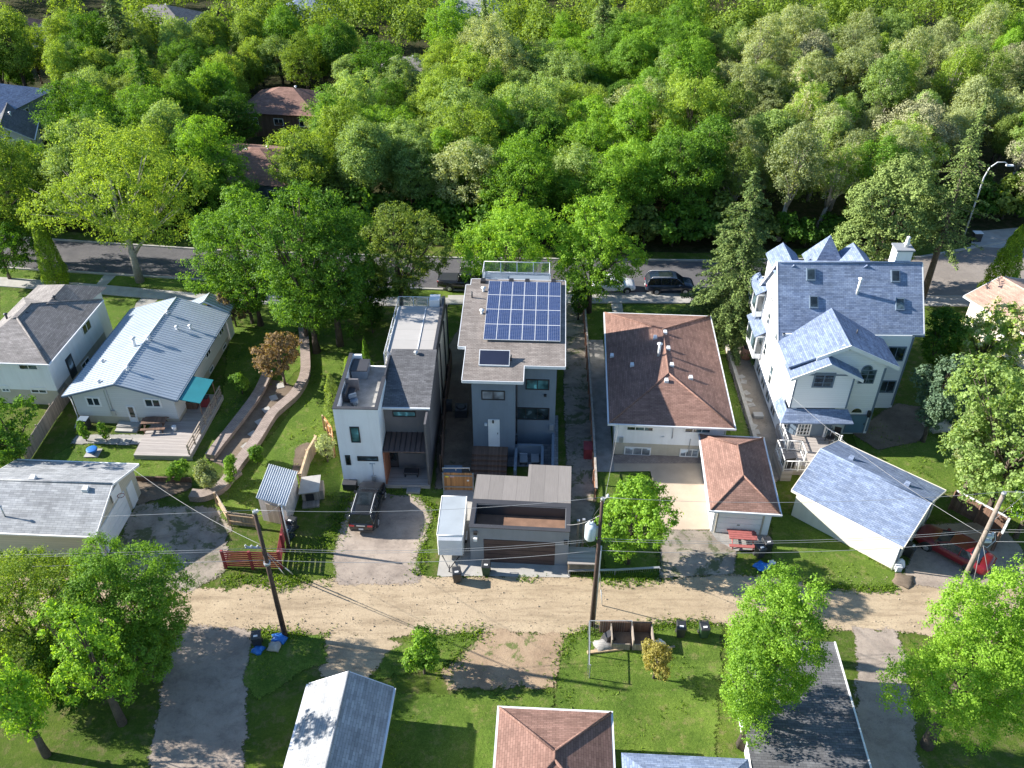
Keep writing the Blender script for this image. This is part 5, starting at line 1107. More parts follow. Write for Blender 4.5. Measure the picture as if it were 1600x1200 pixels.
# ------------------------------------------------------------------ vehicles
def car(name, label, cat, x, y, heading, L=4.7, W=1.86, Hh=1.68, kind='suv', paint=None, rails=True, plate=True, group=None):
    """nose towards local +x"""
    root = thing(name, label, cat, (x, y, 0.07), heading, group); h2 = W / 2
    wb = L * .585; xf, xr = wb / 2 + L * .01, -wb / 2 + L * .01; wr = .36 if kind != 'sedan' else .33
    if kind == 'suv': prof = [(-.5, .46, .86), (-.492, .34, 1.0), (-.46, .30, 1.05), (-.36, .27, 1.06), (-.1, .26, 1.04), (.1, .26, 1.02), (.2, .26, 1.04), (.28, .27, 1.03), (.42, .30, .95), (.475, .34, .84), (.5, .42, .66)]
    elif kind == 'pickup': prof = [(-.5, .46, 1.08), (-.49, .40, 1.12), (-.36, .34, 1.12), (-.12, .32, 1.12), (.02, .32, 1.1), (.2, .32, 1.1), (.28, .33, 1.12), (.42, .36, 1.06), (.48, .4, .95), (.5, .46, .72)]
    else: prof = [(-.5, .42, .76), (-.488, .32, .92), (-.44, .27, .98), (-.33, .25, .99), (-.1, .24, .95), (.1, .24, .93), (.22, .24, .93), (.3, .25, .90), (.42, .27, .80), (.475, .31, .70), (.5, .38, .56)]
    b = MB(); rings = []
    for t, z0, z1 in prof:
        X = t * L; e = min(1, (0.5 - abs(t)) / .06 + .0); hw = h2 * (.80 + .2 * min(1, (0.5 - abs(t)) / .07) ** .5)
        zm = z0 + (z1 - z0) * .55
        rings.append([(X, -hw * .9, z0), (X, -hw * .985, z0 + .1), (X, -hw, zm), (X, -hw * .965, z1 - .07), (X, -hw * .86, z1), (X, -hw * .4, z1 + .03), (X, hw * .4, z1 + .03), (X, hw * .86, z1), (X, hw * .965, z1 - .07), (X, hw, zm), (X, hw * .985, z0 + .1), (X, hw * .9, z0)])
    n = 12; vs = [p for r_ in rings for p in r_]; fs = []
    for i in range(len(rings) - 1):
        for j in range(n): fs.append((i * n + j, (i + 1) * n + j, (i + 1) * n + (j + 1) % n, i * n + (j + 1) % n))
    fs += [tuple(range(n)), tuple((len(rings) - 1) * n + k for k in range(n - 1, -1, -1))]
    b.add(vs, fs, True); body = b.build('body', paint, root)
    # wheel arches and wheels
    for X in (xr, xf):
        for s in (-1, 1):
            a = MB(); a.tube((X, s * (h2 - .12), wr), (X, s * (h2 + .012), wr), wr + .075, n=18); a.build('wheel_arch', M['black_plastic'], root)
            w = MB(); w.lathe(0, 0, [(wr * .6, -.11), (wr * .93, -.115), (wr, -.08), (wr, .08), (wr * .93, .115), (wr * .6, .11)], 20); w.v = [(X + p[0], s * (h2 - .07) + p[2], wr - .07 + p[1]) for p in w.v]; wo = w.build('wheel', M['tyre'], root)
            q = MB(); q.tube((X, s * (h2 + .05 - .07 + .065), wr - .07), (X, s * (h2 + .062), wr - .07), wr * .62, wr * .58, 14)
            for k in range(5): a_ = k * 2 * math.pi / 5; q.tube((X, s * (h2 + .065), wr - .07), (X + math.cos(a_) * wr * .6, s * (h2 + .065), wr - .07 + math.sin(a_) * wr * .6), .035, .03, 5)
            q.build('rim', M['rim'], wo)
    # cabin
    if kind == 'suv': C_ = [(-.485, 1.0, .90), (-.43, Hh - .04, .76), (-.2, Hh, .77), (.02, Hh - .02, .77), (.12, Hh - .1, .75), (.285, 1.02, .88)]
    elif kind == 'pickup': C_ = [(-.14, 1.1, .88), (-.11, Hh - .03, .76), (-.02, Hh, .77), (.1, Hh - .04, .76), (.15, Hh - .12, .74), (.27, 1.1, .86)]
    else: C_ = [(-.37, .97, .84), (-.22, Hh - .06, .68), (-.12, Hh, .70), (.02, Hh - .01, .70), (.07, Hh - .06, .69), (.245, .91, .84)]
    zb = 1.0 if kind != 'sedan' else .92; g = MB(); rg = []
    for i, (t, z, wf) in enumerate(C_):
        X = t * L; hw = h2 * wf; rg.append((X, z, hw))
    vs = []; 
    for X, z, hw in rg:
        k = (z - zb) / max(.01, Hh - zb); hb = h2 * (.93 - .02); vs += [(X, -hb + (0 if k > .2 else .02), zb - .03), (X, -hw, z), (X, hw, z), (X, hb, zb - .03)]
    fs = []
    for i in range(len(rg) - 1):
        for j in range(3): fs.append((i * 4 + j, (i + 1) * 4 + j, (i + 1) * 4 + j + 1, i * 4 + j + 1))
    g.add(vs, fs); cabin = g.build('window_glass', M['car_glass'], root)
    rt = MB(); rr = rg[1:-1]; m_ = len(rr); vs = []
    for X, z, hw in rr: vs += [(X, -hw * 1.01, z + .006), (X, -hw * .5, z + .035), (X, hw * .5, z + .035), (X, hw * 1.01, z + .006)]
    fs = []
    for i in range(m_ - 1):
        for j in range(3): fs.append((i * 4 + j, (i + 1) * 4 + j, (i + 1) * 4 + j + 1, i * 4 + j + 1))
    rt.add(vs, fs, True); roof = rt.build('roof', paint, root)
    for s in (-1, 1):
        pl = MB()
        pl.path([(rg[0][0], s * rg[0][2] * 1.02, rg[0][1] - .02), (rg[1][0], s * rg[1][2] * 1.01, rg[1][1])], .05, 5); pl.path([(rg[-1][0], s * rg[-1][2] * 1.02, rg[-1][1] - .02), (rg[-2][0], s * rg[-2][2] * 1.01, rg[-2][1])], .04, 5)
        for t in ((-.2, .0) if kind == 'suv' else (-.1,)): pl.path([(t * L, s * h2 * .935, zb - .03), (t * L - .03, s * h2 * (.78 if kind != 'sedan' else .71), Hh - .03)], .035, 5)
        pl.path([(rg[1][0], s * rg[1][2] * 1.01, rg[1][1])] + [(X, s * hw * 1.01, z) for X, z, hw in rr[1:]], .03, 5)
        pl.build('pillar', paint, root)
    if kind == 'suv' and rails:
        for s in (-1, 1): MB().path([(-.40 * L, s * h2 * .7, Hh + .02), (-.37 * L, s * h2 * .7, Hh + .08), (-.02 * L, s * h2 * .7, Hh + .08), (.01 * L, s * h2 * .7, Hh + .02)], .022, 5).build('roof_rail', M['white_metal'], root)
        MB().slab([(-.24 * L, -h2 * .5, Hh + .045), (.03 * L, -h2 * .5, Hh + .035), (.03 * L, h2 * .5, Hh + .035), (-.24 * L, h2 * .5, Hh + .045)], .004).build('sunroof', M['car_glass'], root)
    zl = prof[1][2] - .12
    for s in (-1, 1):
        MB().box(-.502 * L, s * h2 * .48, zl - .1, -.472 * L, s * h2 * .86, zl + .06).build('tail_light', M['lamp_red'], root, .02)
        zf_ = prof[-1][2]; MB().box(.455 * L, s * h2 * .50, zf_ - .06, .497 * L, s * h2 * .84, zf_ + .07).build('headlight', M['lamp_clear'], root, .02)
        MB().box(.155 * L, s * (h2 - .06), zb - .02, .2 * L, s * (h2 + .17), zb + .13).build('mirror', paint, root, .03)
        MB().box(-.3 * L, s * (h2 * .985 - .01), zb - .2, -.27 * L, s * (h2 + .015), zb - .17).build('door_handle', M['black_plastic'], root)
    if plate: MB().box(-.508 * L, -.16, .55, -.495 * L, .16, .68).build('number_plate', M['white'], root)
    MB().box(-.506 * L, -h2 * .8, .36, -.47 * L, h2 * .8, .52).build('bumper', M['black_plastic'] if kind != 'sedan' else paint, root, .03); MB().box(.47 * L, -h2 * .6, .34, .506 * L, h2 * .6, .5).build('grille', M['black_plastic'], root, .02)
    if kind == 'suv': MB().box(-.51 * L, -.3, .9, -.495 * L, .3, .93).build('tailgate_trim', M['galv'], root)
    if kind == 'pickup': MB().box(-.475 * L, -h2 * .8, 1.14, -.16 * L, h2 * .8, 1.17).build('bed_cover', M['black_plastic'], root, .02)
    return root
p = P(572, 790); car('sport_utility_vehicle', 'black SUV with silver roof rails parked nose-in on the gravel driveway', 'car', -10.35, 44.75, R(86.5), 4.7, 1.9, 1.7, 'suv', M['car_black'])
p = P(1047, 461); car('sport_utility_vehicle', 'dark navy SUV parked at the kerb of the street', 'car', p.x, p.y + .95, R(0), 4.9, 1.95, 1.75, 'suv', M['car_navy'])
p = P(958, 460); car('parked_car', 'white car at the kerb, mostly hidden by a tree behind the navy SUV', 'car', p.x, p.y + .9, R(1), 4.5, 1.82, 1.45, 'sedan', M['car_white'])
p = P(720, 455); car('pickup_truck', 'black pickup truck parked on the street behind the solar-panel house', 'truck', p.x + .6, p.y + .7, R(-4), 5.8, 1.95, 1.85, 'pickup', M['car_black'])
car('parked_car', 'dark red sedan parked at an angle on the shaded pad by the angled garage', 'car', 30.05, 40.65, R(136), 4.9, 1.86, 1.47, 'sedan', M['car_red'])

# ------------------------------------------------------------------ wheeled bins
def wheelie_bin(label, x, y, rz, body=None, lid=None, s=1.0, group='wheeled waste carts along the alley', white=True):
    t = thing('wheelie_bin', label, 'bin', (x, y, .03), rz, group); t.scale = (s, s, s)
    b = MB(); v = [(-.22, -.24, .06), (.22, -.24, .06), (.22, .24, .06), (-.22, .24, .06), (-.29, -.33, .95), (.29, -.33, .95), (.29, .3, .95), (-.29, .3, .95)]
    b.add(v, [(0, 3, 2, 1), (4, 5, 6, 7), (0, 1, 5, 4), (1, 2, 6, 5), (2, 3, 7, 6), (3, 0, 4, 7)]); b.build('bin_body', body or M['black_plastic'], t, .02)
    b = MB(); b.add([(-.31, -.36, .953), (.31, -.36, .953), (.31, .34, .953), (-.31, .34, .953), (-.27, -.3, 1.02), (.27, -.3, 1.02), (.27, .3, 1.06), (-.27, .3, 1.06)], [(0, 3, 2, 1), (4, 5, 6, 7), (0, 1, 5, 4), (1, 2, 6, 5), (2, 3, 7, 6), (3, 0, 4, 7)]); l_ = b.build('lid', lid or M['black_plastic'], t, .02)
    if white: MB().box(-.12, -.2, 1.03, .12, -.08, 1.062).build('sticker', M['white'], l_)
    b = MB(); b.path([(-.25, .34, .98), (-.25, .42, .98), (.25, .42, .98), (.25, .34, .98)], .02, 5); b.build('handle', M['black_plastic'], t)
    for sx in (-1, 1): b = MB(); b.tube((sx * .2, .25, .12), (sx * .27, .25, .12), .12, n=10); b.build('wheel', M['tyre'], t)
    return t
BINS = [((714, 908), 'black wheeled bin in front of the white cargo trailer', None, None, R(8)), ((760, 897), 'black-lidded green bin standing alone before the dark brown garage door', M['green_plastic'], None, R(-4)),
        ((404, 1008), 'black bin at the foot of the tall left pole, above the blue sack', None, None, R(10)), ((1062, 993), 'black bin left of its neighbour on the grass south of the alley', None, None, R(-5)), ((1098, 994), 'dark green bin by the lower tree, right one of the pair south of the alley', M['green_plastic'], None, R(4)),
        ((1185, 870), 'black bin beside the red picnic table, nearest to the alley', None, None, R(20)), ((1196, 861), 'black bin directly behind another by the red picnic table', None, None, R(10)),
        ((1418, 868), 'black bin leaning by the corner of the angled garage', None, None, R(40)), ((453, 842), 'dark blue bin beside the slatted red fence post', M['car_navy'], None, R(-20)), ((458, 828), 'grey bin behind the dark blue one at the red fence', M['charcoal'], None, R(-25))]
for q, lb, bm, lm, rr in BINS: p = P(*q); wheelie_bin(lb, p.x, p.y, rr, bm, lm)

# ------------------------------------------------------------------ utility poles, street lamp, wires
def pole(label, x, y, h, m, r=.17, arm=True, name='utility_pole'):
    t = thing(name, label, 'pole', (x, y, 0), R(-3), None); MB().tube((0, 0, -.1), (0, 0, h), r, r * .62, 12).build('pole', m, t)
    c = MB(); c.tube((0, 0, h - .1), (0, 0, h + .06), r * .75, r * .6, 10); c.build('pole_cap', M['galv'], t)
    return t
PL = (-14.1, 33.95, 10.8); PC = (5.0, 34.7, 11.05); PR = (27.6, 35.4, 10.8); PS = (-15.4, 41.3, 4.1)
t = pole('tall dark brown wooden utility pole on the left, rising over the red fence', *PL, M['darkwood'])
b = MB(); b.tube((0, 0, PL[2] - .35), (0, .35, PL[2] - .35), .03, n=6); b.lathe(0, .35, [(.05, PL[2] - .4), (.09, PL[2] - .3), (.05, PL[2] - .2)], 8); b.build('insulator', M['white_metal'], t)
b = MB(); b.box(-1.05, -.06, 7.85, -.15, .06, 7.95)
for x in (-1.0, -.65, -.3): b.lathe(x, 0, [(.04, 7.95), (.08, 8.02), (.03, 8.12)], 8)
b.build('side_bracket', M['galv'], t); MB().tube((0, 0, 6.55), (0, 0, 6.75), .2, n=10).build('band', M['galv'], t)
t = pole('dark brown wooden utility pole in the middle carrying a transformer', *PC, M['darkwood'], .15)
tz = 7.9; c = MB(); c.lathe(-.52, 0, [(.30, tz), (.33, tz + .05), (.33, tz + .95), (.27, tz + 1.06), (.05, tz + 1.12)], 16); tr = c.build('transformer', m_plain('pale_blue_grey_paint', (.55, .62, .66), .4, .05), t)
for dx in (-.62, -.42): c = MB(); c.lathe(dx, 0, [(.04, tz + 1.0), (.06, tz + 1.1), (.04, tz + 1.2), (.06, tz + 1.28), (.02, tz + 1.38)], 8); c.build('bushing', M['white_metal'], tr)
c = MB(); c.path([(-.5, -.05, tz + 1.35), (-.35, 0, tz + 1.9), (-.1, .05, tz + 2.4)], .02, 5); c.path([(-.6, .1, tz + .1), (-.9, .2, tz - .4), (-.5, .1, tz - .9), (-.15, 0, tz - .6)], .03, 5); c.build('cable', M['cable_black'], t)
MB().tube((.17, .05, 0), (.17, .05, 7.2), .05, n=6).build('cable_guard', M['galv'], t); b = MB(); b.box(-.3, -.08, tz + .2, -.1, .08, tz + .9); b.build('bracket', M['galv'], t)
b = MB(); b.tube((-.1, 0, PC[2] - .25), (.3, .25, PC[2] - .1), .03, n=5); b.lathe(.3, .25, [(.05, PC[2] - .15), (.1, PC[2] - .05), (.04, PC[2] + .1)], 8); b.build('insulator', M['white_metal'], t)
t = pole('weathered grey utility pole at the lower right, beside the red sedan', *PR, M['greypole'], .19)
for k, z in enumerate((7.3, 6.9)): b = MB(); b.box(.1, -.12, z, .5, .12, z + .16); b.lathe(.42, 0, [(.06, z + .16), (.1, z + .22), (.05, z + .35)], 8); b.build('insulator', M['white_metal'], t)
b = MB(); b.path([(.2, 0, 7.3), (.6, .1, 7.6), (.75, 0, 7.0), (.4, -.1, 6.5), (.15, 0, 6.6)], .02, 5); b.build('cable', M['white_metal'], t)
t = pole('short grey service post standing at the corner of the red fence', *PS, M['darkwood'], .13)
b = MB(); b.tube((.12, 0, .4), (.12, 0, 4.0), .045, n=6); b.build('conduit', M['white_metal'], t)
def sag(a, b, d, n=14): a, b = Vector(a), Vector(b); return [a.lerp(b, i / n) - Vector((0, 0, d * 4 * (i / n) * (1 - i / n))) for i in range(n + 1)]
WIRES = [((-75, 33.2, 10.9), (PL[0], PL[1], PL[2] + .1), .8, 'primary wire left of the left pole', .011), ((PL[0], PL[1], PL[2] + .1), (PC[0], PC[1], PC[2] + .1), .5, 'primary wire from the left pole to the middle pole', .011), ((PC[0], PC[1], PC[2] + .1), (PR[0], PR[1], PR[2] + .1), .6, 'primary wire from the middle pole to the right pole', .011), ((PR[0], PR[1], PR[2] + .1), (80, 36.5, 11), .8, 'primary wire leaving the right pole', .011)]
for k, (z, dy) in enumerate(((8.0, -.1), (7.6, .1), (6.9, .0))):
    for a, b_, w in (((-75, 33.3), PL, 'left of the left pole'), (PL, PC, 'between left and middle poles'), (PC, PR, 'between middle and right poles'), (PR, (80, 36.5), 'right of the right pole')):
        WIRES.append(((a[0], a[1] + dy, z), (b_[0], b_[1] + dy, z), .55, ('upper', 'second', 'lowest')[k] + ' thin wire of the line ' + w, (.011, .010, .014)[k]))
WIRES += [((PL[0], PL[1], 10.4), (PS[0], PS[1], 4.1), .2, 'slack wire from the left pole down to the short post', .010), ((-27, 46, 3.0), (PL[0], PL[1], 8.1), .5, 'service wire from the left pole to the left garage', .010),
          ((PR[0], PR[1], 7.4), (20.6, 51.5, 5.6), .6, 'pale service wire from the right pole across the angled garage roof', .010), ((PC[0], PC[1], 9.8), (3.6, 40.2, 3.35), .25, 'service wire from the middle pole to the dark-door garage', .015),
          ((PC[0], PC[1], 9.6), (8.0, 50.3, 3.7), .35, 'service wire from the middle pole to the brown-roofed bungalow', .010), ((PR[0], PR[1], 8.4), (60, 62, 6), .7, 'wire running from the right pole to the right edge', .011)]
for a, b_, d, lb, rr in WIRES: tag(MB().path(sag(a, b_, d), rr, 5).build('overhead_wire', M['wire'], None), lb, 'wire')
for (a, e, lb) in (((PL[0], PL[1], 7.7), (-15.2, 38.9, 0), 'left guy wire of the tall left pole'), ((PL[0], PL[1], 7.7), (-14.6, 38.9, 0), 'right guy wire of the tall left pole'), ((PR[0], PR[1], 7.0), (29.3, 36.2, 0), 'left guy wire of the grey right pole'), ((PR[0], PR[1], 7.0), (31.2, 36.9, 0), 'right guy wire of the grey right pole'), ((PC[0], PC[1], 7.0), (5.8, 36.3, 0), 'guy wire of the middle pole')):
    o = MB().tube(a, e, .02, n=5).build('guy_wire', M['wire']); tag(o, lb, 'wire'); a = Vector(a); e = Vector(e); MB().tube(e, e.lerp(a, .3), .035, n=6).build('guy_guard', M['white_metal'], o)
p = P(1505, 372); t = thing('street_lamp', 'tall curved-arm street lamp by the end of the street', 'street lamp', (p.x, p.y, 0), R(0)); 
MB().path([(0, 0, 0), (0, 0, 7.2), (.25, 0, 8.3), (.9, 0, 8.9), (1.7, 0, 8.9), (2.1, 0, 8.6)], [.11, .075, .06, .05, .045, .045], 8).build('pole', M['white_metal'], t); MB().box(1.9, -.16, 8.45, 2.7, .16, 8.62).build('lamp_head', M['white_metal'], t, .05)

# ------------------------------------------------------------------ fences
def fence(name, label, pts, h, m, post=None, cat='fence', z0=.04, step=2.2, t=.045, rails=True, px=True, cap=None, lat=None, postr=.05, gap=.0, capw=.16):
    w = [P(*q) for q in pts] if px else [Vector((*q, 0)) for q in pts]; o = w[0].copy(); r = thing(name, label, cat, (o.x, o.y, 0), 0)
    for i in range(len(w) - 1):
        a, b_ = w[i] - o, w[i + 1] - o; a.z = b_.z = 0; d = (b_ - a); L = d.length; d.normalize(); nn = Vector((-d.y, d.x, 0)); b = MB()
        if lat:   # horizontal slats: lat = (count, gap share)
            n = lat[0]; hh = (h - .1) / n
            for k in range(n): z = .08 + k * hh; b.wallpoly([a + Vector((0, 0, z)), b_ + Vector((0, 0, z)), b_ + Vector((0, 0, z + hh * (1 - lat[1]))), a + Vector((0, 0, z + hh * (1 - lat[1])))], nn * .025)
        elif gap:
            n = int(L / .14)
            for k in range(n): q = a + d * (k * L / n); q2 = a + d * ((k + 1 - gap) * L / n); b.wallpoly([q + Vector((0, 0, z0)), q2 + Vector((0, 0, z0)), q2 + Vector((0, 0, h)), q + Vector((0, 0, h))], nn * t)
        else:
            n = max(1, int(L / .28)); rd = random.Random(i + len(label))
            tops = [h + rd.uniform(-.02, .02) for _ in range(n)]
            for k in range(n): q = a + d * (k * L / n); q2 = a + d * ((k + 1) * L / n - .006); b.wallpoly([q + Vector((0, 0, z0)), q2 + Vector((0, 0, z0)), q2 + Vector((0, 0, tops[k])), q + Vector((0, 0, tops[k]))], nn * t)
        b.build('panel', m, r)
        if rails and not lat:
            for z in (.35, h - .3): b = MB(); b.wallpoly([a - nn * .05 + Vector((0, 0, z)), b_ - nn * .05 + Vector((0, 0, z)), b_ - nn * .05 + Vector((0, 0, z + .09)), a - nn * .05 + Vector((0, 0, z + .09))], nn * .045); b.build('rail', post or m, r)
        if cap: c = MB(); c.wallpoly([a - nn * .06 + Vector((0, 0, h + .025)), b_ - nn * .06 + Vector((0, 0, h + .025)), b_ - nn * .06 + Vector((0, 0, h + .065)), a - nn * .06 + Vector((0, 0, h + .065))], nn * capw); c.build('cap_rail', cap, r)
        n = max(1, round(L / step))
        for k in range(n + (1 if i == len(w) - 2 else 0)): q = a + d * (k * L / n) - nn * .1; MB().box(q.x - postr, q.y - postr, 0, q.x + postr, q.y + postr, h + .08).build('post', post or m, r)
    return r
fence('board_fence', 'weathered board fence between the cream bungalow and the left house', [(112, 622), (88, 655), (45, 722)], 1.5, M['wood'])
fence('board_fence', 'dark stained fence panels west of the solar-panel house', [(706, 570), (696, 650), (691, 738)], 1.7, M['wood_brown'])
fence('wooden_gate', 'orange cedar gate with grey frame beside the dark-door garage', [(694, 766), (740, 767)], 1.75, M['cedar'], M['concrete_grey'], 'gate', step=3)
o = bpy.context.scene.objects['wooden_gate']; b = MB(); b.box(-.05, .16, 2.0, 1.95, .22, 2.08); b.box(-.05, .16, 1.78, .0, .22, 2.0); b.box(.9, .16, 1.78, .96, .22, 2.0); b.box(1.9, .16, 1.78, 1.95, .22, 2.0); b.build('top_frame', M['galv'], o)
MB().box(.15, -.06, 1.35, .4, -.03, 1.5).build('sign', m_plain('yellow_sign', (.75, .6, .05), .6, .05), o); MB().box(.5, -.06, 1.35, .8, -.03, 1.5).build('sign', m_plain('pale_red_sign', (.6, .35, .33), .6, .1), o); MB().box(1.72, -.06, .95, 1.88, -.03, 1.1).build('sign', M['white'], o)
fence('wire_fence', 'thin rail fence along the gravel lane west of the brown-roofed bungalow', [(912, 488), (917, 560), (925, 680), (930, 785)], 1.35, M['darkwood'], M['terracotta'], gap=.82, step=1.9, cap=M['bark_pale'])
fence('red_slat_fence', 'red painted horizontal slat fence forming a corner at the alley', [(354, 886), (438, 889), (447, 838), (444, 832)], 1.65, M['redpaint'], M['redpaint'], lat=(8, .32), step=1.7, postr=.08)
fence('board_fence', 'low light board fence joined to the corrugated shed', [(342, 790), (360, 820), (402, 825)], 1.25, M['wood'], M['rawwood'])
fence('board_fence', 'pale slatted fence standing behind the little kennel', [(497, 702), (484, 725), (473, 762)], 1.35, M['wood'], M['rawwood'], cap=M['rawwood'])
fence('board_fence', 'new raw timber fence beside the white stucco tower', [(509, 672), (521, 690), (524, 715)], 1.5, M['cedar'], M['rawwood'], step=1.1)
fence('retaining_fence', 'dark fence around the shaded pad with a white top rail', [(1483, 795), (1563, 838), (1551, 862)], 1.75, M['wood_brown'], M['wood_brown'], cap=M['white_metal'])
fence('chain_link_fence', 'galvanised chain-link fence at the corner south of the alley', [(918, 1060), (919, 990), (985, 990)], 1.25, M['galv'], M['galv'], gap=.94, postr=.03, cap=M['galv'], step=2, capw=.05, t=.01, rails=False)
fence('pipe_rail', 'low pipe rail between the dark-door garage and the round tree by the alley', [(888, 898), (960, 897), (1030, 893)], .35, M['galv'], M['galv'], cat='rail', gap=.97, postr=.03, cap=M['galv'], rails=False)
def wallstrip(name, label, pts, w, h, m, cm=None, px=True):
    q = smooth_pts([P2(*p) for p in pts] if px else pts, 8); r = thing(name, label, 'garden wall', (0, 0, 0), 0); strip(q, w, -.02, h).build('wall', m, r)
    if cm: strip(q, w + .1, h + .003, h + .05).build('coping', cm, r)
    return r
wallstrip('retaining_wall', 'low curved brick garden wall on the left side of the sunken path', [(420, 586), (404, 620), (375, 660), (345, 698), (330, 718)], .75, .45, M['brick'], M['brick'])
wallstrip('retaining_wall', 'long curved brick garden wall on the right side of the sunken path', [(474, 512), (478, 560), (477, 592), (462, 620), (440, 640), (425, 655), (400, 695), (372, 732), (350, 763), (322, 778), (300, 778)], .75, .5, M['brick'], M['brick'])
wallstrip('retaining_wall', 'straight stone border wall west of the tall white house', [(1130, 528), (1150, 590), (1180, 690), (1192, 725)], .3, .35, M['stone'])
wallstrip('board_border', 'dark boards edging the vegetable bed beside the left garage', [(214, 752), (300, 754)], .12, .5, M['wood_brown'])
# ------------------------------------------------------------------ sheds, trailer, yard things
# white cargo trailer
F = Frame(*P2(684, 872), R(-1.5)); ya = 0
q0 = F.at(682.6, 835.6, 2.3); q1 = F.at(723.5, 836.4, 2.3); q2 = F.at(690, 774.4, 2.3); W = q1[0] - q0[0]; x0, y0, y1 = q0[0], q0[1], q2[1]
r = root_of('cargo_trailer', F, 'small white enclosed cargo trailer parked beside the dark-door garage', 'trailer')
b = MB(); b.add([(x0, y0, .5), (x0 + W, y0, .5), (x0 + W, y1, .5), (x0, y1, .5), (x0, y0, 2.25), (x0 + W, y0, 2.25), (x0 + W, y1, 2.25), (x0, y1, 2.25), (x0 + .06, y0 - .35, .7), (x0 + W - .06, y0 - .35, .7), (x0 + W - .05, y0 - .22, 2.0), (x0 + .05, y0 - .22, 2.0)],
      [(0, 3, 2, 1), (1, 2, 6, 5), (2, 3, 7, 6), (3, 0, 4, 7), (4, 5, 6, 7), (0, 1, 9, 8), (8, 9, 10, 11), (11, 10, 5, 4), (1, 5, 10, 9), (0, 8, 11, 4)]); b.build('body', M['white_metal'], r, .04)
MB().box(x0 + .03, y0 + .03, 2.252, x0 + W - .03, y1 - .03, 2.28).build('roof', m_plain('trailer_roof_sheet', (.34, .38, .41), .45, .08, .8), r)
b = MB()
for p_, q_ in (((x0, y0), (x0 + W, y0)), ((x0 + W, y0), (x0 + W, y1)), ((x0, y1), (x0 + W, y1)), ((x0, y0), (x0, y1))): b.tube((*p_, 2.27), (*q_, 2.27), .035, n=6)
b.build('roof_trim', M['white'], r)
b = MB(); b.box(x0 + .25, y0 - .37, .85, x0 + W - .25, y0 - .3, 1.9); 
b = MB(); b.path([(x0 + .3, y0 - .2, .5), (x0 + W / 2, y0 - 1.35, .5), (x0 + W - .3, y0 - .2, .5)], .045, 5); b.tube((x0 + W / 2, y0 - 1.25, .08), (x0 + W / 2, y0 - 1.25, .75), .03, n=6); b.tube((x0 + W / 2, y0 - 1.3, .5), (x0 + W / 2, y0 - 1.6, .52), .05, n=6); b.build('tow_hitch', M['charcoal'], r)
for x in (x0 - .06, x0 + W - .06): w = MB(); w.tube((x, (y0 + y1) / 2 - .3, .32), (x + .14, (y0 + y1) / 2 - .3, .32), .31, n=16); w.build('wheel', M['tyre'], r); MB().box(x - .05, (y0 + y1) / 2 - .7, .62, x + .2, (y0 + y1) / 2 + .1, .68).build('mudguard', M['white_metal'], r)
MB().box(x0 + W + .002, y0 + 1.1, .7, x0 + W + .02, y0 + 1.8, 2.1).build('side_door', M['stucco_cream'], r)
# corrugated shed
F, W, D = eave_frame((401, 779), (444.5, 788.5), (464, 737), 2.35); zf_ = 2.35
a = [P(*q, z) for q, z in (((400.5, 778), 2.3), ((446, 791), 2.1), ((464.5, 737), 2.1), ((421, 725), 2.3))]
o = P(402, 822, 0); r = thing('garden_shed', 'small shed with corrugated metal roof behind the red fence', 'shed', (o.x, o.y, 0)); a = [p - Vector((o.x, o.y, 0)) for p in a]
cA = sum(a, Vector()) / 4; b = MB(); ins = [cA + (p - cA) * .93 for p in a]; b.add([(p.x, p.y, 0) for p in ins] + [(p.x, p.y, p.z - .05) for p in ins], [(3, 2, 1, 0), (4, 5, 6, 7), (0, 1, 5, 4), (1, 2, 6, 5), (2, 3, 7, 6), (3, 0, 4, 7)]); b.build('wall', m_planks('shed_boards', (.50, .45, .42), .3, False, .05, .04), r)
MB().slab([tuple(p) for p in a], .04).build('roof', M['metalroof'], r); b = MB(); n = 13
for i in range(n + 1):
    p_ = a[0].lerp(a[1], i / n); q_ = a[3].lerp(a[2], i / n); b.path([p_ + Vector((0, 0, .02)), q_ + Vector((0, 0, .02))], .035, 5)
b.build('corrugation', M['metalrib'], r); dn = ins[1] - ins[0]; s_ = ins[0] + dn * .25; e_ = ins[0] + dn * .7; nn = Vector((dn.y, -dn.x, 0)).normalized() * .03
MB().wallpoly([(s_.x, s_.y, .05), (e_.x, e_.y, .05), (e_.x, e_.y, 1.8), (s_.x, s_.y, 1.8)], nn).build('door', M['wood'], r)
# little kennel
p = P(490, 780); r = thing('dog_kennel', 'small grey wooden kennel with slanted pale roof between shed and tower house', 'kennel', (p.x, p.y, 0), R(8))
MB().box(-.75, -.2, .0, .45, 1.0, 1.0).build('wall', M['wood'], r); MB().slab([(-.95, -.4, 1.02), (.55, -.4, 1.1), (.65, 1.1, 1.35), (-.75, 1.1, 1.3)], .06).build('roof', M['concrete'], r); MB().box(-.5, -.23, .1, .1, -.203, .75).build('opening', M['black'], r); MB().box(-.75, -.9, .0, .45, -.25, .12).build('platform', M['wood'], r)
MB().box(.47, -.2, .1, .8, .9, .95).build('side_wing', M['wood'], r)
# raised planter on the wall of the white tower
p = P(549, 758); r = thing('storage_chest', 'black deck chest against the foot of the white tower', 'chest', (p.x, p.y - .1, 0), R(-2)); MB().box(-.5, -.55, .05, .5, 0, .6).build('body', M['black_plastic'], r, .03); MB().box(-.53, -.58, .603, .53, .02, .68).build('lid', M['charcoal'], r, .02)
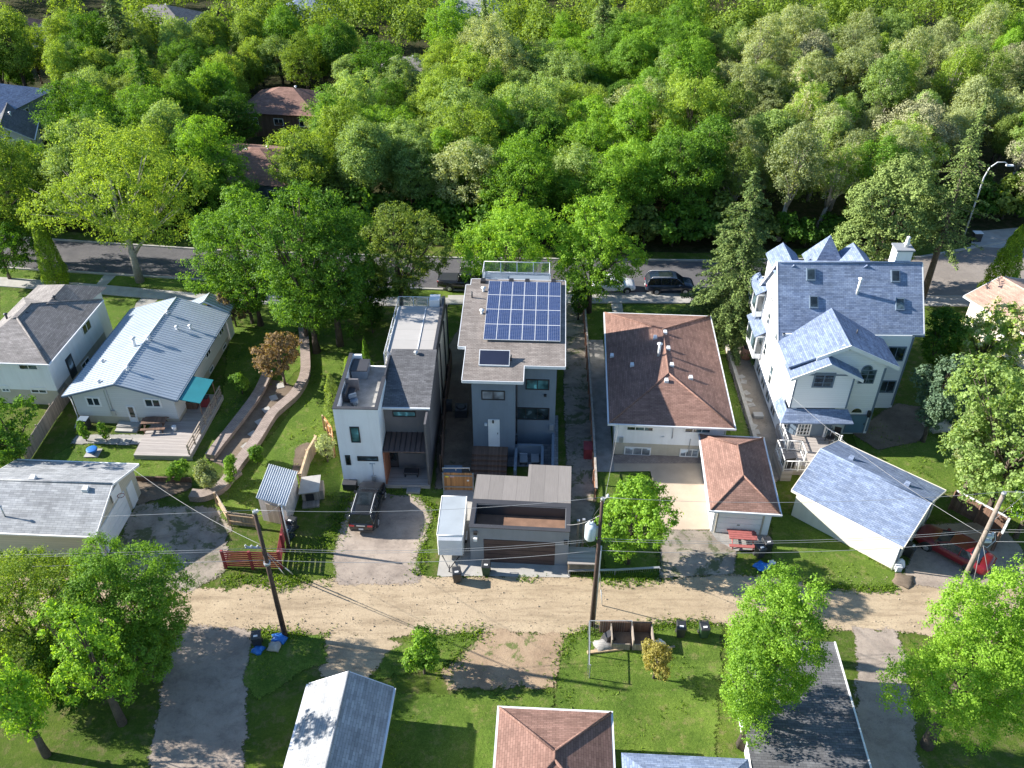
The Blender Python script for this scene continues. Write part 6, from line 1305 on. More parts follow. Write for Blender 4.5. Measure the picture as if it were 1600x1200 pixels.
# picnic table
def picnic(label, x, y, rz, m):
    t = thing('picnic_table', label, 'table', (x, y, 0), rz); b = MB()
    for k in range(4): b.box(-.95, -.4 + k * .2, .72, .95, -.22 + k * .2, .77)
    b.build('table_top', m, t)
    for s in (-1, 1): MB().box(-.95, s * .62, .42, .95, s * .88, .47).build('bench_seat', m, t)
    for s in (-1, 1):
        b = MB(); b.path([(s * .7, -.75, 0), (s * .7, -.2, .72)], .04, 4); b.path([(s * .7, .75, 0), (s * .7, .2, .72)], .04, 4); b.box(s * .7 - .03, -.85, .34, s * .7 + .03, .85, .42); b.build('leg_frame', m, t)
    return t
p = P(1158, 848); picnic('red painted picnic table in the shade before the bungalow garage', p.x, p.y, R(-5), m_plain('faded_red_boards', (.33, .10, .09), .8, .15, 3))
def crate(label, name, cat, px, py, w, d, h, m, rz=0, z=0, extra=None):
    p = P(px, py, z); t = thing(name, label, cat, (p.x, p.y, z), rz); MB().box(-w / 2, -d / 2, .0, w / 2, d / 2, h).build('body', m, t, min(.04, h * .2))
    if extra: MB().box(-w / 2 - .03, -d / 2 - .03, h + .002, w / 2 + .03, d / 2 + .03, h + .05).build('lid', extra, t, .015)
    return t
def sack(label, px, py, rad, m, seed, name='plastic_sack', cat='sack', flat=.55):
    p = P(px, py); me = MB(); n = 12; k = 7; rd = random.Random(seed); vs = []
    for i in range(k):
        a = math.pi / 2 * i / (k - 1)
        for j in range(n): b_ = 2 * math.pi * j / n; rr = rad * math.cos(a) * (1 + .22 * math.sin(j * 2.3 + seed) + rd.uniform(-.1, .1)) + .01; vs.append((rr * math.cos(b_), rr * .8 * math.sin(b_), rad * flat * math.sin(a) * 1.3))
    me.add(vs, [(i * n + j, i * n + (j + 1) % n, (i + 1) * n + (j + 1) % n, (i + 1) * n + j) for i in range(k - 1) for j in range(n)] + [tuple((k - 1) * n + j for j in range(n)), tuple(range(n - 1, -1, -1))], True)
    o = me.build(name, m); o.location = (p.x, p.y, .05); tag(o, label, cat); return o
sack('bright blue sack lying beside the dark left pole', 437, 999, .5, M['blue_plastic'], 3)
sack('blue sack below the black bin by the left pole', 404, 1017, .4, M['blue_plastic'], 5)
sack('crumpled bright blue tarpaulin bundle on the grass edge behind the lower right tree', 1190, 886, .55, M['blue_plastic'], 7, 'tarpaulin', 'tarp', .3)
sack('small white and red bag next to the blue tarpaulin bundle', 1206, 880, .25, M['white'], 9)
sack('grey rounded boulder half covered at the left pole', 430, 1012, .45, M['stone'], 4, 'boulder', 'rock'); sack('brown heap of soil at the corner of the angled garage', 1412, 908, .75, M['mulch'], 12, 'soil_heap', 'heap', .2)
sack('large pale boulder in the shade of the tall house yard', 1463, 668, 1.0, M['stone'], 2, 'boulder', 'rock', .7)
sack('blue drum lying under the little wooden bench', 915, 884, .3, M['blue_plastic'], 15, 'drum', 'drum')
sack('white rain barrel at the corner of the angled garage', 1405, 884, .35, M['white'], 16, 'barrel', 'barrel', 1.3)
t = crate('trash basket below the downspout at the garage corner', 'basket', 'basket', 1402, 891, .4, .4, .5, M['white_metal'])
# bench / platform by the middle pole
p = P(908, 893); r = thing('work_bench', 'grey plank bench with open shelf between garage and middle pole', 'bench', (p.x, p.y, 0), R(-2)); MB().box(-.95, -.3, 1.0, .95, 1.2, 1.07).build('table_top', M['deck'], r); MB().box(-.95, -.25, .35, .95, .9, .4).build('shelf', M['rawwood'], r)
for sx in (-.9, .85):
    for sy in (-.25, 1.1): MB().box(sx, sy, 0, sx + .07, sy + .07, 1.0).build('leg', M['rawwood'], r)
for i, (dx, h) in enumerate(((901, 3.0), (909, 3.1))): p = P(dx, 862); t = thing('timber_post', ('left', 'right')[i] + ' of two grey timber posts standing together right of the dark-door garage', 'post', (p.x, p.y, 0)); MB().box(-.07, -.07, 0, .07, .07, h).build('post', M['greypole'], t); MB().box(-.09, -.09, h + .002, .09, .09, h + .04).build('post_cap', M['galv'], t)
# AC units
def ac(label, px, py, s=.8):
    p = P(px, py); t = thing('air_conditioner', label, 'air conditioner', (p.x, p.y, 0)); MB().box(-s / 2, -s / 2, .05, s / 2, s / 2, .85).build('casing', M['charcoal'], t, .03); b = MB(); b.lathe(0, 0, [(s * .42, .855), (s * .42, .9), (s * .3, .91)], 16); b.build('fan_guard', M['black'], t); MB().box(-s / 2 - .05, -s / 2 - .05, 0, s / 2 + .05, s / 2 + .05, .05).build('pad', M['concrete_grey'], t)
ac('grey air conditioner beside the solar-panel house', 721, 648, 1.0); ac('small air conditioner between the two modern houses', 700, 640, .7); 
p = P(1165, 560); t = thing('rain_barrel', 'brown barrel beside the west wall of the tall house', 'barrel', (p.x, p.y, 0)); b = MB(); b.lathe(0, 0, [(.4, 0), (.48, .4), (.48, .8), (.4, 1.15), (.05, 1.16)], 14); b.build('body', M['terracotta'], t); b = MB(); b.tube((0, 0, 1.17), (0, 0, 1.22), .35, n=12); b.build('lid', M['black_plastic'], t)
crate('red metal locker standing on the gravel lane beside the rail fence', 'locker', 'locker', 918, 712, .65, 1.0, 1.0, M['redpaint'], R(-3), 0, M['redpaint'])
crate('grey-blue garden box in the side yard behind the cedar gate', 'garden_box', 'box', 708, 745, 1.3, .9, .7, M['bluetrim'], R(-2), 0, M['bluetrim'])
crate('white electrical box on the gravel west of the tall house', 'utility_box', 'box', 1184, 652, .8, .6, .35, M['concrete'])
# patio furniture of the solar-panel house
crate('dark outdoor grill on the patio of the solar-panel house', 'grill', 'grill', 798, 700, 1.0, .6, 1.0, M['black'], 0, 0, M['charcoal'])
for i, (px, py) in enumerate(((818, 722), (836, 722))):
    p = P(px, py); t = thing('lounge_chair', ('left', 'right')[i] + ' grey lounge chair on the sunken patio', 'chair', (p.x, p.y, .05)); MB().box(-.3, -.5, .3, .3, .5, .38).build('seat', M['galv'], t); MB().slab([(-.3, .5, .38), (.3, .5, .38), (.3, .95, .85), (-.3, .95, .85)], .05).build('backrest', M['galv'], t)
    for s in (-.27, .22): MB().box(s, -.45, 0, s + .05, .45, .3).build('leg', M['charcoal'], t)
# rooftop furniture on the white tower terrace
Fm = F_MO; zf = 7.3 - 1.05 + .02
def onroof(name, label, cat, x, y, w, d, h, m, extra=None):
    p = Fm.w(x, y, zf); t = thing(name, label, cat, (p.x, p.y, zf), Fm.a); MB().box(-w / 2, -d / 2, .0, w / 2, d / 2, h).build('body', m, t, .04)
    if extra: extra(t, w, d, h)
    return t
onroof('hot_tub', 'dark square tub at the back of the tower roof terrace', 'tub', .95, 5.7, 1.2, 1.5, .7, M['bluetrim'], lambda t, w, d, h: MB().box(-w / 2 - .03, -d / 2 - .03, h + .002, w / 2 + .03, d / 2 + .03, h + .1).build('cover', M['charcoal'], t, .03))
onroof('outdoor_sofa', 'dark sofa in the front corner of the tower roof terrace', 'sofa', .65, 2.7, .7, 1.3, .4, M['charcoal'], lambda t, w, d, h: MB().box(-w / 2, -d / 2, h, -w / 2 + .18, d / 2, h + .4).build('backrest', M['charcoal'], t, .03))
onroof('planter_box', 'dark planter in the south corner of the tower roof terrace', 'planter', .6, .75, .6, .6, .5, M['bluetrim'], lambda t, w, d, h: MB().box(-w / 2 + .05, -d / 2 + .05, h + .002, w / 2 - .05, d / 2 - .05, h + .02).build('soil', M['mulch'], t))
p = Fm.w(1.1, 1.9, zf); t = thing('garden_chair', 'small round grey chair on the tower roof terrace', 'chair', (p.x, p.y, zf), R(30)); b = MB(); b.lathe(0, 0, [(.25, 0), (.3, .35), (.3, .42), (.05, .43)], 12); b.build('seat', M['bluetrim'], t); MB().box(-.3, .2, .42, .3, .28, .8).build('backrest', M['bluetrim'], t, .03)
p = Fm.w(TWd + 1.8, 1.0, .33); t = thing('bench_seat', 'black padded bench on the porch of the tower house', 'bench', (p.x, p.y, .33), Fm.a); MB().box(-.55, -.3, .25, .55, .3, .42).build('seat', M['charcoal'], t, .04)
for s in (-.5, .42): MB().box(s, -.28, 0, s + .08, .28, .25).build('leg', M['black'], t)
p = Fm.w(TWd + 2.2, .2, 3.62); MBx = MB()
# things on the cream bungalow's deck
p = P(244, 668, .45); picnic('small dark picnic table on the back deck of the cream bungalow', p.x, p.y, R(5), M['wood_brown']).location.z = .45
p = P(273, 672, .45); t = thing('bucket', 'white bucket on the back deck of the cream bungalow', 'bucket', (p.x, p.y, .45)); b = MB(); b.lathe(0, 0, [(.15, 0), (.19, .4), (.17, .4), (.16, .38)], 12); b.build('body', M['white'], t)
b = MB(); b.path([(-.19, 0, .38), (0, 0, .55), (.19, 0, .38)], .01, 4); b.build('handle', M['galv'], t)
p = P(320, 630, .5); crate('dark red barbecue under the teal canopy', 'barbecue', 'grill', 322, 634, .7, .5, .9, M['redpaint'], 0, .45, M['black'])
crate('brown garden chest under the teal canopy', 'storage_chest', 'chest', 300, 636, 1.1, .6, .6, M['wood_brown'], 0, .45, M['wood_brown'])
# blue fire bowl on a slab
p = P(146, 709); t = thing('fire_bowl', 'bright blue round bowl on a paving slab in the left back yard', 'bowl', (p.x, p.y, .05)); MB().box(-.55, -.5, 0, .55, .5, .06).build('slab', M['concrete'], t); b = MB(); b.lathe(0, 0, [(.2, .06), (.38, .3), (.42, .45), (.36, .47), (.1, .5)], 16); b.build('bowl', M['blue_plastic'], t)
crate('black tarred tank beside the cream bungalow downspout', 'tank', 'tank', 135, 668, .7, .6, .9, M['black_plastic'], R(-3), 0, M['bluetrim'])
for i, (px, py) in enumerate(((215, 690), (178, 690), (160, 689), (196, 691))):
    p = P(px, py); o = MB().prism([(-.5, -.4), (.5, -.42), (.48, .4), (-.5, .38)], 0, .05).build('paving_slab', M['concrete']); o.location = (p.x, p.y, .05); tag(o, ('rightmost', 'third from right', 'leftmost', 'second from right')[i] + ' paving slab along the south side of the cream bungalow', 'paving slab')
for i in range(7):
    p = P(438 - i * 10.5, 604 + i * 19); o = MB().prism([(-.32, -.35), (.3, -.38), (.34, .36), (-.28, .38)], 0, .06).build('stepping_stone', M['concrete']); o.location = (p.x, p.y, .06); o.rotation_euler = (0, 0, R(25 + i * 7)); tag(o, ('first', 'second', 'third', 'fourth', 'fifth', 'sixth', 'last')[i] + ' stepping stone counting from the bronze-leaved tree down the sunken path', 'stepping stone', 'stepping stones in the sunken garden path')
for i, (px, py) in enumerate(((1152, 545), (1158, 590), (1162, 598), (1166, 615), (1170, 626), (1174, 634), (1178, 667), (1182, 676))):
    p = P(px, py); o = MB().prism([(-.3, -.22), (.28, -.26), (.34, .2), (-.26, .26)], 0, .05).build('stepping_stone', M['stone']); o.location = (p.x, p.y, .06); o.rotation_euler = (0, 0, R(40 * i)); tag(o, ('first', 'second', 'third', 'fourth', 'fifth', 'sixth', 'seventh', 'last')[i] + ' pale stepping stone from the street side along the tall house wall', 'stepping stone', 'pale stepping stones beside the tall house')
# barbecue and chairs on the tall house deck
crate('covered black barbecue on the railed landing of the tall house', 'barbecue', 'grill', 1230, 728, .8, .6, 1.0, M['black'], R(10), .95, M['charcoal'])
for i, (px, py) in enumerate(((1295, 690), (1306, 684))):
    p = P(px, py, .95); t = thing('garden_chair', ('left', 'right')[i] + ' dark chair by the glazed door of the tall house', 'chair', (p.x, p.y, .95), R(-60 + 40 * i)); MB().box(-.25, -.25, .38, .25, .25, .43).build('seat', M['black'], t); MB().box(-.25, .2, .43, .25, .25, .9).build('backrest', M['black'], t)
    for sx in (-.23, .19):
        for sy in (-.23, .19): MB().box(sx, sy, 0, sx + .04, sy + .04, .38).build('leg', M['black'], t)
p = P(1518, 378); crate('dark kerbside bin next to the street lamp', 'street_bin', 'bin', 1524, 376, .9, .7, 1.0, M['black_plastic'], 0, 0, M['white_metal'])
# compost corner south of the alley
p = P(978, 1010); r = thing('compost_bay', 'open grey timber compost bays behind the chain-link fence', 'compost bin', (p.x, p.y, 0), R(-2))
MB().box(-1.6, .95, 0, 1.6, 1.05, 1.1).build('back_panel', M['wood_brown'], r)
for x in (-.95, .35, 1.55): MB().box(x, -.3, 0, x + .07, .94, 1.0).build('side_panel', M['wood'], r)
for x in (-.86, .44): MB().box(x, -.3, 0, x + 1.06, -.24, .6).build('front_panel', M['wood'], r)
MB().box(-.86, -.2, 0, 1.5, .9, .25).build('compost', M['mulch'], r)
sack('pale heap of rubble beside the compost bays', 943, 1010, .6, M['concrete_grey'], 21, 'rubble_heap', 'heap', .5)
p = P(950, 1003); t = thing('wheelbarrow', 'dark upturned wheelbarrow by the compost bays', 'wheelbarrow', (p.x, p.y, 0), R(30)); b = MB(); b.add([(-.4, -.3, .1), (.5, -.3, .1), (.5, .3, .1), (-.4, .3, .1), (-.25, -.2, .75), (.2, -.2, .85), (.2, .2, .85), (-.25, .2, .75)], [(0, 3, 2, 1), (4, 5, 6, 7), (0, 1, 5, 4), (1, 2, 6, 5), (2, 3, 7, 6), (3, 0, 4, 7)]); b.build('tray', M['charcoal'], t)
MB().path([(.4, -.2, .2), (1.1, -.25, .1)], .025, 5).build('handle', M['wood'], t); MB().path([(.4, .2, .2), (1.1, .25, .1)], .025, 5).build('handle', M['wood'], t)
sack('small white cushion lying right of the compost bays', 1030, 1006, .35, M['white'], 8, 'cushion', 'cushion', .5)
p = P(945, 1018); o = MB().box(-1.1, -.1, 0, 1.1, .1, .12).build('timber_beam', M['rawwood']); o.location = (p.x, p.y, .05); o.rotation_euler = (0, 0, R(8)); tag(o, 'raw timber beam lying on the grass below the rubble heap', 'timber')
for i, (px, py, rr) in enumerate(((936, 1006, 60), (1020, 1022, -70), (1035, 1016, 15))): p = P(px, py); o = MB().box(-.8, -.06, 0, .8, .06, .08).build('timber_beam', M['wood']); o.location = (p.x, p.y, .06); o.rotation_euler = (0, 0, R(rr)); tag(o, ('grey plank propped left of the rubble heap', 'grey plank lying near the golden shrub', 'short grey plank right of the compost bays')[i], 'timber')
# plant bed planter
crate('narrow wooden planter on the lawn left of the corrugated shed', 'planter_box', 'planter', 362, 752, .4, 1.9, .3, M['wood'], R(-30), .05)
crate('white box standing among bushes at the right edge beyond the dark fence', 'utility_box', 'box', 1598, 800, 1.6, 1.4, 1.2, M['stucco_white'], R(-20), 0, M['white'])

# ------------------------------------------------------------------ far houses and garages that only peek into the photo
def far_house(label, x, y, rz, W, D, he, rise, rm, wm, hip=True, name='house', cat='house', chim=True):
    r = thing(name, label, cat, (x, y, 0), rz); F = Frame(x, y, rz)
    b = MB(); b.box(.5, .5, -.05, W - .5, D - .5, he - .03)
    if not hip:
        for yy in (.5, D - .7): b.wallpoly([(.5, yy, he - .03), (W - .5, yy, he - .03), (W / 2, yy, he + rise * .86)], (0, .2, 0))
    b.build('wall', wm, r)
    if hip and D > W: hip_roof(r, W, D, he, rise, rm, fascia=M['white_metal'])
    elif hip:
        c = D / 2; zr = he + rise; MB().add([(0, 0, he), (W, 0, he), (W, D, he), (0, D, he), (c, c, zr), (W - c, c, zr)], [(0, 1, 5, 4), (1, 2, 5), (2, 3, 4, 5), (3, 0, 4), (0, 3, 2, 1)]).build('roof', rm, r)
    else: gable_roof(r, 0, W, 0, D, he, he + rise, rm, 'y', fascia=M['white_metal'])
    n = max(1, int(W / 3.5))
    for i in range(n): a = .5 + (W - 1) * (i + .5) / n; window(r, 'S', .5, a - .7, a + .7, he - 1.7, he - .7)
    window(r, 'W', .5, D * .4, D * .4 + 1.2, he - 1.7, he - .7); window(r, 'E', W - .5, D * .4, D * .4 + 1.2, he - 1.7, he - .7)
    if cat == 'house':
        b = MB(); b.box(W * .5 - .45, .44, .1, W * .5 + .45, .5, 2.1); b.build('door', M['wood_brown'], r)
        if chim: box_vent(r, W * .4, D * .5, he + rise * .8, .4); vent_pipe(r, W * .6, D * .55, he + rise * .75, .5, .1)
    return r
p = P(-30, 190, 0); far_house('blue-grey two-storey house at the top left corner', -84, 115, R(-12), 18, 11, 5.6, 2.4, M['sh_blue'], M['stucco_grey'])
far_house('small white gabled house half hidden behind lime trees at the left', -67, 105, R(20), 6.5, 9, 4.0, 2.2, M['sh_char'], M['siding_white'], False)
far_house('brown-roofed house between trees at the upper left centre', -38.5, 119, R(-8), 12, 10, 3.4, 2.2, M['sh_brown'], M['wood_brown'])
far_house('salmon-roofed bungalow under the trees north of the street', -38.5, 96.5, R(-10), 13, 12, 3.2, 2.0, M['sh_brown'], M['stucco_grey'])
far_house('grey-roofed house showing at the top edge behind trees', -23, 134, R(-5), 12, 9, 3.4, 2.2, M['sh_grey'], M['siding_white'])
far_house('white cottage glimpsed among trees behind the salmon-roofed bungalow', -27, 117, R(-18), 9, 8, 3.2, 1.6, M['sh_light'], M['stucco_white'])
far_house('dark shingled house at the far top left', -97, 134, R(-12), 13, 10, 4.2, 2.4, M['sh_grey'], M['siding_white'])
for i, (x, y, rz, rm, lb) in enumerate(((-100, 160, -10, 'sh_brown', 'brown-roofed house in the farthest row, leftmost'), (-72, 165, -5, 'sh_grey', 'grey-roofed house in the farthest row, second from left'), (-45, 168, 4, 'sh_blue', 'blue-roofed house in the farthest row, third from left'), (-15, 172, -6, 'sh_light', 'pale-roofed house in the farthest row, right one'), (-120, 150, -12, 'sh_taupe', 'taupe-roofed house at the far left edge'))):
    far_house(lb, x, y, R(rz), 13, 10, 3.6, 2.4, M[rm], M['siding_white'] if i % 2 else M['stucco_cream'])
p = P(1560, 475, 3); far_house('small salmon-roofed house at the right edge behind the blossoming tree', p.x + .6, p.y - 8.0, R(22), 8, 9.5, 3.4, 1.2, M['sh_salmon'], M['stucco_cream'], False)
p = P(535, 1048, 3.5); r = far_house('garage with pale left and ribbed right roof slope at the bottom edge', p.x - 2.4, p.y - 7.0, R(-3), 4.8, 7, 2.3, 1.3, M['sh_light'], M['stucco_white'], False, 'detached_garage', 'garage')
p = P(1303, 1003, 2.75); r = thing('detached_garage', 'dark low-roofed garage with white edge trim at the bottom right', 'garage', (p.x, p.y, 0), R(-3)); MB().box(-5.6, -7.6, 0, -.3, -.3, 2.6).build('wall', M['siding_white'], r); rf = MB().slab([(-6, -8, 2.6), (0, -8, 2.6), (0, 0, 2.75), (-6, 0, 2.75)], .12).build('roof', M['sh_char'], r)
MB().slab([(.003, -8, 2.64), (.09, -8, 2.64), (.09, 0, 2.79), (.003, 0, 2.79)], .2).build('fascia', M['white'], rf); MB().box(-4.5, -.3, .05, -3.6, -.26, 2.05).build('door', M['white'], r)
p = P(770, 1130, 2.8); far_house('brown-roofed garage just below the bare earth patch', p.x, p.y - 5.5, R(-3), 6, 6.5, 2.7, 1.1, M['sh_brown'], M['stucco_cream'], True, 'detached_garage', 'garage')
p = P(960, 1160, 2.8); far_house('blue-roofed garage at the bottom edge right of the brown-roofed one', p.x, p.y - 6.5, R(-3), 6.5, 6, 2.7, 1.2, M['sh_blue'], M['siding_white'], True, 'detached_garage', 'garage')

# loose stones of the lane: far too many to count
rng = np.random.default_rng(3); n = 3200; a = np.array([P2(*q) for q in ((-40, 940), (1640, 940))]); X = rng.uniform(-34, 36, n); Yc = 36.6 + rng.normal(size=n) * 1.25
k = rng.random(n) < .35; Yc[k] = 34.9 + rng.normal(size=k.sum()) * .25; k = rng.random(n) < .25; Yc[k] = 38.3 + rng.normal(size=k.sum()) * .25
b = MB(); rd = random.Random(4)
for x, y in zip(X, Yc):
    r_ = rd.uniform(.012, .035) * (2 if rd.random() < .04 else 1); a0 = rd.uniform(0, 6.28); vs = [(x + r_ * math.cos(a0 + j * 1.57) * rd.uniform(.7, 1.2), y + r_ * math.sin(a0 + j * 1.57) * rd.uniform(.7, 1.2), .05) for j in range(4)] + [(x, y, .06 + r_ * .9)]
    b.add(vs, [(0, 1, 4), (1, 2, 4), (2, 3, 4), (3, 0, 4)])
me = bpy.data.meshes.new('loose_stones'); me.from_pydata(b.v, [], b.f); me.update(); me.materials.append(m_plain('lane_stones', (0.42, 0.34, 0.25), .9, .3, 6, 9, .4)); o = bpy.data.objects.new('loose_stones', me); C.objects.link(o); tag(o, 'loose stones scattered over the dirt alley', 'gravel', kind='stuff')
# meters, vents and pipes on the walls
def fitting(root, name, x0, y0, z0, x1, y1, z1, m): MB().box(x0, y0, z0, x1, y1, z1).build(name, m, root)
so = [o for o in bpy.data.objects if o.get('label', '').startswith('grey stucco modern house')][0]
fitting(so, 'meter_box', BE - .4, BY - .14, 1.6, BE - .1, BY, 2.1, M['galv']); fitting(so, 'dryer_vent', TW + .9, .22, 3.2, TW + 1.1, .35, 3.4, M['white_metal']); fitting(so, 'security_light', BE - .9, BY - .2, 4.9, BE - .7, BY, 5.05, M['black'])
b = MB(); b.tube((TE + .08, BY - .1, 7.6), (TE + .08, BY - .1, 1.2), .05, n=6); b.build('downspout', M['charcoal'], so)
br = [o for o in bpy.data.objects if o.get('label', '').startswith('white bungalow with brown')][0]
fitting(br, 'meter_box', .9, .42, 1.3, 1.2, .548, 1.8, M['galv']); b = MB(); b.tube((4.9, .5, 3.4), (4.9, .5, 1.9), .03, n=5); b.build('pipe', M['galv'], br); b = MB(); b.tube((6.3, .5, 1.9), (6.3, .5, .3), .03, n=5); b.build('pipe', M['galv'], br); fitting(br, 'dryer_vent', 4.1, .45, 1.9, 4.3, .548, 2.05, M['white_metal'])
mo = [o for o in bpy.data.objects if o.get('label', '').startswith('narrow infill')][0]
b = MB(); b.tube((2.3, -.06, .2), (2.3, -.06, 2.3), .03, n=5); b.tube((2.1, -.06, 2.3), (2.5, -.06, 2.3), .03, n=5); b.build('pipe', M['galv'], mo); fitting(mo, 'meter_box', 2.15, -.16, .7, 2.45, -.002, 1.15, M['galv'])
# ------------------------------------------------------------------ trees and shrubs one by one
def hero(name, label, box, z0, m, seed, cat='tree', bark=None, **k):
    """box: crown's left, right and top in the photo and the row of its foot"""
    x0, x1, yt, by = box; cx = (x0 + x1) / 2; Y = P(cx, by)[1]; h = ZY(yt, Y) ; cyr = yt + (by - yt) * .42
    sc = lambda z: (FPX * math.sin(TH) + (cyr - 600) * math.cos(TH)) / (CH - z); X = (cx - 800) / sc(h * .55); rx = (x1 - x0) / 2 / sc(h * .55)
    if by - yt > 0: h = max(h, .8)
    ms = deciduous(seed, rx * .98, h * z0 * .6, h * .97, m, bark, **k)
    return put_tree(name, label, cat, (X, Y), ms, rz=0)
BIG = dict(lobes=26, clusters=900, per=36, leaf=.19, clump=.5)
hero('elm_tree', 'huge lime-green spreading elm by the street at the upper left', (74, 312, 172, 440), .16, M['lf_lime'], 11, bark=M['bark_pale'], lobes=26, clusters=1500, per=24, leaf=.2, clump=.6)
hero('ash_tree', 'bright green tree filling the left edge above the street', (-80, 74, 190, 405), .08, M['lf_lime'], 12, **BIG)
hero('maple_tree', 'big mid-green tree right of the elm, beside the pavement', (300, 482, 292, 508), .22, M['lf_green'], 13, **BIG)
hero('maple_tree', 'tallest bright-topped tree over the front garden of the centre left lot', (378, 580, 276, 550), .20, M['lf_green'], 14, **BIG)
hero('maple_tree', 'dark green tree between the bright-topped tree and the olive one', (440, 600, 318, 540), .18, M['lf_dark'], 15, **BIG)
hero('linden_tree', 'olive-tinged tree standing behind the white tower house', (545, 700, 300, 495), .16, M['lf_olive'], 16, lobes=22, clusters=800, per=30, leaf=.19, clump=.46)
hero('maple_tree', 'vivid green tree directly behind the solar-panel house', (704, 882, 290, 478), .04, M['lf_bright'], 17, **BIG)
hero('maple_tree', 'vivid yellow-green tree left of the white and navy parked cars', (852, 996, 298, 488), .04, M['lf_bright'], 18, **BIG)
hero('birch_tree', 'fresh green round tree beside the middle utility pole', (916, 1060, 744, 880), .14, M['lf_bright'], 19, lobes=18, clusters=620, per=26, leaf=.17, clump=.33)
hero('plum_tree', 'bright green tree in front of the grey house at the left edge', (-40, 64, 608, 738), .08, M['lf_green'], 20, lobes=14, clusters=420, per=24, leaf=.19, clump=.32)
hero('oak_tree', 'large olive-green tree at the bottom left, left one of the big pair', (-90, 175, 884, 1040), .03, M['lf_lime'], 21, lobes=34, clusters=1700, per=42, leaf=.12, clump=.42)
hero('oak_tree', 'large mid-green tree at the bottom left, right one of the big pair', (80, 286, 878, 1030), .03, M['lf_green'], 22, lobes=34, clusters=1700, per=42, leaf=.12, clump=.42)
hero('young_maple_tree', 'lime-green young tree in front of the big bottom left pair', (85, 215, 935, 1130), .1, M['lf_bright'], 23, lobes=12, clusters=330, per=24, leaf=.17, clump=.34)
hero('young_maple_tree', 'small lime tree at the lowest left corner of the yard', (-30, 85, 1010, 1180), .1, M['lf_bright'], 24, lobes=12, clusters=330, per=24, leaf=.17, clump=.34)
hero('elm_tree', 'lime-green tree at the bottom, right of the two carts', (1108, 1278, 888, 1165), .06, M['lf_bright'], 25, lobes=30, clusters=1500, per=42, leaf=.115, clump=.38)
hero('elm_tree', 'lime-green tree at the bottom right, below the red sedan', (1402, 1612, 893, 1165), .06, M['lf_bright'], 26, lobes=30, clusters=1600, per=42, leaf=.12, clump=.40)
hero('mountain_ash_tree', 'cream-blossomed tree right of the tall house', (1475, 1612, 468, 600), .12, M['lf_blossom'], 27, lobes=18, clusters=560, per=24, leaf=.24, clump=.38)
hero('willow_tree', 'very large light green tree filling the right edge of the yard', (1475, 1700, 560, 800), .05, M['lf_pale'], 28, lobes=30, clusters=1000, per=26, leaf=.23, clump=.45)
hero('willow_tree', 'smaller grey-green tree in front of the very large right-edge tree', (1480, 1580, 640, 770), .05, M['lf_sage'], 29, lobes=14, clusters=420, per=24, leaf=.2, clump=.34)
hero('dogwood_tree', 'dark blue-green shrubby tree beside the east wall of the tall house', (1418, 1510, 555, 690), .03, M['lf_bluespruce'], 30, lobes=16, clusters=520, per=22, leaf=.2, clump=.34)
hero('dogwood_tree', 'deep green tree filling the gap between the tall house and the street', (1428, 1500, 480, 590), .05, M['lf_dark'], 61, lobes=16, clusters=420, per=22, leaf=.2, clump=.34)
hero('currant_bush', 'bright green bush hugging the right end of the dark pad fence', (1575, 1660, 700, 840), .03, M['lf_bright'], 62, cat='bush', lobes=12, clusters=300, per=22, leaf=.18, clump=.34)
hero('crabapple_tree', 'bronze-leaved small tree at the head of the sunken path', (394, 482, 515, 602), .25, M['lf_bronze'], 31, lobes=16, clusters=380, per=20, leaf=.2, clump=.28)
hero('lilac_bush', 'mauve flowering bush at the corner of the metal-roofed bungalow', (328, 398, 452, 510), .08, M['lf_pink'], 32, cat='bush', lobes=14, clusters=320, per=20, leaf=.2, clump=.28)
hero('silver_willow_bush', 'silver-grey rounded bush at the end of the curved brick wall', (299, 342, 716, 772), .03, M['lf_sage'], 33, cat='bush', lobes=10, clusters=330, per=20, leaf=.12, clump=.2)
hero('currant_bush', 'lime bush right of the silver-grey one', (345, 374, 714, 752), .03, M['lf_bright'], 34, cat='bush', lobes=8, clusters=200, per=18, leaf=.13, clump=.2)
hero('box_bush', 'dark green round bush on the shaded lawn by the teal canopy', (358, 392, 580, 616), .03, M['lf_green'], 35, cat='bush', lobes=8, clusters=240, per=18, leaf=.13, clump=.2)
hero('box_bush', 'dark low bush near the curved wall below the corrugated shed', (386, 412, 695, 725), .03, M['lf_dark'], 63, cat='bush', lobes=8, clusters=160, per=18, leaf=.13, clump=.2)
hero('potentilla_bush', 'pale yellow-green bush beside the raw timber fence', (490, 527, 678, 722), .04, M['lf_sage'], 36, cat='bush', lobes=8, clusters=200, per=16, leaf=.13, clump=.22)
hero('elder_bush', 'green bush with brown centre at the end of the pole shadow', (626, 694, 988, 1052), .03, M['lf_bright'], 37, cat='bush', lobes=12, clusters=360, per=20, leaf=.14, clump=.24)
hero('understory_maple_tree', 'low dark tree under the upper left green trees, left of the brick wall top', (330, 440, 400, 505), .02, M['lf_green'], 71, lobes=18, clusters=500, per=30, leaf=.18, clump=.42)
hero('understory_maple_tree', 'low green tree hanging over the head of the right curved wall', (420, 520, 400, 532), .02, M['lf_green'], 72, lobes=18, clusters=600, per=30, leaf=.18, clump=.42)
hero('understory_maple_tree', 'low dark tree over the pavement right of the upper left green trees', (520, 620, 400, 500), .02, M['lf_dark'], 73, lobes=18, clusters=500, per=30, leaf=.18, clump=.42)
hero('hedge_bush', 'dark green hedge bush at the foot of the big bottom left trees, right end', (150, 298, 975, 1065), .02, M['lf_green'], 74, cat='bush', lobes=14, clusters=500, per=34, leaf=.13, clump=.32)
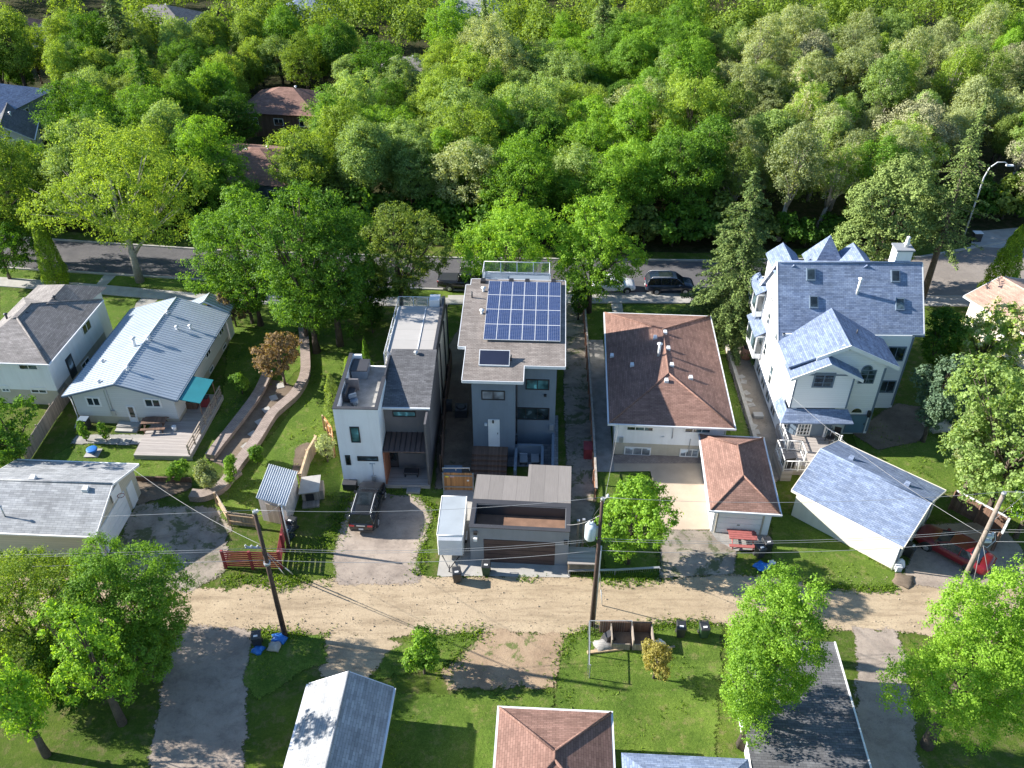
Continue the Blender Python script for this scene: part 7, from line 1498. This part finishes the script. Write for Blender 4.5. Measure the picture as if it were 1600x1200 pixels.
hero('hedge_bush', 'leafy hedge bush at the foot of the big bottom left trees, left end', (10, 165, 1000, 1090), .02, M['lf_dark'], 75, cat='bush', lobes=14, clusters=500, per=34, leaf=.13, clump=.32)
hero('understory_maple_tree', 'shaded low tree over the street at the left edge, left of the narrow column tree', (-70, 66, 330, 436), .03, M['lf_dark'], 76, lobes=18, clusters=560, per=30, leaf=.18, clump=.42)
hero('golden_bush', 'golden-leaved bush beside the compost bays', (998, 1052, 1005, 1060), .04, M['lf_yellow'], 38, cat='bush', lobes=10, clusters=260, per=18, leaf=.13, clump=.22)
hero('rhubarb_bush', 'low leafy clump left of the silver-grey bush', (255, 300, 722, 752), .02, M['lf_green'], 39, cat='bush', lobes=8, clusters=150, per=16, leaf=.16, clump=.2)
hero('lilac_bush', 'dark bush at the rear corner of the tall house garden', (1440, 1520, 605, 660), .03, M['lf_bluespruce'], 64, cat='bush', lobes=10, clusters=260, per=18, leaf=.18, clump=.28)
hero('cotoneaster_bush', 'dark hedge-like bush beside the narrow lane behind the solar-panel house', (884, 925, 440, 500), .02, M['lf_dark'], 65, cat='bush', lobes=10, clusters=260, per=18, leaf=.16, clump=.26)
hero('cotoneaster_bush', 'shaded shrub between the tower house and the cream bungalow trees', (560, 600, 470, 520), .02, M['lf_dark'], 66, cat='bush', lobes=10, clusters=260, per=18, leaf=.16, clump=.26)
hero('daylily_clump', 'leafy clump in front of the black tank at the cream bungalow corner', (118, 140, 655, 690), .02, M['lf_green'], 67, cat='bush', lobes=6, clusters=90, per=14, leaf=.14, clump=.16)
hero('daylily_clump', 'small leafy clump left of the cream bungalow steps', (150, 172, 660, 690), .02, M['lf_green'], 68, cat='bush', lobes=6, clusters=90, per=14, leaf=.14, clump=.16)
def foot(px, py): p = P(px, py); return (p.x, p.y)
Y = P(90, 447)[1]; put_tree('thuja_tree', 'tall narrow dark green column tree by the left pavement', 'tree', foot(92, 447), column(41, ZY(337, Y), 1.3, M['lf_thuja'], 16000, .15, .12))
Y = P(1548, 468)[1]; put_tree('thuja_tree', 'broad golden-green column tree by the pavement at the right', 'tree', foot(1553, 468), column(42, ZY(352, Y), 1.75, M['lf_thuja'], 16000, .17, .22, .7))
put_tree('columnar_maple_tree', 'reddish columnar shrub tree touching the white tower house', 'tree', foot(524, 650), column(43, 4.3, .75, M['lf_olive'], 3200, .15, .25))
put_tree('columnar_maple_tree', 'green columnar shrub tree behind the reddish one at the tower house', 'tree', foot(552, 628), column(44, 4.6, .8, M['lf_lime'], 3200, .15, .25))
put_tree('cypress_tree', 'thin pale green pointed conifer behind the tower house terrace', 'tree', foot(576, 592), column(45, 4.4, .6, M['lf_bright'], 2600, .14, .3, .9))
put_tree('spruce_tree', 'tall olive-green spruce between the brown roof and the tall house', 'tree', foot(1136, 520), spruce(46, 16.4, 5.0, M['lf_spruce'], 0.4, 27, 14, .27, 290))
put_tree('spruce_tree', 'tall dark spruce standing at the right rear corner of the tall house', 'tree', foot(1440, 468), spruce(47, 20.0, 4.0, M['lf_spruce'], 6.5, 24, 7, .26, 110, .4))
put_tree('pine_tree', 'broad bushy conifer rising right behind the tall house roof', 'tree', foot(1360, 452), deciduous(48, 5.0, 1.0, 14.0, M['lf_spruce'], lobes=34, clusters=1200, per=34, leaf=.22, clump=.5))
put_tree('spruce_tree', 'dark spruce at the upper left behind the elm', 'tree', (-47, 112), spruce(50, 15, 4.5, M['lf_spruce'], 1, 26, 11, .4, 44), m=M['lf_dark'])

# ------------------------------------------------------------------ the wood north of the street
WOODP = []
for i, (rx, z0, z1, kw) in enumerate(((3.6, 2.0, 11.5, {}), (4.2, 1.5, 12.5, {}), (3.0, 2.5, 11.0, {}), (4.6, 2.0, 11.0, {}), (3.4, 1.0, 9.0, {}), (2.6, 3.5, 12.0, dict(lean=(.8, .3))), (2.9, 4.0, 12.5, dict(lean=(1.6, -.4))))):
    WOODP.append(deciduous(100 + i, rx, z0, z1, M['lf_green'], M['bark_pale'] if i > 4 else None, lobes=26, clusters=650 if i < 5 else 400, per=36 if i < 5 else 28, leaf=.2 if i < 5 else .2, clump=.62, **kw))
BARE = [bare_tree(7, 9.5, 1.0, M['bark_grey']), bare_tree(8, 8.0, 1.2, M['bark_grey'])]
SPR = spruce(70, 14, 3.6, M['lf_spruce'], 1, 24, 10, .42, 36)
rd = random.Random(77); cnt = {}; allw = []
blocked = [(-75, 121, 12), (-72, 109, 8), (-63, 108, 7), (-62, 100, 4.5), (-33, 124, 8), (-31, 114, 4.5), (-31, 101, 9), (-18, 137, 8), (-23, 121, 6), (-24, 113, 3), (-47, 112, 3), (-90, 140, 8)]
COLN = {'lf_lime': 'lime-green', 'lf_bright': 'bright green', 'lf_green': 'mid-green', 'lf_dark': 'dark green', 'lf_olive': 'olive-green', 'lf_pale': 'fresh pale green', 'lf_sage': 'pale grey-green', 'lf_grey': 'grey twiggy', 'lf_blossom': 'cream-blossomed', 'lf_bluespruce': 'blue-green'}
PICK = {'L': [('lf_lime', 4), ('lf_green', 3), ('lf_dark', 1), ('lf_olive', 2), ('lf_bright', 3), ('lf_pale', 3)], 'M': [('lf_bright', 5), ('lf_green', 3), ('lf_lime', 3), ('lf_dark', 1), ('lf_pale', 3), ('lf_sage', 1)], 'R': [('lf_sage', 7), ('lf_pale', 3), ('lf_lime', 1), ('lf_green', 1), ('lf_olive', 3), ('lf_blossom', 2), ('lf_bright', 1), ('lf_grey', 2)]}
LAND = [(-200, 'above the left elm'), (-30, 'above the upper left green trees'), (-10, 'behind the tower house'), (6, 'behind the solar-panel house'), (18, 'behind the two parked cars'), (30, 'behind the olive spruce'), (44, 'behind the tall house'), (60, 'above the street lamp'), (400, 'at the far right edge')]
DEP = [(92, 'wood edge'), (97.5, 'second row'), (103, 'third row'), (108, 'fourth row'), (114, 'fifth row'), (120, 'sixth row'), (126, 'seventh row'), (133, 'eighth row'), (139, 'ninth row'), (400, 'rearmost row')]
def wood_tree(x, y, force=None):
    px = 800 + x * FPX / (y * math.cos(TH) + (CH - 6) * math.sin(TH)); z = 'L' if px < 560 else 'M' if px < 1130 else 'R'
    tot = sum(w for _, w in PICK[z]); k = rd.uniform(0, tot); mn = None
    for n_, w in PICK[z]:
        k -= w
        if k <= 0: mn = n_; break
    mn = mn or PICK[z][0][0]
    land = [t for lim, t in LAND if x < lim][0] if x < 400 else LAND[-1][1]; land = next(t for (lim, _), (_, t) in zip(LAND[1:] + [(1e9, '')], LAND) if x < lim); dep = next(t for lim, t in DEP if y < lim)
    pi = rd.choice((0, 1, 2, 3, 4)) if z != 'R' else rd.choice((0, 1, 2, 3, 5, 5, 6, 6)); s = rd.uniform(.66, 1.08); kind = 'aspen' if pi > 4 else 'leafy'
    shape = 'slender pale-trunked' if pi > 4 else ('broad' if pi in (1, 3) else 'low' if pi == 4 else 'upright')
    lb = '%s %s tree, %s %s' % (COLN[mn], shape, dep, land); g = None
    allw.append(1); cnt.setdefault(lb, []).append(put_tree('aspen_tree' if pi > 4 else 'woodland_tree', lb, 'tree', (x, y), WOODP[pi], s, s * rd.uniform(.85, 1.12), rd.uniform(0, 6.28) if pi < 5 else rd.uniform(-.5, .5), None, M[mn]))
for y0 in np.arange(88.0, 148.0, 5.0):
    half = 800 / FPX * (y0 * math.cos(TH) + CH * math.sin(TH)) + 6
    x = -half
    while x < half:
        xx, yy = x + rd.uniform(-1.9, 1.9), y0 + rd.uniform(-2.1, 2.1); x += (4.9 if y0 < 120 else 5.8) if len(allw) < 292 else 1e9
        lim = 90.5 - .02 * xx if xx < -10 else 87.0 if xx < 40 else 90.5
        if yy < lim: yy = lim + rd.uniform(0, 1.5)
        if 46 < xx < 56 and yy < 97: continue
        if any((xx - a) ** 2 + (yy - b_) ** 2 < c * c for a, b_, c in blocked): continue
        wood_tree(xx, yy)
for i, (px, py, pr, lb) in enumerate(((940, 300, 0, 'grey leafless tree in the wood behind the vivid yellow-green tree'), (1075, 290, 0, 'grey leafless tree left of the olive spruce top'), (1140, 310, 1, 'grey leafless thicket tree touching the olive spruce'), (1155, 285, 0, 'bare pale tree high above the olive spruce'), (1595, 300, 0, 'bare grey tree at the right edge of the wood'), (1290, 270, 1, 'bare pale tree above the left dormer of the tall house'), (1000, 262, 1, 'small leafless tree in the middle of the wood'), (600, 255, 0, 'bare tree behind the olive-tinged tree'))):
    p = P(px, py + 22); put_tree('dead_tree', lb, 'tree', (p.x, p.y), [BARE[pr], None], 1.0 + .05 * (i % 3), rz=i)
for i, (x, y, lb) in enumerate(((69, 118, 'brown-green spruce high in the wood at the right'), (-4, 132, 'dark spruce near the top of the wood in the centre'), (14, 140, 'dark spruce at the top right of centre'), (-60, 138, 'dark spruce behind the far left houses'))): put_tree('spruce_tree', lb, 'tree', (x, y), SPR, 1.0 + .1 * i, rz=i)
def ordinals(dct, grp):
    for lb, L_ in dct.items():
        L_.sort(key=lambda o: o.location.x / o.location.y)
        nm = [''] if len(L_) == 1 else [', left one', ', right one'] if len(L_) == 2 else [', leftmost', ', middle one', ', rightmost'] if len(L_) == 3 else [', ' + w + ' from left' for w in ('first', 'second', 'third', 'fourth', 'fifth', 'sixth', 'seventh', 'eighth', 'ninth', 'tenth', 'eleventh', 'twelfth', 'thirteenth', 'fourteenth', 'fifteenth', 'sixteenth', 'seventeenth', 'eighteenth', 'nineteenth', 'twentieth')][:len(L_)]
        for o, n_ in zip(L_, nm): o['group'] = grp; o['label'] = lb + n_
ordinals(cnt, 'trees of the wood north of the street')
# lower growth under the front edge of the wood
BUSH = [deciduous(140 + i, 1.9, .1, 3.2, M['lf_dark'], lobes=10, clusters=170, per=16, leaf=.3, clump=.4) for i in range(2)]
bl = {}
x = -64.0
while x < 66:
    yb_ = (89.6 - .035 * (x + 58)) if x < -6 else 85.4 if x < 44 else 92
    land = next(t for (lim, _), (_, t) in zip(LAND[1:] + [(1e9, '')], LAND) if x < lim); lb = 'low undergrowth bush at the wood edge ' + land
    bl.setdefault(lb, []).append(put_tree('undergrowth_bush', lb, 'bush', (x + rd.uniform(-.6, .6), yb_ + rd.uniform(0.3, 2.6)), BUSH[rd.randrange(2)], rd.uniform(.9, 1.7), rz=rd.uniform(0, 6), m=M[rd.choice(('lf_dark', 'lf_green', 'lf_dark', 'lf_olive'))])); x += rd.uniform(2.0, 3.2)
ordinals(bl, 'undergrowth bushes along the wood edge')
# the far wood that reads as one mass
rng = np.random.default_rng(9); C_ = []; O_ = []; S_ = []
for k in range(520):
    y = 147 + 150 * rng.random() ** 1.2; half = 800 / FPX * (y * math.cos(TH) + CH * math.sin(TH)) + 12; x = rng.uniform(-half, half)
    if any((x - a - 6) ** 2 + (y - b_ - 4) ** 2 < 81 for a, b_ in ((-100, 160), (-72, 165), (-45, 168), (-15, 172), (-115, 130))): continue
    h = rng.uniform(8, 13); r_ = rng.uniform(2.8, 4.6); n = 1500 if y < 215 else 600; d = rng.normal(size=(n, 3)); d /= np.linalg.norm(d, axis=1)[:, None]; d[:, 2] = np.abs(d[:, 2]) * 1.0 - .25
    ph = rng.uniform(0, 6, 3); rr = 1 + .22 * np.sin(d[:, 0] * 5 + ph[0]) + .2 * np.sin(d[:, 1] * 6 + ph[1]) + .15 * np.sin(d[:, 2] * 7 + ph[2])
    q = np.array([x, y, h * .5]) + d * np.array([r_, r_, h * .5]) * (rr * rng.uniform(.75, 1.05, n))[:, None]; C_.append(q); O_.append(d + np.array([0, 0, .3])); S_.append(np.full(n, .45 if y < 215 else .8))
C_ = np.vstack(C_); O_ = np.vstack(O_); S_ = np.concatenate(S_); me = leaf_mesh('far_wood', C_, O_, S_ * rng.uniform(.6, 1.2, len(C_)), M['lf_lime'], rng)
o = bpy.data.objects.new('far_wood', me); C.objects.link(o); tag(o, 'unbroken far wood closing the view above everything else', 'wood', kind='stuff')
